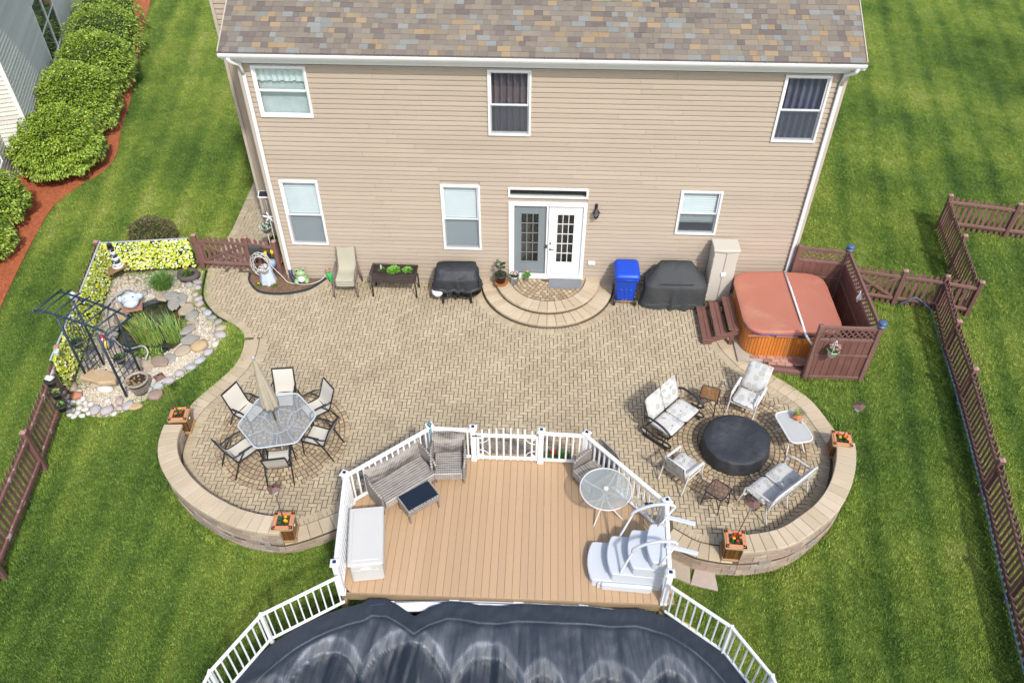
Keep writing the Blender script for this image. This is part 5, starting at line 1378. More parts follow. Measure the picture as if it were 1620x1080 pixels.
def roundpoly(P, r_, n=4):
    out = []; N = len(P)
    for i in range(N):
        p = Vector((*P[i], 0)); a = (Vector((*P[i - 1], 0)) - p).normalized(); b = (Vector((*P[(i + 1) % N], 0)) - p).normalized()
        for k in range(n + 1):
            t_ = k / n; out.append(tuple(((p + a * r_) * (1 - t_) ** 2 + p * 2 * t_ * (1 - t_) + (p + b * r_) * t_ ** 2)[:2]))
    return out
hp = roundpoly(hexr, .10)
q = MB(); q.prism(hp, .70, .708); q.build('glass_top', m_tglass, dt)
q = MB(); q.tube([(x, y, .700) for x, y in hp], .018, 6, closed=True); q.build('rim', pm('grey blue metal rim', (.50, .56, .60), .4, .08, 3, .05, 30, 0), dt)
m_greym = pm('grey metal legs', (.42, .46, .48), .4, .08, 3, .05, 30, 0)
q = MB(); q.tube([(.36 * math.cos(R(a)), .36 * math.sin(R(a)), .66) for a in range(0, 360, 15)], .012, 6, closed=True); q.build('support_ring', m_greym, dt)
for k in range(6):
    a = R(43 + 60 * k); c_, s_ = math.cos(a), math.sin(a); q = MB()
    q.tube(catmull([(.70 * c_, .70 * s_, .70), (.45 * c_, .45 * s_, .64), (.36 * c_, .36 * s_, .66), (.20 * c_, .20 * s_, .40), (.26 * c_, .26 * s_, .15), (.45 * c_, .45 * s_, .0)], 4), .013, 6); q.build('leg', m_greym, dt)
um = thing('patio_umbrella', 'closed beige patio umbrella standing through the glass dining table', 'umbrella', (*TC, .012), tilt=(R(.5), R(-2.2)))
q = MB(); q.tube([(0, 0, .03), (0, 0, 2.62)], .021, 10); q.build('pole', m_bronze, um)
q = MB(); q.lathe([(.26, 0), (.26, .03), (.20, .06), (.06, .085), (.035, .12), (.035, .32)], 0, 0, 0, 20); q.build('base', m_bronze, um)
q = MB(); n = 32; rows_ = [(1.16, .150), (1.22, .155), (1.40, .150), (1.60, .135), (1.85, .115), (2.1, .085), (2.35, .055), (2.52, .035), (2.60, .02)]; vs = []
for z, r_ in rows_:
    for k in range(n):
        a = 2 * PI * k / n; f = 1 + .22 * math.cos(8 * a + z * 1.2) * min(1, (2.7 - z)) + .06 * mnoise.noise(Vector((math.cos(a) * 2, math.sin(a) * 2, z * 2)))
        vs.append((r_ * f * math.cos(a), r_ * f * math.sin(a), z + (.03 * math.cos(8 * a) if z < 1.2 else 0)))
q.add(vs, [(i * n + k, i * n + (k + 1) % n, (i + 1) * n + (k + 1) % n, (i + 1) * n + k) for i in range(len(rows_) - 1) for k in range(n)] + [tuple(range(n))[::-1]], True)
q.build('canopy', m_umb, um)
q = MB(); q.lathe([(.012, 0), (.03, .02), (.035, .05), (.03, .08), (.005, .10)], 0, 0, 2.60, 12); q.build('finial', m_greym, um)
q = MB(); q.lathe([(.128, -.03), (.150, 0), (.128, .03)], 0, 0, 1.42, 20, cap=False); q.build('tie', m_umb, um)
q = MB(); q.box(0, .035, 1.0, .04, .06, .10, bev=.008); q.tube([(0, .06, 1.0), (0, .10, 1.0), (0, .10, .95)], .008, 6); q.build('crank', m_bronze, um)

# ------------------------------------------------------------ fire pit group
fp = thing('fire_pit', 'round fire pit under a loose black fabric cover', 'fire pit', (11.57, -5.80, .01))
q = MB(); n = 64; rows_ = [(.74, .02), (.745, .15), (.735, .36), (.73, .405), (.70, .425)] + [(.70 * (1 - k / 9), None) for k in range(1, 9)] + [(.001, None)]; vs = []
def top(x, y):
    z = .425 + max(.15 * max(0, 1 - math.hypot(x + .30, y - .34) / .75), .11 * max(0, 1 - math.hypot(x - .58, y - .14) / .9), .07 * max(0, 1 - abs(y * .6 - x * .25 - .08) / .35) * max(0, 1 - math.hypot(x, y) / .75))
    z -= .03 * max(0, 1 - math.hypot(x - .1, y + .2) / .4)
    a = math.atan2(y + .1, x - .05); return z + .002 * math.sin(a * 17) * min(1, math.hypot(x, y) / .3)
for r_, z in rows_:
    for k in range(n):
        a = 2 * PI * k / n; rr_ = r_ * (1 + (.018 * math.sin(13 * a) + .012 * math.sin(29 * a + 1) if (z is not None and z < .4) else 0) + .015 * math.sin(2 * a + .5) + (.05 * math.exp(-((a - .15) / .18) ** 2) if z is not None else 0))
        x, y = rr_ * math.cos(a), rr_ * math.sin(a); vs.append((x, y, z if z is not None and z < .44 else top(x, y)))
q.add(vs, [(i * n + k, i * n + (k + 1) % n, (i + 1) * n + (k + 1) % n, (i + 1) * n + k) for i in range(len(rows_) - 1) for k in range(n)], True)
q.build('cover', m_blackcover, fp)
q = MB(); q.lathe([(.60, 0), (.62, .12), (.60, .3)], 0, 0, 0, 24); q.build('bowl', m_black, fp)

def cushion(q, sx, sy, sz, M, n=10, puff=.35):
    vs = []; fs = []
    for side in (1, -1):
        for i in range(n + 1):
            for j in range(n + 1):
                u_, v_ = -1 + 2 * i / n, -1 + 2 * j / n
                e = (1 - abs(u_) ** 6) * (1 - abs(v_) ** 6); x = sx / 2 * u_ * (1 - .03 * abs(v_) ** 4); y = sy / 2 * v_ * (1 - .03 * abs(u_) ** 4)
                vs.append(M @ Vector((x, y, side * sz / 2 * (e ** .5 * (1 - puff * .3) + puff * .3 * e))))
    W = n + 1; N = W * W
    for i in range(n):
        for j in range(n):
            a = i * W + j; fs.append((a, a + W, a + W + 1, a + 1)); fs.append((N + a, N + a + 1, N + a + W + 1, N + a + W))
    q.add(vs, fs, True); return q
def Mx(x, y, z, ry=0.0, rz=0.0): return Matrix.Translation((x, y, z)) @ Matrix.Rotation(rz, 4, 'Z') @ Matrix.Rotation(ry, 4, 'Y')

# glider love seat (dark frame) : faces local +x, width along y
gl_ = thing('glider_loveseat', 'cushioned glider love seat with black curved arms on the left of the fire pit', 'love seat', (10.24, -5.16, .012), R(-42))
for s in (-1, 1):
    q = MB(); cushion(q, .56, .56, .12, Mx(.05, s * .285, .40)); q.build('seat_cushion', m_cush, gl_)
    q = MB(); cushion(q, .62, .56, .11, Mx(-.36, s * .285, .72, R(-112))); q.build('back_cushion', m_cush, gl_)
for s in (-1, 1):
    y = s * .64
    q = MB(); q.tube(catmull([(-.34, y, .60), (-.2, y, .66), (.1, y, .64), (.3, y, .56), (.36, y, .46), (.26, y, .38), (.05, y, .36)], 5), .026, 8); q.build('arm', m_black, gl_)
    q = MB(); q.tube(catmull([(-.42, y, .16), (-.3, y, .09), (.0, y, .06), (.30, y, .09), (.42, y, .16), (.36, y, .24), (0, y, .21), (-.36, y, .24), (-.42, y, .16)], 4), .020, 6)
    q.tube([(-.3, y, .35), (-.22, y, .08)], .014, 6); q.tube([(.26, y, .36), (.2, y, .08)], .014, 6); q.tube([(-.34, y, .02), (.36, y, .02)], .018, 6); q.build('glider_base', m_black, gl_)
    for x in (-.32, .32): q = MB(); q.tube([(x, y, .0), (x, y, .10)], .016, 6); q.build('leg', m_black, gl_)
q = MB(); q.bar((-.3, -.62, .32), (-.3, .62, .32), .03); q.bar((.3, -.62, .32), (.3, .62, .32), .03); q.tube([(-.46, -.6, 1.0), (-.36, -.6, .4)], .014, 6); q.tube([(-.46, .6, 1.0), (-.36, .6, .4)], .014, 6); q.build('frame', m_black, gl_)

def cushion_chair(label, loc, rz, group, back_cushion=True):
    t_ = thing('cushioned_chair', label, 'chair', loc, rz, group)
    q = MB(); cushion(q, .54, .54, .10, Mx(.03, 0, .42)); q.build('seat_cushion', m_cush, t_)
    if back_cushion:
        q = MB(); cushion(q, .66, .54, .10, Mx(-.43, 0, .72, R(-120))); q.build('back_cushion', m_cush, t_)
    else:
        q = MB(); cushion(q, .50, .50, .07, Mx(-.33, 0, .64, R(-104))); q.build('back_cushion', m_cush, t_)
    for s in (-1, 1):
        y = s * .31; q = MB(); q.box(-.02, y, .63, .56, .06, .025, bev=.01, ry=R(6)); q.build('arm', m_offwhite, t_)
        q = MB(); q.tube(catmull([(.24, y, .61), (.29, y, .50), (.27, y, .30), (.36, y, .0)], 4), .019, 6); q.build('leg', m_offwhite, t_)
        q = MB(); q.tube(catmull([(-.26, y, .66), (-.30, y, .40), (-.40, y, .0)], 4), .019, 6); q.build('leg', m_offwhite, t_)
    q = MB(); q.bar((.26, -.3, .34), (.26, .3, .34), .03); q.bar((-.26, -.3, .34), (-.26, .3, .34), .03); q.bar((.26, -.28, .34), (-.26, -.28, .34), .025); q.bar((.26, .28, .34), (-.26, .28, .34), .025); q.build('seat_frame', m_offwhite, t_)
    topx, topz = (-.62, 1.0) if back_cushion else (-.43, .93)
    q = MB(); q.tube([(-.28, -.27, .36), (topx, -.27, topz), (topx - .01, .27, topz), (-.28, .27, .36)], .018, 6)
    for k in range(5): y = -.2 + .1 * k; q.tube([(-.29, y, .38), (topx + .0, y, topz)], .009, 5)
    q.build('back_frame', m_offwhite, t_); return t_
cushion_chair('white framed chair with a high medallion cushion above the covered fire pit', (12.02, -4.52, .012), R(-121), 'white framed cushioned seats')
cushion_chair('white framed chair with its slatted back to the deck, left of the fire pit', (10.30, -6.62, .012), R(46), 'white framed cushioned seats', False)
ls = thing('cushioned_loveseat', 'white metal love seat with two medallion cushions beside the lower seat wall', 'love seat', (12.20, -7.04, .012), R(130))
for s in (-1, 1):
    q = MB(); cushion(q, .56, .60, .12, Mx(.05, s * .31, .42)); q.build('seat_cushion', m_cush, ls)
    q = MB(); cushion(q, .46, .60, .10, Mx(-.33, s * .31, .70, R(-103))); q.build('back_cushion', m_cush, ls)
for s in (-1, 1):
    y = s * .68; q = MB(); q.tube(catmull([(-.34, y, .72), (-.1, y, .70), (.18, y, .66), (.29, y, .56), (.30, y, .40), (.38, y, .0)], 5), .021, 7); q.build('arm', m_offwhite, ls)
for y in (-.68, 0, .68): q = MB(); q.tube(catmull([(-.28, y, .66), (-.30, y, .35), (-.40, y, .0)], 4), .018, 6); q.build('leg', m_offwhite, ls)
q = MB(); q.bar((.28, -.68, .33), (.28, .68, .33), .035); q.bar((-.28, -.68, .33), (-.28, .68, .33), .035)
q.tube(catmull([(-.30, -.66, .36), (-.40, -.66, .90), (-.41, 0, .93), (-.40, .66, .90), (-.30, .66, .36)], 6), .02, 7)
for k in range(12): y = -.55 + .1 * k; q.tube([(-.31, y, .38), (-.405, y, .9)], .009, 5)
q.tube([(-.35, -.66, .62), (-.35, .66, .62)], .014, 6); q.build('frame', m_offwhite, ls)

def side_table(label, loc, rz, mg, h=.5, s=.21):
    t_ = thing('side_table', label, 'side table', loc, rz, 'small metal side tables by the fire pit'); P = roundpoly([(-s, -s), (s, -s), (s, s), (-s, s)], .05)
    q = MB(); q.prism(P, h - .012, h - .004); q.build('glass_top', mg, t_)
    q = MB(); q.tube([(x, y, h - .008) for x, y in P], .013, 6, closed=True); q.build('rim', m_black, t_)
    for sx in (-1, 1):
        for sy in (-1, 1): q = MB(); q.tube([(sx * s * .85, sy * s * .85, h - .02), (sx * s * 1.0, sy * s * 1.0, 0)], .013, 6); q.build('leg', m_black, t_)
    q = MB(); q.tube([(-s * .9, -s * .9, .2), (s * .9, s * .9, .2)], .008, 5); q.tube([(-s * .9, s * .9, .21), (s * .9, -s * .9, .21)], .008, 5); q.build('brace', m_black, t_); return t_
side_table('small side table with amber glass between the glider and the high chair', (11.15, -4.50, .012), R(-20), m_amber)
side_table('small side table with smoky glass showing the pavers, below the fire pit', (10.94, -7.28, .012), R(-42), m_smoke)
gt2 = thing('glass_coffee_table', 'oblong frosted glass table with white rim to the right of the fire pit', 'table', (12.86, -5.50, .012), R(-76))
P = roundpoly([(-.46, -.27), (.46, -.27), (.46, .27), (-.46, .27)], .16, 6)
q = MB(); q.prism(P, .535, .545); q.build('glass_top', m_fglass, gt2)
q = MB(); q.tube([(x, y, .54) for x, y in P], .021, 7, closed=True); q.build('rim', m_offwhite, gt2)
for sx in (-1, 1):
    for sy in (-1, 1): q = MB(); q.tube(catmull([(sx * .12, sy * .10, .53), (sx * .20, sy * .14, .3), (sx * .36, sy * .22, 0)], 4), .017, 6); q.build('leg', m_offwhite, gt2)
m_terra = pm('terracotta', (.50, .17, .07), .8, .15, 5, .15, 50, .3)
def leaves(q, cx_, cy_, cz_, r_, h, n, ls_=.03, up=.6, seed=0):
    rd = random.Random(seed)
    for k in range(n):
        a = rd.uniform(0, 2 * PI); rr_ = r_ * math.sqrt(rd.random()); z = cz_ + h * rd.random() * (1 - .5 * rr_ / max(r_, 1e-3)); x, y = cx_ + rr_ * math.cos(a), cy_ + rr_ * math.sin(a)
        d = Vector((math.cos(a + rd.uniform(-.8, .8)), math.sin(a + rd.uniform(-.8, .8)), rd.uniform(-.2, up))).normalized(); sd_ = d.cross(Vector((rd.uniform(-.4, .4), rd.uniform(-.4, .4), 1))).normalized()
        L_ = ls_ * rd.uniform(.7, 1.3); w = L_ * .36; p = Vector((x, y, z)); q.cr = rd.random()
        q.add([p, p + d * L_ * .5 + sd_ * w, p + d * L_, p + d * L_ * .5 - sd_ * w], [(0, 1, 2, 3)])
    return q
pt = thing('terracotta_pot', 'round terracotta strawberry pot with succulents on the frosted glass table', 'flower pot', (12.97, -5.27, .56))
q = MB(); q.lathe([(.05, 0), (.085, .03), (.10, .08), (.085, .13), (.06, .15), (.065, .165), (.05, .165)], 0, 0, 0, 16)
for a in (200, 260, 320): q.lathe([(.01, 0), (.03, .015), (.034, .03)], .09 * math.cos(R(a)), .09 * math.sin(R(a)), .07, 8)
q.build('pot', m_terra, pt)
q = MB(); leaves(q, 0, .02, .15, .06, .10, 60, .05, 1.0, 3); q.build('succulents', pm('yellow green succulent', (.22, .30, .07), .5, .3, 12, .2, 50, 0), pt)
q = MB(); q.blob(.0, 0, .03, .04, .03, .03, .2, 2); q.blob(.07, .02, .025, .03, .025, .03, .2, 5)
tag(q.build('shell_ornament', pm('shell beige', (.55, .40, .30), .6, .3, 20, .2, 50, 0), loc=(13.06, -5.40, .56)), 'little beige shell ornaments beside the terracotta pot', 'ornament')

# ------------------------------------------------------------ deck furniture
def wicker_seat(name, label, cat, loc, rz, w, group, back_h=.86, depth=.62):
    t_ = thing(name, label, cat, loc, rz, group); hw = w / 2
    q = MB(); q.box(.02, 0, .30, depth - .04, w - .10, .20, bev=.02); q.build('seat', m_wick, t_)
    q = MB(); n = 12
    for sgn in (0,):
        vs = []
        for k in range(n + 1):
            y = -hw + w * k / n; crown = .05 * (1 - (y / hw) ** 2)
            for (x, z) in ((-.27, .30), (-.33, back_h - .10 + crown), (-.35, back_h + crown), (-.38, back_h + crown - .01), (-.34, .30)): vs.append((x - .02 * (1 - (y / hw) ** 2), y, z))
        fs = []
        for k in range(n):
            for i in range(5): fs.append((k * 5 + i, (k + 1) * 5 + i, (k + 1) * 5 + (i + 1) % 5, k * 5 + (i + 1) % 5))
        fs += [tuple(range(5)), tuple(n * 5 + i for i in range(5))[::-1]]
        q.add(vs, fs)
    q.build('backrest', m_wick, t_)
    for s in (-1, 1):
        q = MB(); y = s * (hw - .02); top_ = [(-.34, .66), (-.10, .62), (.14, .56), (.27, .50)]
        vs = []
        for x, z in top_:
            yy = y + s * .035 * (1 - ((x + .03) / .32) ** 2)
            vs += [(x, yy - .022, .16), (x, yy - .022, z), (x, yy + .022, z), (x, yy + .022, .16)]
        fs = [(i * 4 + k, i * 4 + (k + 1) % 4, (i + 1) * 4 + (k + 1) % 4, (i + 1) * 4 + k) for i in range(3) for k in range(4)] + [(3, 2, 1, 0), (12, 13, 14, 15)]
        q.add(vs, fs); q.build('arm', m_wickd, t_)
        q = MB(); q.tube([(x, y + s * .035 * (1 - ((x + .03) / .32) ** 2), z + .01) for x, z in top_], .026, 8); q.build('arm_cap', m_wick, t_)
        for x in (-.30, .24): q = MB(); q.bar((x, y, 0), (x, y, .20), .028); q.build('leg', m_greym2, t_)
    return t_
m_greym2 = pm('brown grey leg', (.20, .17, .15), .5, .1, 3, .1, 30, 0)
wicker_seat('wicker_loveseat', 'grey wicker love seat angled into the left corner of the deck railing', 'love seat', (4.50, -7.92, DZ), R(-49), 1.28, 'grey wicker seats on the deck', .84, .62)
wicker_seat('wicker_armchair', 'grey wicker armchair facing the pool beside the love seat', 'armchair', (5.36, -7.48, DZ), R(-86), .66, 'grey wicker seats on the deck')
wicker_seat('wicker_armchair', 'grey wicker armchair half hidden behind the round glass table', 'armchair', (8.27, -7.62, DZ), R(216), .66, 'grey wicker seats on the deck')
ot = thing('wicker_ottoman', 'low grey wicker table with a black glass top in front of the love seat', 'coffee table', (4.86, -8.34, DZ), R(38))
q = MB(); q.box(0, 0, .31, .70, .44, .14, bev=.01); q.build('apron', m_wickd, ot)
q = MB(); q.box(0, 0, .392, .72, .46, .02, bev=.006); q.build('rim', m_wick, ot); q = MB(); q.box(0, 0, .408, .66, .40, .008); q.build('glass_top', m_navy, ot)
for sx in (-1, 1):
    for sy in (-1, 1): q = MB(); q.bar((sx * .32, sy * .20, 0), (sx * .32, sy * .20, .26), .024); q.build('leg', m_greym2, ot)
m_box = pm('pale resin box', (.55, .54, .51), .55, .04, 2, .03, 60, .15, 90, .001, dirt=((.50, .48, .44), 2.5, .55, .8, .3))
sb = thing('storage_box', 'long pale grey resin storage box along the left deck railing', 'storage box', (4.04, -9.38, DZ), R(8.5))
q = MB(); q.box(0, 0, .26, .58, 1.18, .52, bev=.03); q.build('body', m_box, sb)
q = MB(); q.box(0, 0, .56, .64, 1.24, .07, bev=.025); q.box(0, 0, .595, .48, 1.06, .016, bev=.008); q.build('lid', m_box, sb)
q = MB(); q.box(0, -.60, .43, .20, .04, .025, bev=.008); q.box(0, -.598, .24, .46, .012, .30, bev=.005); q.build('end_panel', m_box, sb)
rt = thing('round_glass_table', 'round pebbled glass table with white rim on the right of the deck', 'table', (8.46, -8.25, DZ))
q = MB(); q.lathe([(.03, .70), (.485, .70), (.485, .708), (.03, .708)], 0, 0, 0, 56, sm=False); q.build('glass_top', m_rglass, rt)
q = MB(); q.tube([(.49 * math.cos(R(a)), .49 * math.sin(R(a)), .703) for a in range(0, 360, 8)], .014, 6, closed=True); q.build('rim', m_offwhite, rt)
q = MB(); q.lathe([(.035, .715), (.05, .72), (.05, .735), (.03, .74), (.02, .735)], 0, 0, 0, 16); q.lathe([(.02, .30), (.03, .66), (.06, .69)], 0, 0, 0, 10); q.build('hub', m_offwhite, rt)
for k in range(4):
    a = R(62 + 90 * k); c_, s_ = math.cos(a), math.sin(a); q = MB(); q.tube(catmull([(.47 * c_, .47 * s_, .69), (.30 * c_, .30 * s_, .64), (.05 * c_, .05 * s_, .60), (.10 * c_, .10 * s_, .30), (.42 * c_, .42 * s_, .0)], 5), .015, 6); q.build('leg', m_offwhite, rt)

# pool entry steps standing on the deck
m_stepw = pm('pale blue white plastic', (.54, .57, .60), .45, .04, 2, .03, 60, .15, 60, .001)
ps = thing('pool_entry_steps', 'white plastic pool entry steps with two arched handrails on the deck', 'pool steps', (8.8, -9.53, DZ), R(-3))
def curved(x0_, x1_, y0_, y1_, bow, n=8):
    P = [(x0_ - bow * (1 - (2 * k / n - 1) ** 2), y0_ + (y1_ - y0_) * k / n) for k in range(n + 1)][::-1]
    return [(x1_, y0_)] + [(x1_, y1_)] + P
bodyP = roundpoly([(-.58, -.40), (.40, -.40), (.66, .10), (.66, .42), (-.55, .42)], .10)
q = MB()
lv = [(-.60, .22), (-.26, .46), (.09, .70), (.40, .93)]
for i, (x, z) in enumerate(lv):
    P = roundpoly(curved(x, .66 if i else .64, -.385, .385, .075), .03, 2); q.prism(P, 0 if i == 0 else lv[i - 1][1] - .03, z - .035, .02)
q.build('body', m_stepw, ps)
for i, (x, z) in enumerate(lv):
    xe = lv[i + 1][0] + .03 if i < 3 else .62
    P = roundpoly(curved(x - .015, xe, -.40, .40, .085), .05, 3); q = MB(); q.prism(P, z - .04, z, .014); q.build('tread', m_stepw, ps)
q = MB(); q.prism([(-.50, -.42), (.42, -.46), (.62, .0), (.62, -.38), (-.5, -.39)][0:3] + [(.60, .02), (-.45, -.36)], .0, .17, .03); q.box(.02, -.43, .10, .92, .08, .2, bev=.03); q.build('skirt', m_stepw, ps)
for s, y in ((1, .40), (-1, -.36)):
    q = MB(); q.tube(catmull([(-.12, y, .46), (-.03, y + .03, .78), (.05, y + .06, 1.08)], 4) , .021, 8); q.build('handrail_post', m_wmetal, ps)
    q = MB(); q.tube(catmull([(.04, y + .06, 1.05), (.055, y + .06, 1.13), (.20, y + .07, 1.27), (.42, y + .07, 1.40), (.64, y + .07, 1.44), (.74, y + .06, 1.42), (.75, y + .05, 1.37)], 5), .030, 10); q.build('handrail_arch', m_stepw, ps)
    q = MB(); q.tube([(.75, y + .05, 1.38), (.62, y - .02, 1.12), (.50, y - .06, .90)], .017, 8); q.build('handrail_brace', m_wmetal, ps)
for y in (.47, -.14): q = MB(); q.box(.90, y, .995, .56, .085, .05, bev=.012, rz=R(-12)); q.build('deck_flange', m_stepw, ps)

# ------------------------------------------------------------ along the house wall
def grill_cover_mesh(w, d, zt, zs, top_w, top_d, back, zlow=.06, bul=0.04, seed=1, n=72, wave=.03, yoff=0):
    """cloth draped over a box with a narrower, higher back part"""
    q = MB(); rows_ = []; 
    def sup(a, hx, hy, p=5):
        c_, s_ = math.cos(a), math.sin(a); r_ = (abs(c_ / hx) ** p + abs(s_ / hy) ** p) ** (-1 / p); return r_ * c_, r_ * s_
    L_ = [(zlow, 1.03), (zlow + .12, 1.0), (.25, .985), (.45, .98), (zs - .1, .985), (zs - .02, .97), (zs, .93)]
    vs = []
    for i, (z, k_) in enumerate(L_):
        for k in range(n):
            a = 2 * PI * k / n; x, y = sup(a, w / 2 * k_, d / 2 * k_); f = wave * max(0, (zs - z) / zs) * (mnoise.noise(Vector((math.cos(a) * 3, math.sin(a) * 3, z * 1.2 + seed))) + .5 * math.sin(a * 9 + seed))
            l_ = math.hypot(x, y) or 1; zz = z + (.035 * mnoise.noise(Vector((x * 2.2, y * 2.2, seed))) if i == 0 else 0)
            vs.append((x * (1 + f / l_), y * (1 + f / l_) + yoff, zz))
    for t_ in (.05, .4, .75, 1.0):
        for k in range(n):
            a = 2 * PI * k / n; x0_, y0_ = sup(a, w / 2 * .93, d / 2 * .93); x1_, y1_ = sup(a, top_w / 2, top_d / 2, 6); y1_ += back
            e = t_; z = zs + (zt - zs) * e + .012 * mnoise.noise(Vector((x0_ * 4, y0_ * 4, seed + t_)))
            vs.append((x0_ + (x1_ - x0_) * e, y0_ + (y1_ - y0_) * e + yoff, z))
    vs.append((0, back + yoff, zt + .005)); R_ = len(L_) + 4
    fs = [(i * n + k, i * n + (k + 1) % n, (i + 1) * n + (k + 1) % n, (i + 1) * n + k) for i in range(R_ - 1) for k in range(n)] + [((R_ - 1) * n + k, (R_ - 1) * n + (k + 1) % n, R_ * n) for k in range(n)]
    q.add(vs, fs, True); return q
gc_ = thing('covered_grill', 'large gas grill under a charcoal cover against the wall right of the bin', 'grill', (10.72, -.60, .01))
grill_cover_mesh(1.66, .78, 1.17, .78, .84, .22, .20, .05, wave=.06, seed=4).build('cover', m_greycover, gc_)
q = MB(); q.tube([(.84 * math.cos(R(a)) * (abs(math.cos(R(a))) ** -.55 if abs(math.cos(R(a))) > .3 else 1.6), -.40 - .01 * math.sin(a), .20 + .02 * math.sin(a * .2)) for a in range(215, 326, 6)], .004, 4); q.build('piping', pm('grey piping', (.22, .22, .21), .7, .1, 3, 0, 20, 0), gc_)
q = MB(); q.box(0, -.392, .90, .9, .004, .02); q.box(0, 0, .4, 1.2, .5, .7); q.build('grill_body', m_black, gc_)
kc = thing('covered_kettle', 'barrel grill under a loose black cover on thin legs left of the door', 'grill', (4.86, -.58, .01), R(3))
grill_cover_mesh(1.24, .74, .98, .80, 1.06, .40, .06, .40, wave=.10, seed=9).build('cover', m_blackcover, kc)
q = MB()
for x in (-.38, .38): q.tube([(x, -.25, .5), (x, -.34, .03)], .026, 8); q.tube([(x, .22, .5), (x, .26, .03)], .026, 8); q.blob(x, -.34, .03, .04, .04, .03, .05, 1)
q.build('leg', m_black, kc)
q = MB(); q.lathe([(.02, 0), (.10, .03), (.15, .12), (.16, .2)], -.52, -.26, .20, 16); q.build('side_bowl', m_white, kc)
q = MB(); q.add([(.60, -.1, .82), (.72, -.2, .52), (.62, -.26, .50), (.60, -.28, .74)], [(0, 1, 2, 3), (3, 2, 1, 0)]); q.build('cover_flap', m_blackcover, kc)

# stacked loungers
lo = thing('stacked_chairs', 'stack of four taupe sling patio chairs against the wall left of the planter', 'chairs', (1.80, -.40, .012), R(-88))
for k in range(4):
    dz = .055 * k
    line = [(.34, .36 + dz), (.30, .385 + dz), (0, .37 + dz), (-.16, .38 + dz), (-.22, .44 + dz), (-.28, .70 + dz), (-.35, 1.0 + dz)]
    q = MB(); curve_sheet(q, line, .24, .012, .015); q.build('sling', m_taupe, lo)
    for s in (-1, 1):
        y = s * .265; q = MB(); q.tube([(x, y, z) for x, z in line], .015, 6); q.build('side_rail', m_brownmetal, lo)
        q = MB(); q.tube(catmull([(.40 + .02 * k, s * .33, .0 + dz * .6), (.30, s * .31, .36 + dz), (.20, s * .30, .56 + dz), (-.2, s * .30, .60 + dz)], 3), .017, 6); q.build('arm_and_leg', m_brownmetal, lo)
        q = MB(); q.tube([(-.18, s * .30, .58 + dz), (-.30, s * .34, 0.02 + dz * .6)], .017, 6); q.build('leg', m_brownmetal, lo)
wp_ = thing('wicker_planter', 'raised dark brown wicker planter with seedlings below the left window', 'planter', (3.15, -.50, .012), R(-1))
q = MB()
for (x, y, sx, sy) in ((0, -.205, 1.18, .03), (0, .205, 1.18, .03), (-.575, 0, .03, .40), (.575, 0, .03, .40)): q.box(x, y, .62, sx, sy, .26, bev=.008)
q.box(0, 0, .50, 1.16, .42, .02); q.build('basket', m_wickb, wp_)
q = MB()
for (x, y, sx, sy) in ((0, -.215, 1.26, .07), (0, .215, 1.26, .07), (-.60, 0, .07, .36), (.60, 0, .07, .36)): q.box(x, y, .76, sx, sy, .025, bev=.006)
q.build('rim', m_wickb, wp_)
for x in (-.59, .59):
    for y in (-.22, .22): q = MB(); q.tube([(x, y, .50), (x * 1.02, y * 1.05, 0)], .022, 8); q.build('leg', m_black, wp_)
q = MB(); q.box(0, 0, .70, 1.12, .38, .04); q.build('soil', m_soil, wp_)
for x, r_, n_l, s_ in ((-.35, .06, 40, 1), (.0, .15, 160, 2), (-.08, .10, 80, 6), (.36, .11, 110, 3)):
    q = MB(); leaves(q, x, random.uniform(-.04, .04), .72, r_, .10, n_l, .055, .8, s_); q.build('seedling', m_leaf if x < -.1 else pm('bright seedling %d' % s_, (.14, .36, .04), .5, .3, 12, .2, 50, 0), wp_)
q = MB(); q.box(-.36, .06, .80, .03, .006, .14); q.build('plant_label', m_white, wp_)

bin_ = thing('wheeled_bin', 'blue wheeled recycling bin standing between the steps and the grill', 'wheeled bin', (9.42, -.52, .01))
m_blue = pm('blue plastic', (.005, .065, .52), .42, .06, 2, .05, 40, .1, 60, .001)
q = MB(); vs = []; 
for z, hx, hy in ((.10, .235, .24), (.15, .25, .255), (.88, .30, .33), (.93, .325, .355), (.97, .325, .355)):
    for (x, y) in roundpoly([(-hx, -hy), (hx, -hy), (hx, hy), (-hx, hy)], .07, 3): vs.append((x, y, z))
n = 16; q.add(vs, [(i * n + k, i * n + (k + 1) % n, (i + 1) * n + (k + 1) % n, (i + 1) * n + k) for i in range(4) for k in range(n)] + [tuple(range(n))[::-1]], True)
for x in (-.12, .0, .12): q.box(x, -.275, .35, .05, .03, .42, rx=R(6), bev=.012)
q.build('body', m_blue, bin_)
q = MB(); vs = []
for z, hx, hy, yo in ((.965, .335, .37, -.0), (1.0, .335, .37, 0), (1.05, .30, .32, .01), (1.065, .22, .24, .02)):
    for (x, y) in roundpoly([(-hx, -hy + yo), (hx, -hy + yo), (hx, hy + yo), (-hx, hy + yo)], .10, 3): vs.append((x, y, z + (.04 if y > 0 else 0) * (z > 1.01)))
q.add(vs, [(i * n + k, i * n + (k + 1) % n, (i + 1) * n + (k + 1) % n, (i + 1) * n + k) for i in range(3) for k in range(n)] + [tuple(3 * n + k for k in range(n))], True)
q.build('lid', m_blue, bin_)
q = MB(); q.tube([(-.28, -.41, .95), (.28, -.41, .95)], .016, 8); q.tube([(-.28, -.41, .95), (-.28, -.34, .94)], .014, 6); q.tube([(.28, -.41, .95), (.28, -.34, .94)], .014, 6); q.build('handle', m_blue, bin_)
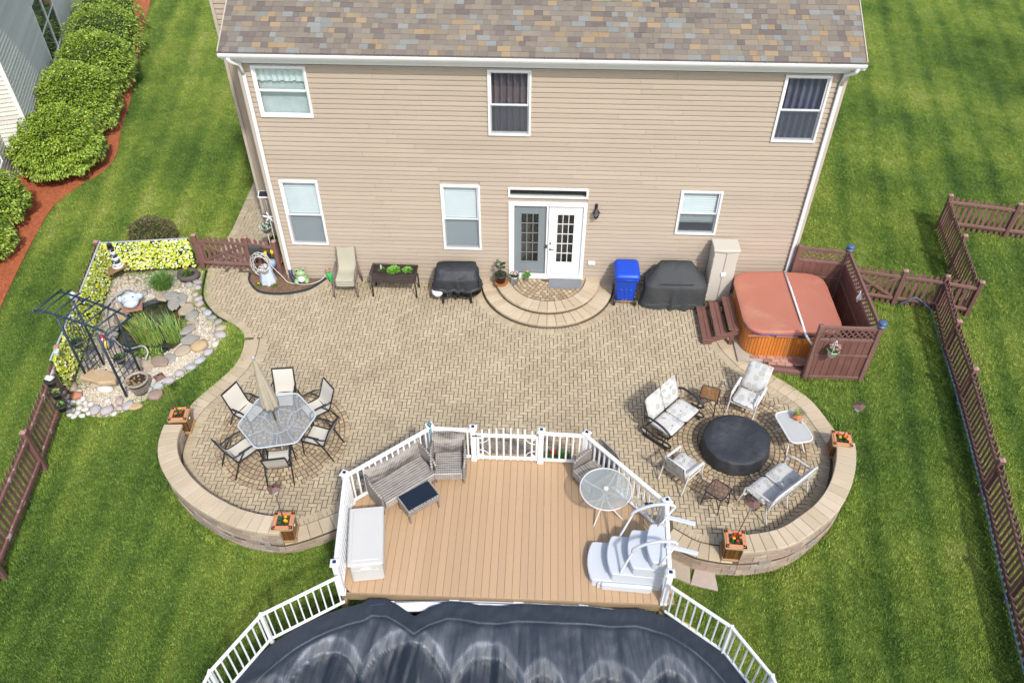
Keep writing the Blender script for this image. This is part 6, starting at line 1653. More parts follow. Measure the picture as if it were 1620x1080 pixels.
for s in (-1, 1):
    q = MB(); Mw = Matrix.Translation((s * .285, -.27, .115)) @ Matrix.Rotation(PI / 2, 4, 'Y'); q.lathe([(.05, -.03), (.11, -.03), (.115, 0), (.11, .03), (.05, .03)], 0, 0, 0, 20, M=Mw); w_ = q.build('wheel', m_black, bin_)
    q = MB(); q.lathe([(.01, -.034), (.07, -.034), (.07, .034), (.01, .034)], 0, 0, 0, 16, M=Mw, sm=False); q.build('hub', m_greym, w_)
q = MB(); q.tube([(-.28, -.27, .115), (.28, -.27, .115)], .012, 6); q.box(0, -.255, .17, .10, .01, .02); q.build('axle', pm('orange plate', (.55, .30, .06), .5, .1, 3, 0, 20, 0), bin_)

cb = thing('storage_cabinet', 'tall beige resin storage cabinet between the grill and the hot tub', 'cabinet', (11.93, -.345, .01))
m_cab = pm('beige resin', (.55, .51, .44), .6, .04, 2, .03, 60, .15, 90, .001)
q = MB(); q.box(0, .01, .86, .64, .46, 1.72, bev=.02); q.build('body', m_cab, cb)
for s in (-1, 1):
    q = MB(); q.box(s * .158, -.235, .86, .306, .03, 1.60, bev=.012)
    for z in (.25, .6, 1.1, 1.45): q.box(s * .295, -.252, z, .05, .02, .012, bev=.003)
    q.build('door', m_cab, cb)
q = MB(); vs = [(x, -.27 - .03 * (1 - (x / .34) ** 2), z) for z in (1.72, 1.77) for x in [-.34 + .68 * k / 8 for k in range(9)]] + [(x, .25, z) for z in (1.72, 1.77) for x in (.34, -.34)]
P = [(-.34 + .68 * k / 8, -.265 - .035 * (1 - ((-.34 + .68 * k / 8) / .34) ** 2)) for k in range(9)] + [(.34, .24), (-.34, .24)]
q = MB(); q.prism(P, 1.71, 1.775, .015); q.build('lid', m_cab, cb)
q = MB(); q.box(.02, -.268, .98, .13, .03, .11, bev=.01); q.box(-.01, -.28, .92, .02, .01, .04); q.build('latch', m_white, cb)

mat_ = MB(); mat_.box(0, 0, .008, .90, .48, .016, bev=.006); mat_.box(0, 0, .0175, .82, .40, .004)
m_matc = pm('grey ribbed door mat', (.19, .20, .21), .95, .15, 4, .35, 140, .8, 120, .004)
tag(mat_.build('door_mat', m_matc, loc=(7.80, -.27, .285)), 'grey rectangular door mat on the landing below the white door', 'door mat')
def potted(name, label, loc, rt_, rb_, h, m_p, fill=None, cat='plant pot', group=None, soil=True):
    t_ = thing(name, label, cat, loc, 0, group); q = MB(); q.lathe([(rb_, 0), (rt_ * .98, h * .9), (rt_ * 1.06, h * .9), (rt_ * 1.08, h), (rt_ * .92, h), (rt_ * .88, h * .7), (.002, h * .7)], 0, 0, 0, 20); q.build('pot', m_p, t_)
    if soil: q = MB(); q.lathe([(rt_ * .9, h * .86), (rt_ * .4, h * .9), (.001, h * .9)], 0, 0, 0, 16, cap=False); q.build('soil', m_soil, t_)
    return t_
m_dpot = pm('dark brown glazed pot', (.05, .035, .035), .35, .15, 4, .1, 30, .1)
m_saucer = pm('rust saucer', (.33, .12, .03), .7, .2, 5, .2, 30, .2)
a_ = potted('plant_pot', 'dark brown pot with a thin leafy stem on a rusty saucer left of the door', (6.03, -.30, .285), .16, .12, .28, m_dpot)
q = MB(); q.lathe([(.17, 0), (.19, .03), (.17, .03)], .02, -.04, -.0, 20); q.build('saucer', m_saucer, a_)
q = MB(); q.tube([(0, 0, .24), (.0, .01, .5), (.01, .0, .72)], .005, 5); q.build('stem', m_leaf, a_)
q = MB(); leaves(q, 0, 0, .48, .07, .24, 22, .11, .6, 11); leaves(q, 0, 0, .26, .08, .08, 26, .06, .5, 12); q.build('leaves', pm('dark leaf', (.035, .06, .025), .45, .2, 8, .1, 50, 0), a_)
b_ = potted('ceramic_pot', 'white and blue painted ceramic pot of pink flowers left of the door', (6.41, -.33, .285), .13, .10, .28, pm('blue painted ceramic', (.60, .63, .68), .3, .1, 3, .1, 30, 0, dirt=((.10, .16, .30), 11, .52, .58, .8)))
q = MB(); leaves(q, 0, 0, .27, .12, .08, 110, .05, .6, 14); q.build('leaves', m_leaf, b_)
m_pink = pm('pink petal', (.72, .28, .40), .6, .2, 9, .1, 30, 0); m_red = pm('red petal', (.60, .02, .015), .6, .2, 9, .1, 30, 0); m_orange = pm('orange petal', (.75, .20, .01), .6, .2, 9, .1, 30, 0); m_yellow = pm('yellow petal', (.80, .48, .01), .6, .2, 9, .1, 30, 0); m_peach = pm('peach petal', (.80, .32, .18), .6, .2, 9, .1, 30, 0); m_whitep = pm('white petal', (.78, .70, .72), .6, .1, 9, .1, 30, 0)
def flower(parent, x, y, z, r_, m, name='flower', seed=0):
    q = MB(); rd = random.Random(seed); 
    for ring_ in range(3):
        k_ = 7 - ring_; rr_ = r_ * (1 - ring_ * .28)
        for k in range(k_):
            a = 2 * PI * k / k_ + ring_ * .5 + rd.uniform(-.1, .1); c_, s_ = math.cos(a), math.sin(a); w = rr_ * .42; zz = z + ring_ * r_ * .16
            q.add([(x, y, zz), (x + rr_ * .6 * c_ - w * s_, y + rr_ * .6 * s_ + w * c_, zz + rr_ * .25), (x + rr_ * c_, y + rr_ * s_, zz + rr_ * .15), (x + rr_ * .6 * c_ + w * s_, y + rr_ * .6 * s_ - w * c_, zz + rr_ * .25)], [(0, 1, 2, 3)])
    return q.build(name, m, parent)
for k in range(14):
    a = k * 2.4; r_ = .11 * math.sqrt((k + .5) / 14); flower(b_, r_ * math.cos(a), r_ * math.sin(a), .36, .024, m_pink if k % 2 else m_whitep, seed=k)
c_ = potted('small_pot', 'small cream pot with one peach flower beside the door sill', (6.74, -.18, .285), .07, .05, .15, m_offwhite)
q = MB(); leaves(q, 0, 0, .14, .07, .12, 60, .07, .8, 17); q.build('leaves', pm('fresh leaf', (.10, .26, .04), .5, .2, 8, .1, 50, 0), c_); flower(c_, .02, -.0, .30, .045, m_peach, seed=3)

# corner planters with solar lantern stakes
m_cedar = pm('varnished cedar board', (.15, .066, .022), .38, .22, 4, .2, 30, .3, 50, .003, piece=.2, stretch=(1, 1, .15), coat=.2)
m_cedtrim = pm('pale cedar trim', (.42, .27, .13), .6, .12, 4, .15, 30, .2); m_orim = pm('orange terracotta rim', (.62, .22, .12), .7, .1, 4, .1, 40, .2)
def cedar_planter(label, x, y, rz, cols, seed):
    t_ = thing('cedar_planter', label, 'planter', (x, y, .012), rz, 'square cedar planters at the wall ends'); s = .17
    for a in range(4):
        Mr = Matrix.Rotation(a * PI / 2, 4, 'Z')
        for k in range(4):
            q = MB(); q.cr = random.random(); q.box(-s + .0425 + .085 * k, -s - .012, .245, .079, .022, .41, bev=.004, M=Mr); q.build('board', m_cedar, t_)
        q = MB(); q.box(0, -s - .028, .035, .40, .02, .07, bev=.004, M=Mr); q.box(0, -s - .028, .43, .40, .02, .04, bev=.004, M=Mr); q.build('trim', m_cedtrim, t_)
        q = MB(); q.box(0, -s - .0, .475, .44, .085, .024, bev=.006, M=Mr); q.build('top_frame', m_cedtrim, t_)
        q = MB(); q.box(0, -s + .015, .494, .365 + .0, .05, .018, bev=.005, M=Mr); q.build('inner_rim', m_orim, t_)
    q = MB(); q.box(0, 0, .43, .34, .34, .03); q.build('soil', m_soil, t_)
    q = MB(); leaves(q, 0, 0, .43, .16, .10, 260, .04, .7, seed); q.build('foliage', pm('marigold leaf %d' % seed, (.035, .11, .03), .5, .25, 8, .2, 50, 0), t_)
    rd = random.Random(seed)
    for k, c in enumerate(cols):
        a = rd.uniform(0, 6.28); r_ = rd.uniform(.04, .12); flower(t_, r_ * math.cos(a), r_ * math.sin(a), .52 + rd.uniform(0, .03), .036, {'y': m_yellow, 'o': m_orange, 'r': m_red}[c], seed=k)
    q = MB(); q.blob(s + .03, .0, .33, .012, .03, .03, .02, 1); q.build('white_button', m_white, t_)
    return t_
PL = [(2.06, -8.40, 4, 'yyooy', 'square cedar planter of yellow marigolds at the near end of the left seat wall', (.03, -.02), 1.24, 'left wall, near planter'),
      (11.10, -8.46, -3, 'rrrryyo', 'square cedar planter of red flowers at the near end of the right seat wall', (.13, .08), 1.24, 'right wall, near planter'),
      (-1.04, -5.64, 6, 'rroy', 'square cedar planter at the far end of the left seat wall by the pond lawn', (-.16, .10), 1.24, 'left wall, far planter'),
      (13.88, -5.76, -8, 'yoyyor', 'cedar planter of yellow and orange flowers at the far end of the right seat wall', (.05, -.02), 1.24, 'right wall, far planter')]
m_lampb = pm('rusty brown lantern roof', (.15, .075, .055), .5, .2, 6, .2, 40, .2); m_lglass = glass_mat('lantern pane', (.75, .78, .80), .2, .85)
for i, (x, y, a, cols, lab, (lx, ly), lz, nm) in enumerate(PL):
    cedar_planter(lab, x, y, R(a), cols, 20 + i)
    s_ = ('near left', 'near right', 'far left', 'far right')[i]
    L_ = thing('solar_lantern', 'brown roofed solar lantern on a thin stake in the %s cedar planter' % s_, 'lantern', (x, y, .44), 0, 'solar stake lanterns in the planters')
    tip = Vector((lx, ly, 1.00))
    q = MB(); q.tube([(0, .02, 0), tip], .011, 6); q.build('stake', m_bronze, L_)
    q = MB(); q.lathe([(.155, 0), (.04, .06)], tip.x, tip.y, tip.z + .14, 4, sm=False); q.box(tip.x, tip.y, tip.z + .195, .045, .045, .02); q.build('roof', m_lampb, L_)
    q = MB(); q.box(tip.x, tip.y, tip.z + .19 + .017, .04, .04, .006); q.build('solar_cell', m_solar, L_)
    q = MB(); q.lathe([(.06, 0), (.088, .13)], tip.x, tip.y, tip.z + .01, 4, sm=False); q.build('lantern_glass', m_lglass, L_)
    q = MB()
    for k in range(4): aa = PI / 2 * k; q.bar((tip.x + .05 * math.cos(aa), tip.y + .05 * math.sin(aa), tip.z), (tip.x + .066 * math.cos(aa), tip.y + .066 * math.sin(aa), tip.z + .14), .01)
    q.box(tip.x, tip.y, tip.z, .07, .07, .012, rz=PI / 4); q.build('cage', m_bronze, L_)
# hibiscus pots north of the deck rail
for x, y, lab, fx in ((5.60, -6.72, 'leafy potted hibiscus with a red bloom behind the wicker armchair, left of the stairs', .16), (7.60, -6.74, 'leafy potted hibiscus with a big red bloom right of the deck stairs', -.12)):
    h_ = potted('hibiscus', lab, (x, y, .01), .17, .12, .32, m_dpot, cat='potted plant', group='potted hibiscus by the deck stairs')
    q = MB(); q.tube([(0, 0, .25), (.02, .0, .6)], .012, 6); q.tube([(0, 0, .4), (.1, .05, .75)], .008, 6); q.build('stem', m_bronze, h_)
    q = MB(); leaves(q, 0, 0, .38, .27, .50, 420, .085, .5, int(x * 10)); q.build('leaves', pm('hibiscus leaf %d' % int(x * 10), (.04, .15, .025), .4, .3, 8, .2, 50, 0), h_)
    flower(h_, fx, .02, .86, .075, m_red, seed=2); flower(h_, fx + .12, .1, .78, .05, m_red, seed=5)
# ------------------------------------------------------------ pond garden
m_gravelb = pm('pea gravel bed', (.50, .44, .33), .9, .12, 5, .5, 42, .9, 45, .012, dirt=((.14, .11, .08), 30, .5, .6, .7))
m_peb = pm('gravel pebble', (0, 0, 0), .8, .1, 4, .15, 60, .2, palette=[(6, (.66, .60, .48)), (4, (.56, .48, .35)), (4, (.72, .70, .62)), (2, (.40, .33, .25)), (1, (.58, .44, .32)), (1, (.25, .22, .19))])
gb = MB(); 
def ring_poly(outer_, inner_):
    """bed with a hole: triangulated strip between two closed loops"""
    n = 96
    def samp(P):
        P = [Vector((*p, 0)) for p in P]; P.append(P[0].copy()); out = resample(P, sum((P[i + 1] - P[i]).length for i in range(len(P) - 1)) / n); return out[:n]
    O, I = samp(outer_), samp(inner_)
    k0 = min(range(n), key=lambda k: (I[k] - O[0]).length); I = I[k0:] + I[:k0]
    aO = sum(O[i].x * O[(i + 1) % n].y - O[(i + 1) % n].x * O[i].y for i in range(n)); aI = sum(I[i].x * I[(i + 1) % n].y - I[(i + 1) % n].x * I[i].y for i in range(n))
    if aO * aI < 0: I = [I[0]] + I[1:][::-1]
    return O, I, aO
O_, I_, aO = ring_poly(GRAVEL, POND); n = len(O_)
bed_z = lambda x, y: lawn_z(x, y) + .03
vs = [(p.x, p.y, bed_z(p.x, p.y)) for p in O_] + [(p.x, p.y, bed_z(p.x, p.y)) for p in I_] + [(p.x, p.y, -.3) for p in O_]
fs = [(i, (i + 1) % n, n + (i + 1) % n, n + i) for i in range(n)] + [(i, 2 * n + i, 2 * n + (i + 1) % n, (i + 1) % n) for i in range(n)]
if aO < 0: fs = [f[::-1] for f in fs]
gb.add(vs, fs, True); struct(gb.build('gravel_bed', m_gravelb))
# pond basin, water
m_liner = pm('black pond liner', (.012, .016, .02), .4, .2, 3, .2, 40, .5, 12, .03)
C_ = sum((Vector((*p, 0)) for p in POND), Vector()) / len(POND); q = MB(); n = len(POND); vs = []
for k_, z in ((1.02, -.01), (.97, -.10), (.90, -.30), (.6, -.50), (.01, -.52)): vs += [(C_.x + (p[0] - C_.x) * k_, C_.y + (p[1] - C_.y) * k_, z) for p in POND]
q.add(vs, [(i * n + k, i * n + (k + 1) % n, (i + 1) * n + (k + 1) % n, (i + 1) * n + k) for i in range(4) for k in range(n)], True); struct(q.build('pond_basin', m_liner))
q = MB(); q.add([(C_.x + (p[0] - C_.x) * .975, C_.y + (p[1] - C_.y) * .975, -.13) for p in POND], [tuple(range(n))])
m_water, t, b = new_mat('murky pond water'); pos = t.nodes.new('ShaderNodeNewGeometry').outputs['Position']
col = _ramp(t, _noise(t, pos, 3.2, 5, .7), [(.36, (.012, .022, .02)), (.52, (.045, .05, .022)), (.64, (.12, .10, .03)), (.75, (.07, .09, .03))])
t.links.new(col, b.inputs['Base Color']); b.inputs['Roughness'].default_value = .06; b.inputs['Specular IOR Level'].default_value = .6
bn = t.nodes.new('ShaderNodeBump'); bn.inputs['Strength'].default_value = .15; bn.inputs['Distance'].default_value = .01; t.links.new(_noise(t, pos, 22, 3), bn.inputs['Height']); t.links.new(bn.outputs[0], b.inputs['Normal'])
struct(q.build('pond_water', m_water))
# pebbles
q = MB(); cnt = 0; GA = GRAVEL
while cnt < 13000:
    x, y = random.uniform(-5.2, -1.1), random.uniform(-5.3, .3)
    if not inpoly(x, y, GA) or inpoly(x, y, POND): continue
    cnt += 1; s = random.uniform(.010, .022); q.cr = random.random(); a = random.uniform(0, PI); c_, s_ = math.cos(a), math.sin(a); z = bed_z(x, y) + random.uniform(-.004, .008)
    q.add([(x + s * c_ * 1.3, y + s * s_ * 1.3, z), (x - s * s_, y + s * c_, z), (x - s * c_ * 1.3, y - s * s_ * 1.3, z), (x + s * s_, y - s * c_, z), (x, y, z + s * .8)], [(0, 1, 4), (1, 2, 4), (2, 3, 4), (3, 0, 4)], True)
tag(q.build('gravel', m_peb), 'pale pea gravel spread round the garden pond', 'gravel', kind='stuff')
# stones
STM = {k: pm('stone ' + k, c, .85, .16, 5, .22, 45, .6, 30, .012, dirt=d_) for k, c, d_ in (
    ('tan', (.40, .33, .24), ((.55, .46, .34), 5, .5, .7, .5)), ('sandy', (.46, .33, .19), ((.55, .45, .32), 4, .5, .7, .6)), ('grey', (.30, .29, .26), ((.42, .36, .28), 5, .5, .7, .5)),
    ('white', (.60, .58, .53), ((.45, .38, .30), 8, .55, .75, .4)), ('mauve', (.40, .37, .365), ((.5, .46, .44), 6, .5, .7, .4)), ('pink', (.43, .34, .30), ((.5, .42, .38), 6, .5, .7, .4)),
    ('red', (.46, .20, .12), ((.5, .3, .2), 6, .5, .7, .4)), ('blue', (.38, .40, .41), ((.5, .5, .5), 6, .5, .7, .4)), ('brown', (.30, .22, .17), ((.4, .3, .24), 6, .5, .7, .4)))}
sid = [0]
def stone(x, y, m, sx, sy, sz, name, lab, cat, group, flat=0, z=None, rz=None, amp=.13):
    sid[0] += 1; q = MB(); q.blob(0, 0, 0, sx, sy, sz, amp, sid[0], 12 if sx > .12 else 9, 7 if sx > .12 else 5, flat)
    o = q.build(name, STM[m], loc=(x, y, bed_z(x, y) + (sz * .45 if z is None else z)), rz=random.uniform(0, 6.28) if rz is None else rz); return tag(o, lab, cat, group)
EDGE = [(-2.39, -.85, 'pink', .10), (-2.23, -1.05, 'mauve', .13), (-2.14, -1.24, 'pink', .13), (-1.98, -1.44, 'pink', .09), (-1.82, -1.60, 'blue', .14), (-1.62, -1.78, 'grey', .12), (-1.42, -1.95, 'grey', .12), (-1.26, -2.18, 'tan', .13), (-1.20, -2.45, 'mauve', .15),
        (-1.22, -2.79, 'white', .10), (-1.30, -3.11, 'mauve', .14), (-1.42, -3.42, 'blue', .13), (-1.58, -3.66, 'blue', .12), (-1.78, -3.88, 'mauve', .13), (-1.96, -4.12, 'mauve', .14), (-2.16, -4.28, 'blue', .13), (-2.36, -4.42, 'blue', .10),
        (-3.44, -5.06, 'mauve', .15), (-3.14, -5.08, 'mauve', .17), (-2.68, -4.93, 'mauve', .15), (-2.96, -4.77, 'pink', .12), (-2.88, -5.0, 'pink', .10), (-2.94, -5.16, 'white', .08), (-2.42, -.55, 'mauve', .11), (-2.50, -.32, 'grey', .12)]
EW = {'pink': 'pinkish', 'mauve': 'mauve grey', 'blue': 'bluish grey', 'grey': 'grey', 'tan': 'tan', 'white': 'white'}
ORD = 'first second third fourth fifth sixth seventh eighth ninth tenth eleventh twelfth thirteenth fourteenth fifteenth sixteenth seventeenth eighteenth nineteenth twentieth'.split()
EDGE_L = ['%s rounded cobble, ' + ORD[i] + ' down from the gate along the pond edging' for i in range(17)] + ['%s rounded cobble below the sandstone slab, left of its larger neighbour', '%s rounded cobble, largest in the front row below the sandstone slab', '%s rounded cobble at the front just left of the long sandy stone', '%s small rounded stone between the slab and the sandy stone', '%s small rounded stone squeezed between two mauve cobbles at the front', '%s small stone, frontmost at the grass below the arbor', '%s rounded cobble just below the hollow rock planter', '%s rounded cobble touching the hollow rock planter']
for (x, y, m, s), EL in zip(EDGE, EDGE_L):
    stone(x, y, m, s * random.uniform(1.0, 1.25), s * random.uniform(.75, .95), s * .55, 'edging_stone', EL % EW[m], 'stone', 'rounded cobbles edging the pond gravel')
for x, y in [(-4.08, -4.86), (-3.85, -5.02), (-3.98, -5.09), (-3.83, -5.15), (-4.05, -5.13), (-3.69, -5.24), (-3.87, -5.26), (-3.77, -4.85), (-3.62, -4.89), (-3.69, -5.06), (-4.16, -4.99), (-4.09, -4.52), (-4.28, -4.68), (-3.88, -4.72), (-3.26, -4.77), (-3.99, -5.23), (-3.94, -4.84), (-4.22, -4.84), (-3.55, -5.16)]:
    stone(x, y, 'white', random.uniform(.07, .10), random.uniform(.06, .08), .05, 'cobble', 'small white cobble in the cluster at the front left corner of the pond garden', 'stone', 'white cobbles at the corner of the pond garden')
stone(-4.07, -4.66, 'red', .15, .12, .09, 'red_stone', 'reddish stone among the white cobbles', 'stone', None)
stone(-2.52, -4.95, 'sandy', .20, .11, .06, 'sandy_stone', 'long sandy yellow stone in front of the big round pot', 'stone', None, .6, rz=.2)
stone(-4.27, -4.40, 'tan', .17, .12, .09, 'tan_stone', 'tan stone at the foot of the yellow leaf screen', 'stone', None)
stone(-2.10, -4.62, 'brown', .19, .15, .10, 'brown_stone', 'brown stone right of the big round pot', 'stone', None, .4)
for x, y, w_ in ((-4.30, -3.25, 'far'), (-4.2, -3.64, 'near')): stone(x, y, 'grey', .17, .13, .10, 'grey_boulder', w_ + ' one of two grey boulders between the arbor leg and the leaf screen', 'stone', 'grey boulders behind the arbor')
stone(-3.45, -4.42, 'white', .22, .12, .09, 'white_boulder', 'whitish boulder under the edge of the sandstone slab', 'stone', None, rz=.0)
# flat rocks round the water
FL = [(-3.30, -.92, 'tan', .26, .18), (-3.02, -.96, 'grey', .24, .17), (-2.72, -1.05, 'grey', .25, .18), (-2.82, -1.30, 'grey', .28, .17), (-2.42, -1.46, 'tan', .26, .19), (-2.18, -1.76, 'grey', .22, .17), (-2.08, -2.02, 'tan', .22, .15), (-2.10, -2.28, 'grey', .24, .15),
      (-1.93, -2.66, 'grey', .24, .20), (-1.97, -3.10, 'tan', .22, .17), (-2.20, -3.34, 'grey', .17, .14), (-2.40, -3.48, 'brown', .24, .19), (-2.66, -3.60, 'tan', .22, .14), (-2.90, -3.58, 'tan', .22, .16), (-3.14, -3.58, 'grey', .20, .17), (-3.40, -3.48, 'tan', .22, .16),
      (-4.15, -1.60, 'tan', .24, .20), (-4.05, -1.95, 'sandy', .22, .17), (-4.16, -2.30, 'tan', .20, .22), (-4.02, -2.65, 'grey', .24, .15), (-3.90, -2.95, 'grey', .22, .14), (-3.66, -3.22, 'tan', .20, .16), (-4.42, -1.15, 'mauve', .18, .14), (-4.55, -1.45, 'pink', .15, .12)]
for i, (x, y, m, a, c) in enumerate(FL):
    stone(x, y, m, a, c, .06, 'flat_rock', '%s flat rock, ' % {'tan': 'tan', 'grey': 'grey', 'brown': 'brown', 'sandy': 'sandy orange', 'mauve': 'mauve', 'pink': 'pinkish'}[m] + (ORD[i] + ' along the pond rim going clockwise from the fine grass mound' if i < 16 else ORD[i - 16] + ' down the left rim of the pond from the smiling statue' if i < 22 else ('upper' if i == 22 else 'lower') + ' of two between the leaf screen and the statue'), 'rock', 'flat rocks round the pond', .9, z=.02 + .03 * (i % 2), amp=.2)
stone(-1.60, -2.90, 'sandy', .24, .19, .12, 'round_boulder', 'rounded orange tan boulder on the right side of the pond', 'rock', None, .2, rz=.9)
for x, y, m, lab_ in ((-3.95, -.95, 'white', 'just above the statue'), (-3.70, -.35, 'white', 'left of the fine grass'), (-3.45, -.30, 'white', 'touching the back of the fine grass'), (-2.70, -.45, 'grey', 'below the rock planter'), (-3.82, -.85, 'grey', 'between statue and grass'), (-4.35, -.35, 'tan', 'right of the corner shelf'), (-4.72, -.75, 'pink', 'by the left screen'), (-4.62, -.20, 'tan', 'under the corner shelf'), (-3.2, -.15, 'grey', 'against the back screen')):
    stone(x, y, m, random.uniform(.10, .15), .10, .07, 'garden_stone', '%s stone in the gravel behind the pond, ' % m + lab_, 'stone', 'stones behind the pond')
# sandstone slab bench
q = MB(); q.prism([(-.47, -.12), (-.30, .20), (.10, .18), (.42, .02), (.46, -.22), (.05, -.27), (-.18, -.18)], .0, .11, .03)
tag(q.build('sandstone_slab', STM['sandy'], loc=(-3.58, -4.20, .10)), 'large yellow sandstone slab under the arbor', 'stone slab')

# leaf screens fixed to the fence
m_ivy = pm('yellow green ivy leaf', (0, 0, 0), .5, .08, 5, .12, 60, 0, piece=.15, palette=[(8, (.55, .60, .03)), (5, (.66, .70, .20)), (4, (.38, .48, .02)), (5, (.78, .80, .55)), (2, (.12, .20, .02))])
m_ivyd = pm('dark net backing', (.03, .045, .02), .9, .3, 8, .3, 40, .3)
def leaf_screen(a, b, h, label, z0):
    a = Vector(a); b = Vector(b); d = (b - a); L = d.length; d.normalize(); nn = Vector((d.y, -d.x, 0)); t_ = thing('leaf_screen', label, 'leaf screen', tuple(a), 0, 'yellow leaf screens on the fence')
    q = MB(); q.bar(Vector((0, 0, z0 + h / 2)), d * L + Vector((0, 0, z0 + h / 2)), .02, h); q.build('backing', m_ivyd, t_)
    q = MB(); rd = random.Random(int(L * 100))
    for k in range(int(L * h * 620)):
        x, z = rd.uniform(0, L), z0 + rd.uniform(0, h); p = d * x + nn * rd.uniform(.02, .06) + Vector((0, 0, z)); s = rd.uniform(.028, .046)
        up = (Vector((0, 0, 1)) * rd.uniform(.5, 1.2) + nn * rd.uniform(.3, .9) + d * rd.uniform(-.5, .5)).normalized(); r1 = up.cross(Vector((rd.uniform(-1, 1), rd.uniform(-1, 1), rd.uniform(-1, 1)))).normalized(); r2 = up.cross(r1); q.cr = rd.random()
        q.add([p + r1 * s, p + r2 * s * .9 + r1 * s * .2, p - r1 * s * .9 , p - r2 * s * .9 + r1 * s * .2], [(0, 1, 2, 3)])
    o = q.build('leaves', m_ivy, t_); o['kind'] = 'stuff'
    q = MB(); q.bar(Vector((0, 0, z0 + h + .01)), d * L + Vector((0, 0, z0 + h + .01)), .04, .02); q.build('top_batten', m_greym, t_)
leaf_screen((-5.02, -.10, 0), (-2.66, .22, 0), .92, 'yellow green artificial leaf screen along the back fence of the pond garden', .20)
leaf_screen((-4.28, -4.62, 0), (-4.62, -2.40, 0), .98, 'yellow green artificial leaf screen on the left fence behind the arbor', .08)
leaf_screen((-4.60, -2.36, 0), (-5.04, .02, 0), 1.02, 'yellow green artificial leaf screen on the left fence behind the smiling statue', .08)

# arbor
arb = thing('garden_arbor', 'dark blue metal garden arbor over the sandstone slab', 'arbor', (-3.36, -4.07, 0)); A0 = Vector((-3.36, -4.07, 0))
m_arb = pm('dark blue green metal', (.020, .038, .060), .45, .15, 4, .1, 40, .1)
LG = [Vector((-3.96, -4.17, 0)), Vector((-3.82, -3.61, 0)), Vector((-2.82, -4.66, 0)), Vector((-2.66, -4.02, 0))]
for p in LG: q = MB(); q.tube([p - A0 + Vector((0, 0, -.05)), p - A0 + Vector((0, 0, 2.0))], .030, 8); q.build('leg', m_arb, arb)
F0, F1 = Vector((-4.65, -3.88, 2.0)) - A0, Vector((-2.61, -4.61, 2.0)) - A0; B0, B1 = Vector((-4.41, -3.20, 2.0)) - A0, Vector((-2.34, -4.05, 2.0)) - A0
for a, c in ((F0, F1), (B0, B1)):
    q = MB(); q.tube([a + (c - a) * t_ + Vector((0, 0, .05 * math.sin(PI * t_) - (.06 if t_ in (0, 1) else 0))) for t_ in (0, .06, .15, .3, .5, .7, .85, .94, 1)], .028, 6); q.build('roof_beam', m_arb, arb)
for k in range(8):
    t_ = k / 7; a = F0.lerp(F1, t_); c = B0.lerp(B1, t_); e_ = (a - c).normalized() * .12; q = MB(); zz = Vector((0, 0, .05 * math.sin(PI * t_) - (.05 if k in (0, 7) else -.015)))
    q.tube([a + e_ + zz, c - e_ + zz], .020 if 0 < k < 7 else .026, 6); q.build('roof_slat', m_arb, arb)
for (p, r_) in ((LG[0], LG[1]), (LG[2], LG[3])):
    p = p - A0; r_ = r_ - A0; q = MB()
    for k in range(1, 4): a = p.lerp(r_, k / 4); q.tube([a, a + Vector((0, 0, .9))], .011, 5)
    for z in (.18, .36, .54, .72, .9): q.tube([p + Vector((0, 0, z)), r_ + Vector((0, 0, z))], .011, 5)
    for s_, hh in ((.05, 1.85), (.16, 1.75), (.28, 1.62), (.40, 1.5)):
        a, c = p.lerp(r_, s_), r_.lerp(p, s_); q.tube(catmull([a + Vector((0, 0, .95)), a + Vector((0, 0, hh - .22)), p.lerp(r_, .5) + Vector((0, 0, hh)), c + Vector((0, 0, hh - .22)), c + Vector((0, 0, .95))], 5), .011, 5)
    q.build('side_trellis', m_arb, arb)
m_gpot = pm('grey resin pot', (.13, .13, .15), .5, .15, 4, .15, 40, .2)
for x, y, z, lab in ((-3.98, -3.93, .88, 'grey hanging pot on the left side of the arbor'), (-2.78, -4.35, .80, 'grey hanging pot on the right side of the arbor')):
    h_ = potted('hanging_pot', lab, (x, y, z), .14, .09, .17, m_gpot, cat='hanging pot', group='grey pots hung on the arbor')
    q = MB(); leaves(q, 0, 0, .15, .09, .10, 60, .05, .8, int(abs(x) * 10)); q.build('leaves', m_leaf, h_)
    q = MB(); q.tube([(.14, 0, .16), (.16, 0, .35)], .006, 5); q.tube([(-.14, 0, .16), (-.16, 0, .35)], .006, 5); q.build('hanger', m_black, h_)
bp = potted('round_pot', 'big tan ribbed round pot of soil beside the arbor', (-2.52, -4.48, -.02), .26, .18, .40, pm('taupe ribbed pot', (.34, .29, .245), .7, .1, 3, .12, 40, .3))
q = MB()
for z, r_ in ((.10, .206), (.17, .219), (.24, .234)): q.tube([(r_ * math.cos(R(a)), r_ * math.sin(R(a)), z) for a in range(0, 360, 15)], .008, 5, closed=True)
q.build('rib', MATS['taupe ribbed pot'], bp)
q = MB(); leaves(q, 0, 0, .36, .2, .03, 40, .07, .1, 77); q.build('dead_leaves', pm('dry leaf', (.30, .20, .09), .8, .2, 6, .2, 40, 0), bp)
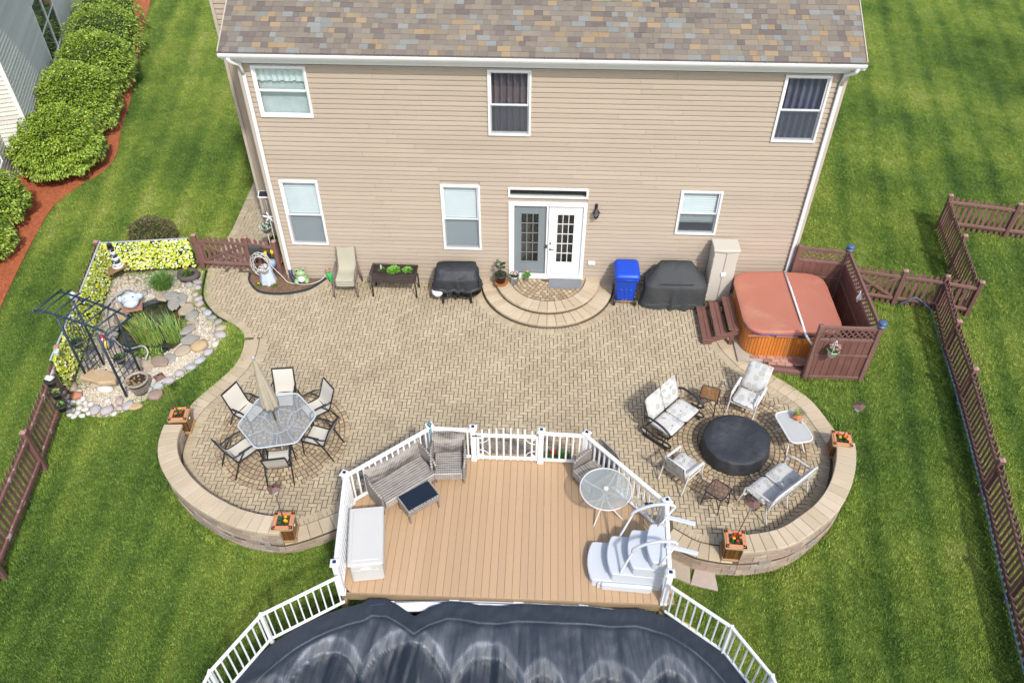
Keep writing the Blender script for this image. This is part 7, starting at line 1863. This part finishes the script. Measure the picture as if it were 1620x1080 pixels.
# three pots hung on the left fence
m_blp = pm('dark ribbed plastic pot', (.035, .04, .05), .45, .2, 8, .2, 40, .2)
for i, (x, y, z, lab) in enumerate(((-4.02, -5.20, .86, 'black fence pot holding white gravel and ornament, topmost of three'), (-3.96, -5.30, .56, 'black fence pot with small pink flowers, middle of three'), (-3.90, -5.42, .27, 'black fence pot with one green seedling, lowest of three'))):
    p_ = potted('fence_pot', lab, (x, y, z), .14, .10, .17, m_blp, cat='plant pot', group='black pots stepping down the left fence')
    q = MB(); leaves(q, 0, 0, .15, .06, .07, (10, 40, 24)[i], .045, .9, i + 50); q.build('leaves', MATS['bright seedling 2'], p_)
    if i == 0:
        q = MB()
        for k in range(7): q.blob(random.uniform(-.06, .06), random.uniform(-.06, .06), .19 + random.uniform(0, .05), .045, .04, .035, .2, k)
        q.build('ornament', m_white, p_)
    if i == 1: flower(p_, -.05, .03, .21, .03, m_pink, seed=1); flower(p_, .05, .05, .21, .03, m_pink, seed=4)
q = MB(); q.box(0, 0, 0, .10, .10, .03, bev=.01, rx=.3); q.box(0, 0, -.06, .04, .04, .1); tag(q.build('fence_light', pm('pale solar light', (.45, .52, .58), .4, .1, 3, 0, 30, 0), loc=(-4.20, -4.40, 1.14)), 'small pale solar light on the left fence near the arbor', 'lamp')
q = MB(); q.blob(0, 0, .10, .09, .07, .10, .25, 4); q.blob(.04, -.02, .22, .06, .05, .06, .25, 8); q.blob(-.09, 0, .16, .05, .03, .05, .3, 2)
tag(q.build('fence_ornament', pm('blue white resin', (.62, .66, .72), .5, .15, 8, .1, 30, 0), loc=(-4.66, -2.45, 1.08)), 'small white dog shaped ornament on top of the left fence', 'ornament')
# parrot, smiling statue, lighthouse, hose
pa = thing('parrot_statue', 'red, yellow and blue parrot garden statue behind the arbor', 'statue', (-3.85, -3.18, -.02), R(-60))
q = MB(); q.blob(0, 0, .30, .10, .09, .17, .08, 3); q.build('body', pm('parrot yellow', (.70, .55, .12), .5, .1, 3, 0, 20, 0), pa)
q = MB(); q.blob(.01, 0, .50, .09, .085, .10, .06, 4); q.lathe([(.07, 0), (.09, .03), (.06, .07)], 0, 0, .42, 12); q.build('head', pm('parrot red', (.62, .03, .03), .5, .1, 3, 0, 20, 0), pa)
q = MB(); q.blob(.08, 0, .50, .035, .05, .05, .05, 4); q.build('face', m_white, pa)
q = MB(); q.blob(-.04, .08, .28, .07, .04, .15, .08, 5); q.blob(-.04, -.08, .28, .07, .04, .15, .08, 6); q.tube([(-.05, 0, .2), (-.12, 0, .02)], [.05, .03], 8); q.build('wing', pm('parrot blue', (.03, .16, .45), .5, .1, 3, 0, 20, 0), pa)
fs_ = thing('smiling_statue', 'pale blue statue of a broad smiling face on a small brick ledge by the pond', 'statue', (-3.90, -1.42, .08), R(-70))
m_pblue = pm('pale blue resin', (.52, .60, .68), .5, .12, 6, .08, 30, .3, 20, .01)
q = MB(); q.blob(0, 0, .20, .17, .24, .20, .10, 21, 16, 10); q.blob(.12, 0, .12, .14, .20, .10, .10, 22, 14, 8); q.build('head', m_pblue, fs_)
for s_ in (-1, 1): q = MB(); q.blob(-.02, s_ * .24, .22, .07, .09, .10, .12, 23 + s_); q.build('ear', m_pblue, fs_)
q = MB(); q.blob(.10, -.09, .32, .02, .035, .015, .05, 1); q.blob(.10, .09, .32, .02, .035, .015, .05, 2); q.build('eye', m_black, fs_)
q = MB(); q.blob(.14, 0, .17, .08, .13, .06, .05, 9); q.build('cheek', pm('pale resin', (.66, .72, .76), .5, .1, 6, .08, 30, 0), fs_)
q = MB(); q.box(.10, 0, -.02, .34, .50, .06, bev=.01); q.build('ledge', m_redbrick, fs_)
lh = thing('lighthouse_ornament', 'model lighthouse with black and white spiral bands on the corner shelf', 'ornament', (-4.72, -.14, .38))
for k in range(6):
    q = MB(); r0, r1 = .135 - .012 * k, .135 - .012 * (k + 1); q.lathe([(r0, 0), (r1, .095)], 0, 0, .05 + .095 * k, 18); o_ = q.build('band', m_white if k % 2 == 0 else pm('navy band %d' % k, (.03, .045, .08), .4, .1, 3, 0, 20, 0), lh)
    q = MB(); q.box(.0, -r0 + .01, .09 + .095 * k, .03, .02, .04); q.build('window', m_black if k % 2 == 0 else m_white, lh)
q = MB(); q.lathe([(.16, 0), (.15, .03), (.14, .05)], 0, 0, 0, 18); q.build('plinth', m_white, lh)
q = MB(); q.lathe([(.085, 0), (.095, .015), (.085, .03)], 0, 0, .62, 16); q.lathe([(.05, .03), (.05, .10)], 0, 0, .62, 10); q.lathe([(.085, 0), (.03, .06), (.008, .09)], 0, 0, .72, 12); q.build('lantern_room', m_black, lh)
q = MB(); q.prism([(-4.98, -.72), (-4.32, .10), (-4.92, .10)], .335, .365, .004); m_shelf = pm('brown shelf board', (.28, .17, .08), .6, .15, 4, .2, 30, .2)
tag(q.build('corner_shelf', m_shelf), 'triangular brown corner shelf under the lighthouse ornament', 'shelf')
q = MB(); q.tube(catmull([(-4.35, -.95, .12), (-4.5, -1.35, .16), (-4.45, -1.8, .14), (-4.2, -2.3, .12), (-3.9, -2.75, .08), (-3.4, -3.1, .05), (-2.9, -3.2, .25), (-2.75, -3.3, .15), (-2.8, -3.45, .02)], 8), .022, 7)
tag(q.build('pump_hose', pm('grey ribbed hose', (.42, .42, .42), .5, .1, 20, .1, 60, 0)), 'grey pump hose looping round the left side of the pond', 'hose')
q = MB(); q.tube(catmull([(-3.95, -.95, .10), (-4.25, -.85, .16), (-4.45, -1.05, .14), (-4.4, -1.3, .06)], 6), .022, 7)
tag(q.build('hose_end', MATS['grey ribbed hose']), 'short arc of grey hose behind the smiling statue', 'hose')
# water plants
m_reed = pm('reed blade', (0, 0, 0), .5, .1, 6, .1, 40, 0, piece=.2, palette=[(5, (.13, .24, .04)), (4, (.20, .32, .05)), (3, (.32, .38, .08)), (2, (.08, .16, .03)), (1, (.42, .36, .12))])
def reeds(label, x, y, z, r_, n, h, lean, w=.008, spread=.3, name='reed_clump', mat=None, elong=1.0):
    q = MB(); rd = random.Random(int(abs(x) * 1000))
    for k in range(n):
        a = rd.uniform(0, 2 * PI); rr_ = r_ * math.sqrt(rd.random()); px_, py_ = rr_ * math.cos(a) * elong, rr_ * math.sin(a); hh = h * rd.uniform(.6, 1.1)
        lx, ly = lean[0] + rd.gauss(0, spread) , lean[1] + rd.gauss(0, spread); b_ = Vector((px_, py_, 0)); m__ = b_ + Vector((lx * .3 * hh, ly * .3 * hh, hh * .6)); e_ = b_ + Vector((lx * hh, ly * hh, hh * (1 - .35 * min(1, math.hypot(lx, ly)))))
        s_ = Vector((-ly, lx, 0)); s_ = s_.normalized() if s_.length > .01 else Vector((1, 0, 0)); q.cr = rd.random()
        q.add([b_ - s_ * w, b_ + s_ * w, m__ + s_ * w * .9, m__ - s_ * w * .9, e_], [(0, 1, 2, 3), (3, 2, 4)])
    return tag(q.build(name, mat or m_reed, loc=(x, y, z)), label, 'water plant')
reeds('tall yellow green reed clump leaning left in the middle of the pond', -3.02, -2.62, -.15, .26, 230, .85, (-.40, .25), .007, .20, elong=1.4)
reeds('tall thin reed clump on the right side of the pond', -2.42, -2.50, -.15, .22, 130, .80, (-.25, .22), .007, .18)
reeds('mound of fine green grass at the back of the pond', -3.38, -.55, .0, .22, 900, .50, (0, -.1), .005, .5, name='ornamental_grass', mat=pm('fine grass blade', (0, 0, 0), .5, .1, 6, .1, 40, 0, piece=.2, palette=[(5, (.07, .17, .03)), (4, (.11, .24, .04)), (3, (.18, .30, .06))]))
reeds('small bright plant at the inner right rim of the pond', -2.32, -2.05, -.08, .12, 70, .22, (-.1, -.1), .012, .6)
reeds('low yellow plants in a black tray at the near rim of the pond', -2.80, -3.20, -.05, .22, 140, .14, (0, 0), .014, .7, elong=1.8)
q = MB(); q.box(0, 0, 0, .62, .26, .03, bev=.01, rz=.1)
for s_ in (-1, 1): q.box(0, s_ * .13, .03, .62, .02, .06)
tag(q.build('plant_tray', m_black, loc=(-2.72, -3.10, -.06)), 'black plastic tray of marginal plants at the near rim of the pond', 'tray')
q = MB()
for k in range(60):
    a = random.uniform(0, 2 * PI); r_ = .32 * math.sqrt(random.random()); q.blob(r_ * math.cos(a) * 1.3, r_ * math.sin(a), .02, .03, .03, .02, .2, k, 6, 4)
# dark rock planter with yellow flower near the gate
rp = thing('rock_planter', 'dark hollow rock planter with a yellow flower beside the gate', 'planter', (-2.80, -.12, .0))
q = MB(); q.lathe([(.26, 0), (.30, .12), (.27, .20), (.19, .19), (.17, .10)], 0, 0, 0, 14, sx=1.1, sy=.9); q.build('rock', pm('dark lava rock', (.10, .085, .075), .9, .3, 9, .3, 30, .9, 16, .03), rp)
q = MB(); q.lathe([(.2, .14), (.001, .15)], 0, 0, 0, 12, cap=False); q.build('soil', m_soil, rp)
q = MB(); leaves(q, -.03, .02, .15, .10, .10, 80, .06, .7, 41); q.build('leaves', m_leaf, rp); flower(rp, -.05, .06, .28, .05, m_yellow)
q = MB(); q.tube([p + Vector((0, 0, .03)) for p in catmull([(-2.42, .22), (-2.36, -.10), (-2.27, -.55), (-2.08, -1.08), (-1.61, -1.65), (-1.18, -1.94)], 8)], .022, 6)
tag(q.build('bed_edging', pm('black plastic edging', (.02, .022, .025), .5, .1, 3, .1, 30, 0)), 'black plastic edging between the gravel and the patio', 'edging')

# ------------------------------------------------------------ corner bed by the house
q = MB(); q.prism(BED, -.1, .02); struct(q.build('corner_bed', m_bark))
q = MB()
for k in range(1500):
    x, y = random.uniform(-1.1, 1.05), random.uniform(-.75, 1.4)
    if not inpoly(x, y, BED): continue
    a = random.uniform(0, PI); l = random.uniform(.015, .04); q.cr = random.random(); dx, dy = l * math.cos(a), l * math.sin(a); z = .02 + random.uniform(0, .015)
    q.add([(x - dx - .006, y - dy, z), (x + dx, y + dy, z + .008), (x + dx * .4 + .008, y + dy - .008, z + .012)], [(0, 1, 2)])
tag(q.build('bark_chips', pm('brown chip', (0, 0, 0), .9, .1, 3, .2, 50, 0, palette=[(3, (.30, .19, .11)), (3, (.20, .12, .07)), (2, (.42, .30, .20)), (1, (.10, .06, .04))])), 'brown bark chips in the small bed at the house corner', 'mulch', kind='stuff')
q = MB(); q.sweep([(p.x, p.y) for p in bed_arc], [(-.022, -.02), (.022, -.02), (.022, .055), (-.022, .055)])
tag(q.build('lawn_edging', pm('dark blue edging', (.025, .035, .05), .5, .1, 3, .1, 30, 0)), 'dark curved edging strip round the corner bed', 'edging')
fg = thing('frog_statue', 'green frog statue with a white belly sitting in the corner bed', 'statue', (.44, -.16, .03), R(-80))
m_frog = pm('frog green', (.28, .42, .20), .5, .2, 12, .1, 30, .2)
q = MB(); q.blob(0, 0, .15, .14, .16, .16, .06, 31, 14, 9); q.blob(.03, 0, .32, .12, .15, .09, .05, 32, 14, 8); q.build('body', m_frog, fg)
for s_ in (-1, 1):
    q = MB(); q.blob(.02, s_ * .09, .41, .05, .05, .05, .03, 1); e_ = q.build('eye', m_frog, fg); q = MB(); q.blob(.06, s_ * .09, .42, .02, .025, .025, .02, 2); q.build('pupil', m_black, e_)
    q = MB(); q.blob(.08, s_ * .14, .07, .13, .07, .07, .08, 5); q.build('leg', m_frog, fg)
q = MB(); q.blob(.09, 0, .14, .08, .10, .11, .04, 8); q.build('belly', m_white, fg)
sc = thing('white_planter_statue', 'pale blue white cloth draped statue holding a basket of flowers in the corner bed', 'statue', (-.50, -.22, .03), R(-85))
q = MB(); n = 24; vs = []; prof = [(.20, 0), (.19, .10), (.16, .25), (.15, .40), (.13, .50), (.06, .58), (.01, .60)]
for r_, z in prof:
    for k in range(n): a = 2 * PI * k / n; f = 1 + .12 * math.sin(7 * a) * (1 - z); vs.append((r_ * f * math.cos(a), r_ * f * math.sin(a) * 1.1, z))
q.add(vs, [(i * n + k, i * n + (k + 1) % n, (i + 1) * n + (k + 1) % n, (i + 1) * n + k) for i in range(len(prof) - 1) for k in range(n)], True); q.build('body', m_pblue, sc)
q = MB(); q.lathe([(.10, 0), (.15, .14), (.16, .15), (.13, .14)], .10, 0, .42, 16); q.build('basket', m_white, sc)
q = MB(); leaves(q, .10, 0, .54, .11, .08, 70, .05, .7, 44); q.build('leaves', m_leaf, sc)
for k in range(6): flower(sc, .10 + .08 * math.cos(k), .08 * math.sin(k), .62, .03, m_whitep if k % 2 else m_peach, seed=k)
for i, (x, y) in enumerate(((-.72, -.42), (-.28, -.40))):
    f_ = thing('marigold', 'small yellow flower at the %s foot of the draped statue' % ('left', 'right')[i], 'flower', (x, y, .02), 0, 'yellow flowers at the foot of the draped statue')
    q = MB(); leaves(q, 0, 0, 0, .07, .06, 40, .05, .5, 60 + i); q.build('leaves', m_leaf, f_); flower(f_, 0, 0, .09, .04, m_yellow if i == 0 else m_orange, seed=i)
m_whose = pm('white garden hose', (.62, .62, .60), .45, .1, 3, .05, 30, 0)
q = MB(); pts = []
for k in range(5 * 16): a = 2 * PI * k / 16; r_ = .26 + .05 * math.sin(k * .7); pts.append((-.66 + r_ * math.cos(a), -.06 + .03 * math.sin(k * .33), .50 + r_ * 1.35 * math.sin(a)))
q.tube(pts, .010, 5); q.tube(catmull([(-.4, -.10, .55), (-.1, -.18, .20), (.1, -.30, .08), (.6, -.36, .07), (.95, -.22, .10), (1.12, -.10, .22)], 8), .011, 5)
tag(q.build('coiled_hose', m_whose), 'white garden hose coiled on the fence and trailing past the frog', 'hose')
q = MB(); q.box(0, 0, 0, .38, .05, .30, bev=.03); q.box(0, -.03, 0, .30, .02, .22, bev=.01); tag(q.build('hose_hanger', pm('dark hose hanger', (.05, .055, .05), .5, .2, 5, .1, 30, 0), loc=(-.80, .12, .86)), 'dark plastic hose hanger plate on the short fence', 'hose hanger')
bm_ = thing('wall_tap_ornament', 'small brown figure on a stake at the right end of the corner bed', 'ornament', (1.20, -.12, 0))
q = MB(); q.tube([(0, 0, 0), (0, 0, .34)], .012, 6); q.build('stake', m_black, bm_); q = MB(); q.blob(0, 0, .38, .06, .05, .07, .2, 3); q.blob(.0, -.02, .46, .045, .04, .045, .2, 4); q.build('figure', pm('tan figure', (.45, .30, .18), .6, .3, 14, .1, 30, 0), bm_)
q = MB(); q.add([(.0, 0, .34), (.20, -.03, .30), (.18, -.12, .02), (.06, -.05, .16)], [(0, 1, 2, 3), (3, 2, 1, 0)]); q.blob(.12, -.06, .2, .06, .02, .1, .2, 5)
tag(q.build('green_flag', pm('bright green cloth', (.02, .55, .12), .6, .1, 4, .1, 30, 0), loc=(1.14, -.12, .0)), 'bright green cloth hanging between the corner bed and the stacked chairs', 'cloth')
gw = thing('fence_gnome', 'black, yellow and blue figure hung on the short fence panel', 'ornament', (-.42, .06, .62))
q = MB(); q.blob(0, 0, .15, .06, .05, .16, .1, 3); q.build('body', m_black, gw); q = MB(); q.blob(-.08, -.02, .20, .05, .03, .07, .2, 4); q.blob(.10, -.02, .24, .05, .03, .07, .2, 5); q.blob(-.06, -.03, .02, .05, .03, .05, .2, 6); q.build('wings', m_yellow, gw)
q = MB(); q.lathe([(.05, 0), (.11, .03), (.11, .16), (.08, .2)], .04, -.04, -.22, 12); q.build('cup', pm('blue grey cup', (.28, .36, .48), .5, .2, 8, .1, 30, 0), gw)
# basket stand behind the fence, terracotta pot, solar panel and white ornament on poles
bs = thing('plant_stand', 'white wire plant stand with a hanging basket at the house corner', 'plant stand', (-.68, .95, 0))
q = MB(); q.tube([(0, 0, 0), (0, 0, .92)], .012, 6)
for k in range(4): a = PI / 2 * k; q.tube(catmull([(0, 0, .35), (.12 * math.cos(a), .12 * math.sin(a), .28), (.10 * math.cos(a), .10 * math.sin(a), .12), (.18 * math.cos(a), .18 * math.sin(a), 0)], 4), .008, 5)
q.build('stand', m_white, bs); q = MB(); q.lathe([(.10, 0), (.17, .18), (.19, .19), (.16, .17)], 0, 0, .90, 18); q.build('basket', m_white, bs)
q = MB(); leaves(q, 0, 0, 1.03, .13, .12, 120, .06, .6, 71); q.build('leaves', m_leaf, bs)
so = thing('stake_light', 'small solar panel light on a tall thin stake at the house corner', 'lamp', (-.42, .75, 0))
q = MB(); q.tube([(0, 0, 0), (0, 0, 2.25)], .008, 6); q.build('stake', m_metal, so); q = MB(); q.box(0, -.02, 2.28, .32, .22, .03, rx=.5, bev=.01); q.build('frame', m_white, so); q = MB(); q.box(0, -.03, 2.302, .25, .16, .012, rx=.5); q.build('panel', m_black, so)
q = MB(); 
for a in (20, 100, 160, 230, 310): q.tube([(0, 0, 0), (.10 * math.cos(R(a)), -.02, .10 * math.sin(R(a))), (.19 * math.cos(R(a)), -.03, .19 * math.sin(R(a)))], [.03, .028, .014], 6)
q.blob(0, -.02, 0, .06, .04, .06, .1, 2); q.tube([(0, 0, -.05), (0, .0, -1.6)], .008, 6)
tag(q.build('pinwheel', m_whitep if False else m_white, loc=(-.38, .62, 1.62)), 'white pinwheel ornament on a stake in front of the downspout', 'ornament')
tp = potted('terracotta_planter', 'wide terracotta pot behind the short fence at the house corner', (-.48, .42, .02), .24, .17, .26, m_terra); q = MB(); leaves(q, 0, 0, .24, .18, .16, 140, .07, .7, 73); q.build('leaves', m_leaf, tp)

# ------------------------------------------------------------ shrubs
m_hedge = pm('viburnum leaf', (0, 0, 0), .5, .1, 2.5, .1, 40, 0, piece=.18, palette=[(6, (.155, .255, .020)), (5, (.225, .335, .025)), (4, (.30, .41, .04)), (2, (.085, .155, .014)), (3, (.40, .50, .09))])
m_stem = pm('shrub stem', (.10, .075, .05), .9, .2, 5, .2, 30, .3)
def shrub(label, x, y, rx_, ry_, h, n, leaf=.055, mat=None, group=None, seed=0, name='shrub'):
    t_ = thing(name, label, 'shrub', (x, y, -.02), 0, group); rd = random.Random(seed); q = MB()
    for k in range(n):
        th = math.acos(rd.uniform(-.35, 1)); ph = rd.uniform(0, 2 * PI); d = Vector((math.sin(th) * math.cos(ph), math.sin(th) * math.sin(ph), math.cos(th)))
        lump = 1 + .16 * mnoise.noise(d * 2.2 + Vector((seed, 0, 0))) + .10 * mnoise.noise(d * 5 + Vector((seed, 3, 0)))
        lay = .05 * math.sin(d.z * 16 + 3 * mnoise.noise(d * 3))
        r_ = (lump + lay) * (1 - .22 * rd.random() ** 2.2)
        p = Vector((d.x * rx_ * r_, d.y * ry_ * r_, h * .42 + d.z * h * .58 * r_))
        if p.z < .08: continue
        o_ = (d + Vector((rd.uniform(-.5, .5), rd.uniform(-.5, .5), rd.uniform(-.9, .2)))).normalized(); up = (Vector((0, 0, 1)) + d * .5 + Vector((rd.uniform(-.6, .6), rd.uniform(-.6, .6), 0))).normalized()
        s_ = o_.cross(up)
        if s_.length < .05: continue
        s_.normalize(); L_ = leaf * rd.uniform(.7, 1.35); q.cr = rd.random(); w = L_ * .34; dr = Vector((0, 0, -.25 * L_))
        q.add([p, p + o_ * L_ * .5 + s_ * w, p + o_ * L_ + dr, p + o_ * L_ * .5 - s_ * w], [(0, 1, 2, 3)])
    q.build('foliage', mat or m_hedge, t_)
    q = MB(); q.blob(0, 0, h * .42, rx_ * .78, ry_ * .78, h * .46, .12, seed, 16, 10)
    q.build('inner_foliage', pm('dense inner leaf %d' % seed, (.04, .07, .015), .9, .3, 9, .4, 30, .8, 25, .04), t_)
    q = MB()
    for k in range(6): a = k * 1.05; q.tube([(.08 * math.cos(a), .08 * math.sin(a), 0), (rx_ * .5 * math.cos(a), ry_ * .5 * math.sin(a), h * .5)], [.03, .012], 6)
    q.build('stem', m_stem, t_); return t_
HG = 'green shrubs along the neighbouring house'
for i, (x, y, rx_, ry_, h, n, lab) in enumerate(((-8.86, 5.60, 1.28, 1.45, 2.0, 21000, 'large rounded green shrub at the near end of the hedge by the red mulch'),
        (-9.50, 8.35, 1.28, 1.85, 2.15, 18000, 'green shrub second along the hedge, beside the neighbour window'), (-10.05, 11.2, 1.3, 1.9, 2.15, 14000, 'green shrub third along the hedge, near the top of the photo'),
        (-10.95, 14.1, 1.35, 1.9, 2.15, 7000, 'green shrub at the far end of the hedge at the top edge'), (-11.9, 16.8, 1.35, 1.5, 2.1, 4000, 'green shrub just beyond the top edge of the photo'))):
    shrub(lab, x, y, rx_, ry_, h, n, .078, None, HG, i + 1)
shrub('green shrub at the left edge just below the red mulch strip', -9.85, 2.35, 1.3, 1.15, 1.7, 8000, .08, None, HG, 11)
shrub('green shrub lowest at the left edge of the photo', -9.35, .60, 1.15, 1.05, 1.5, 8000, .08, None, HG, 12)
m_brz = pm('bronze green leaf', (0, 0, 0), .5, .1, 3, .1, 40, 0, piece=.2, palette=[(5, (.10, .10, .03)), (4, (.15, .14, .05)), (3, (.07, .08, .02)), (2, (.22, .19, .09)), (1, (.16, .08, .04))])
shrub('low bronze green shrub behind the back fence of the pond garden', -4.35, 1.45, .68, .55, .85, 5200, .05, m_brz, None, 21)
# a tree just outside the right edge, whose shade falls on the far lawn
tr = thing('garden_tree', 'broad leafy tree beyond the right edge shading the far lawn', 'tree', (31.0, 9.5, -.1))
q = MB(); q.tube([(0, 0, 0), (.05, 0, 1.2), (.0, .1, 2.6), (.1, .1, 4.2)], [.24, .18, .15, .08], 10)
for k in range(7): a = k * .9; q.tube([(0, .1, 2.0 + .25 * k), (1.1 * math.cos(a), 1.1 * math.sin(a), 3.2 + .25 * k), (2.1 * math.cos(a), 2.1 * math.sin(a), 4.2 + .2 * k)], [.08, .05, .02], 6)
q.build('trunk', m_stem, tr)
q = MB(); rd = random.Random(5); cl = [Vector((rd.gauss(0, 1.6), rd.gauss(0, 1.6), 4.8 + rd.gauss(0, 1.0))) for _ in range(46)]
for c in cl:
    for k in range(190):
        d = Vector((rd.gauss(0, 1), rd.gauss(0, 1), rd.gauss(0, .8))); p = c + d * .42; a = Vector((rd.gauss(0, 1), rd.gauss(0, 1), rd.gauss(0, 1))).normalized(); s_ = a.cross(Vector((.3, .2, 1))).normalized(); q.cr = rd.random(); L_ = rd.uniform(.09, .17)
        q.add([p, p + a * L_ * .5 + s_ * L_ * .35, p + a * L_, p + a * L_ * .5 - s_ * L_ * .35], [(0, 1, 2, 3)])
q.build('crown', m_leaf, tr)
# shepherd hook with a hanging basket in front of the hot tub screen
hb_ = thing('hanging_basket', 'white hanging basket of pink flowers on a hook at the hot tub screen', 'hanging basket', (13.80, -3.52, -.05))
q = MB(); q.tube(catmull([(-.06, 0, 0), (-.10, -.01, .7), (-.14, -.02, 1.3), (-.10, -.02, 1.62), (.08, -.02, 1.74), (.24, -.02, 1.64), (.28, -.02, 1.46)], 6), .010, 6); q.build('hook_pole', m_bronze, hb_)
q = MB()
for a in (0, 120, 240): q.tube([(.28, -.02, 1.46), (.28 + .12 * math.cos(R(a)), -.02 + .12 * math.sin(R(a)), 1.14)], .005, 5)
q.build('hanger', m_white, hb_); q = MB(); q.lathe([(.09, 0), (.135, .18), (.15, .19), (.13, .19), (.11, .14), (.002, .14)], .28, -.02, .96, 18); q.build('pot', m_white, hb_)
q = MB(); leaves(q, .28, -.02, 1.10, .12, .14, 150, .06, .6, 91); q.build('leaves', m_leaf, hb_)
for k in range(9): a = k * 2.4; flower(hb_, .30 + .11 * math.cos(a), -.02 + .10 * math.sin(a), 1.22 + .02 * (k % 3), .032, m_pink if k % 3 else m_whitep, seed=k)
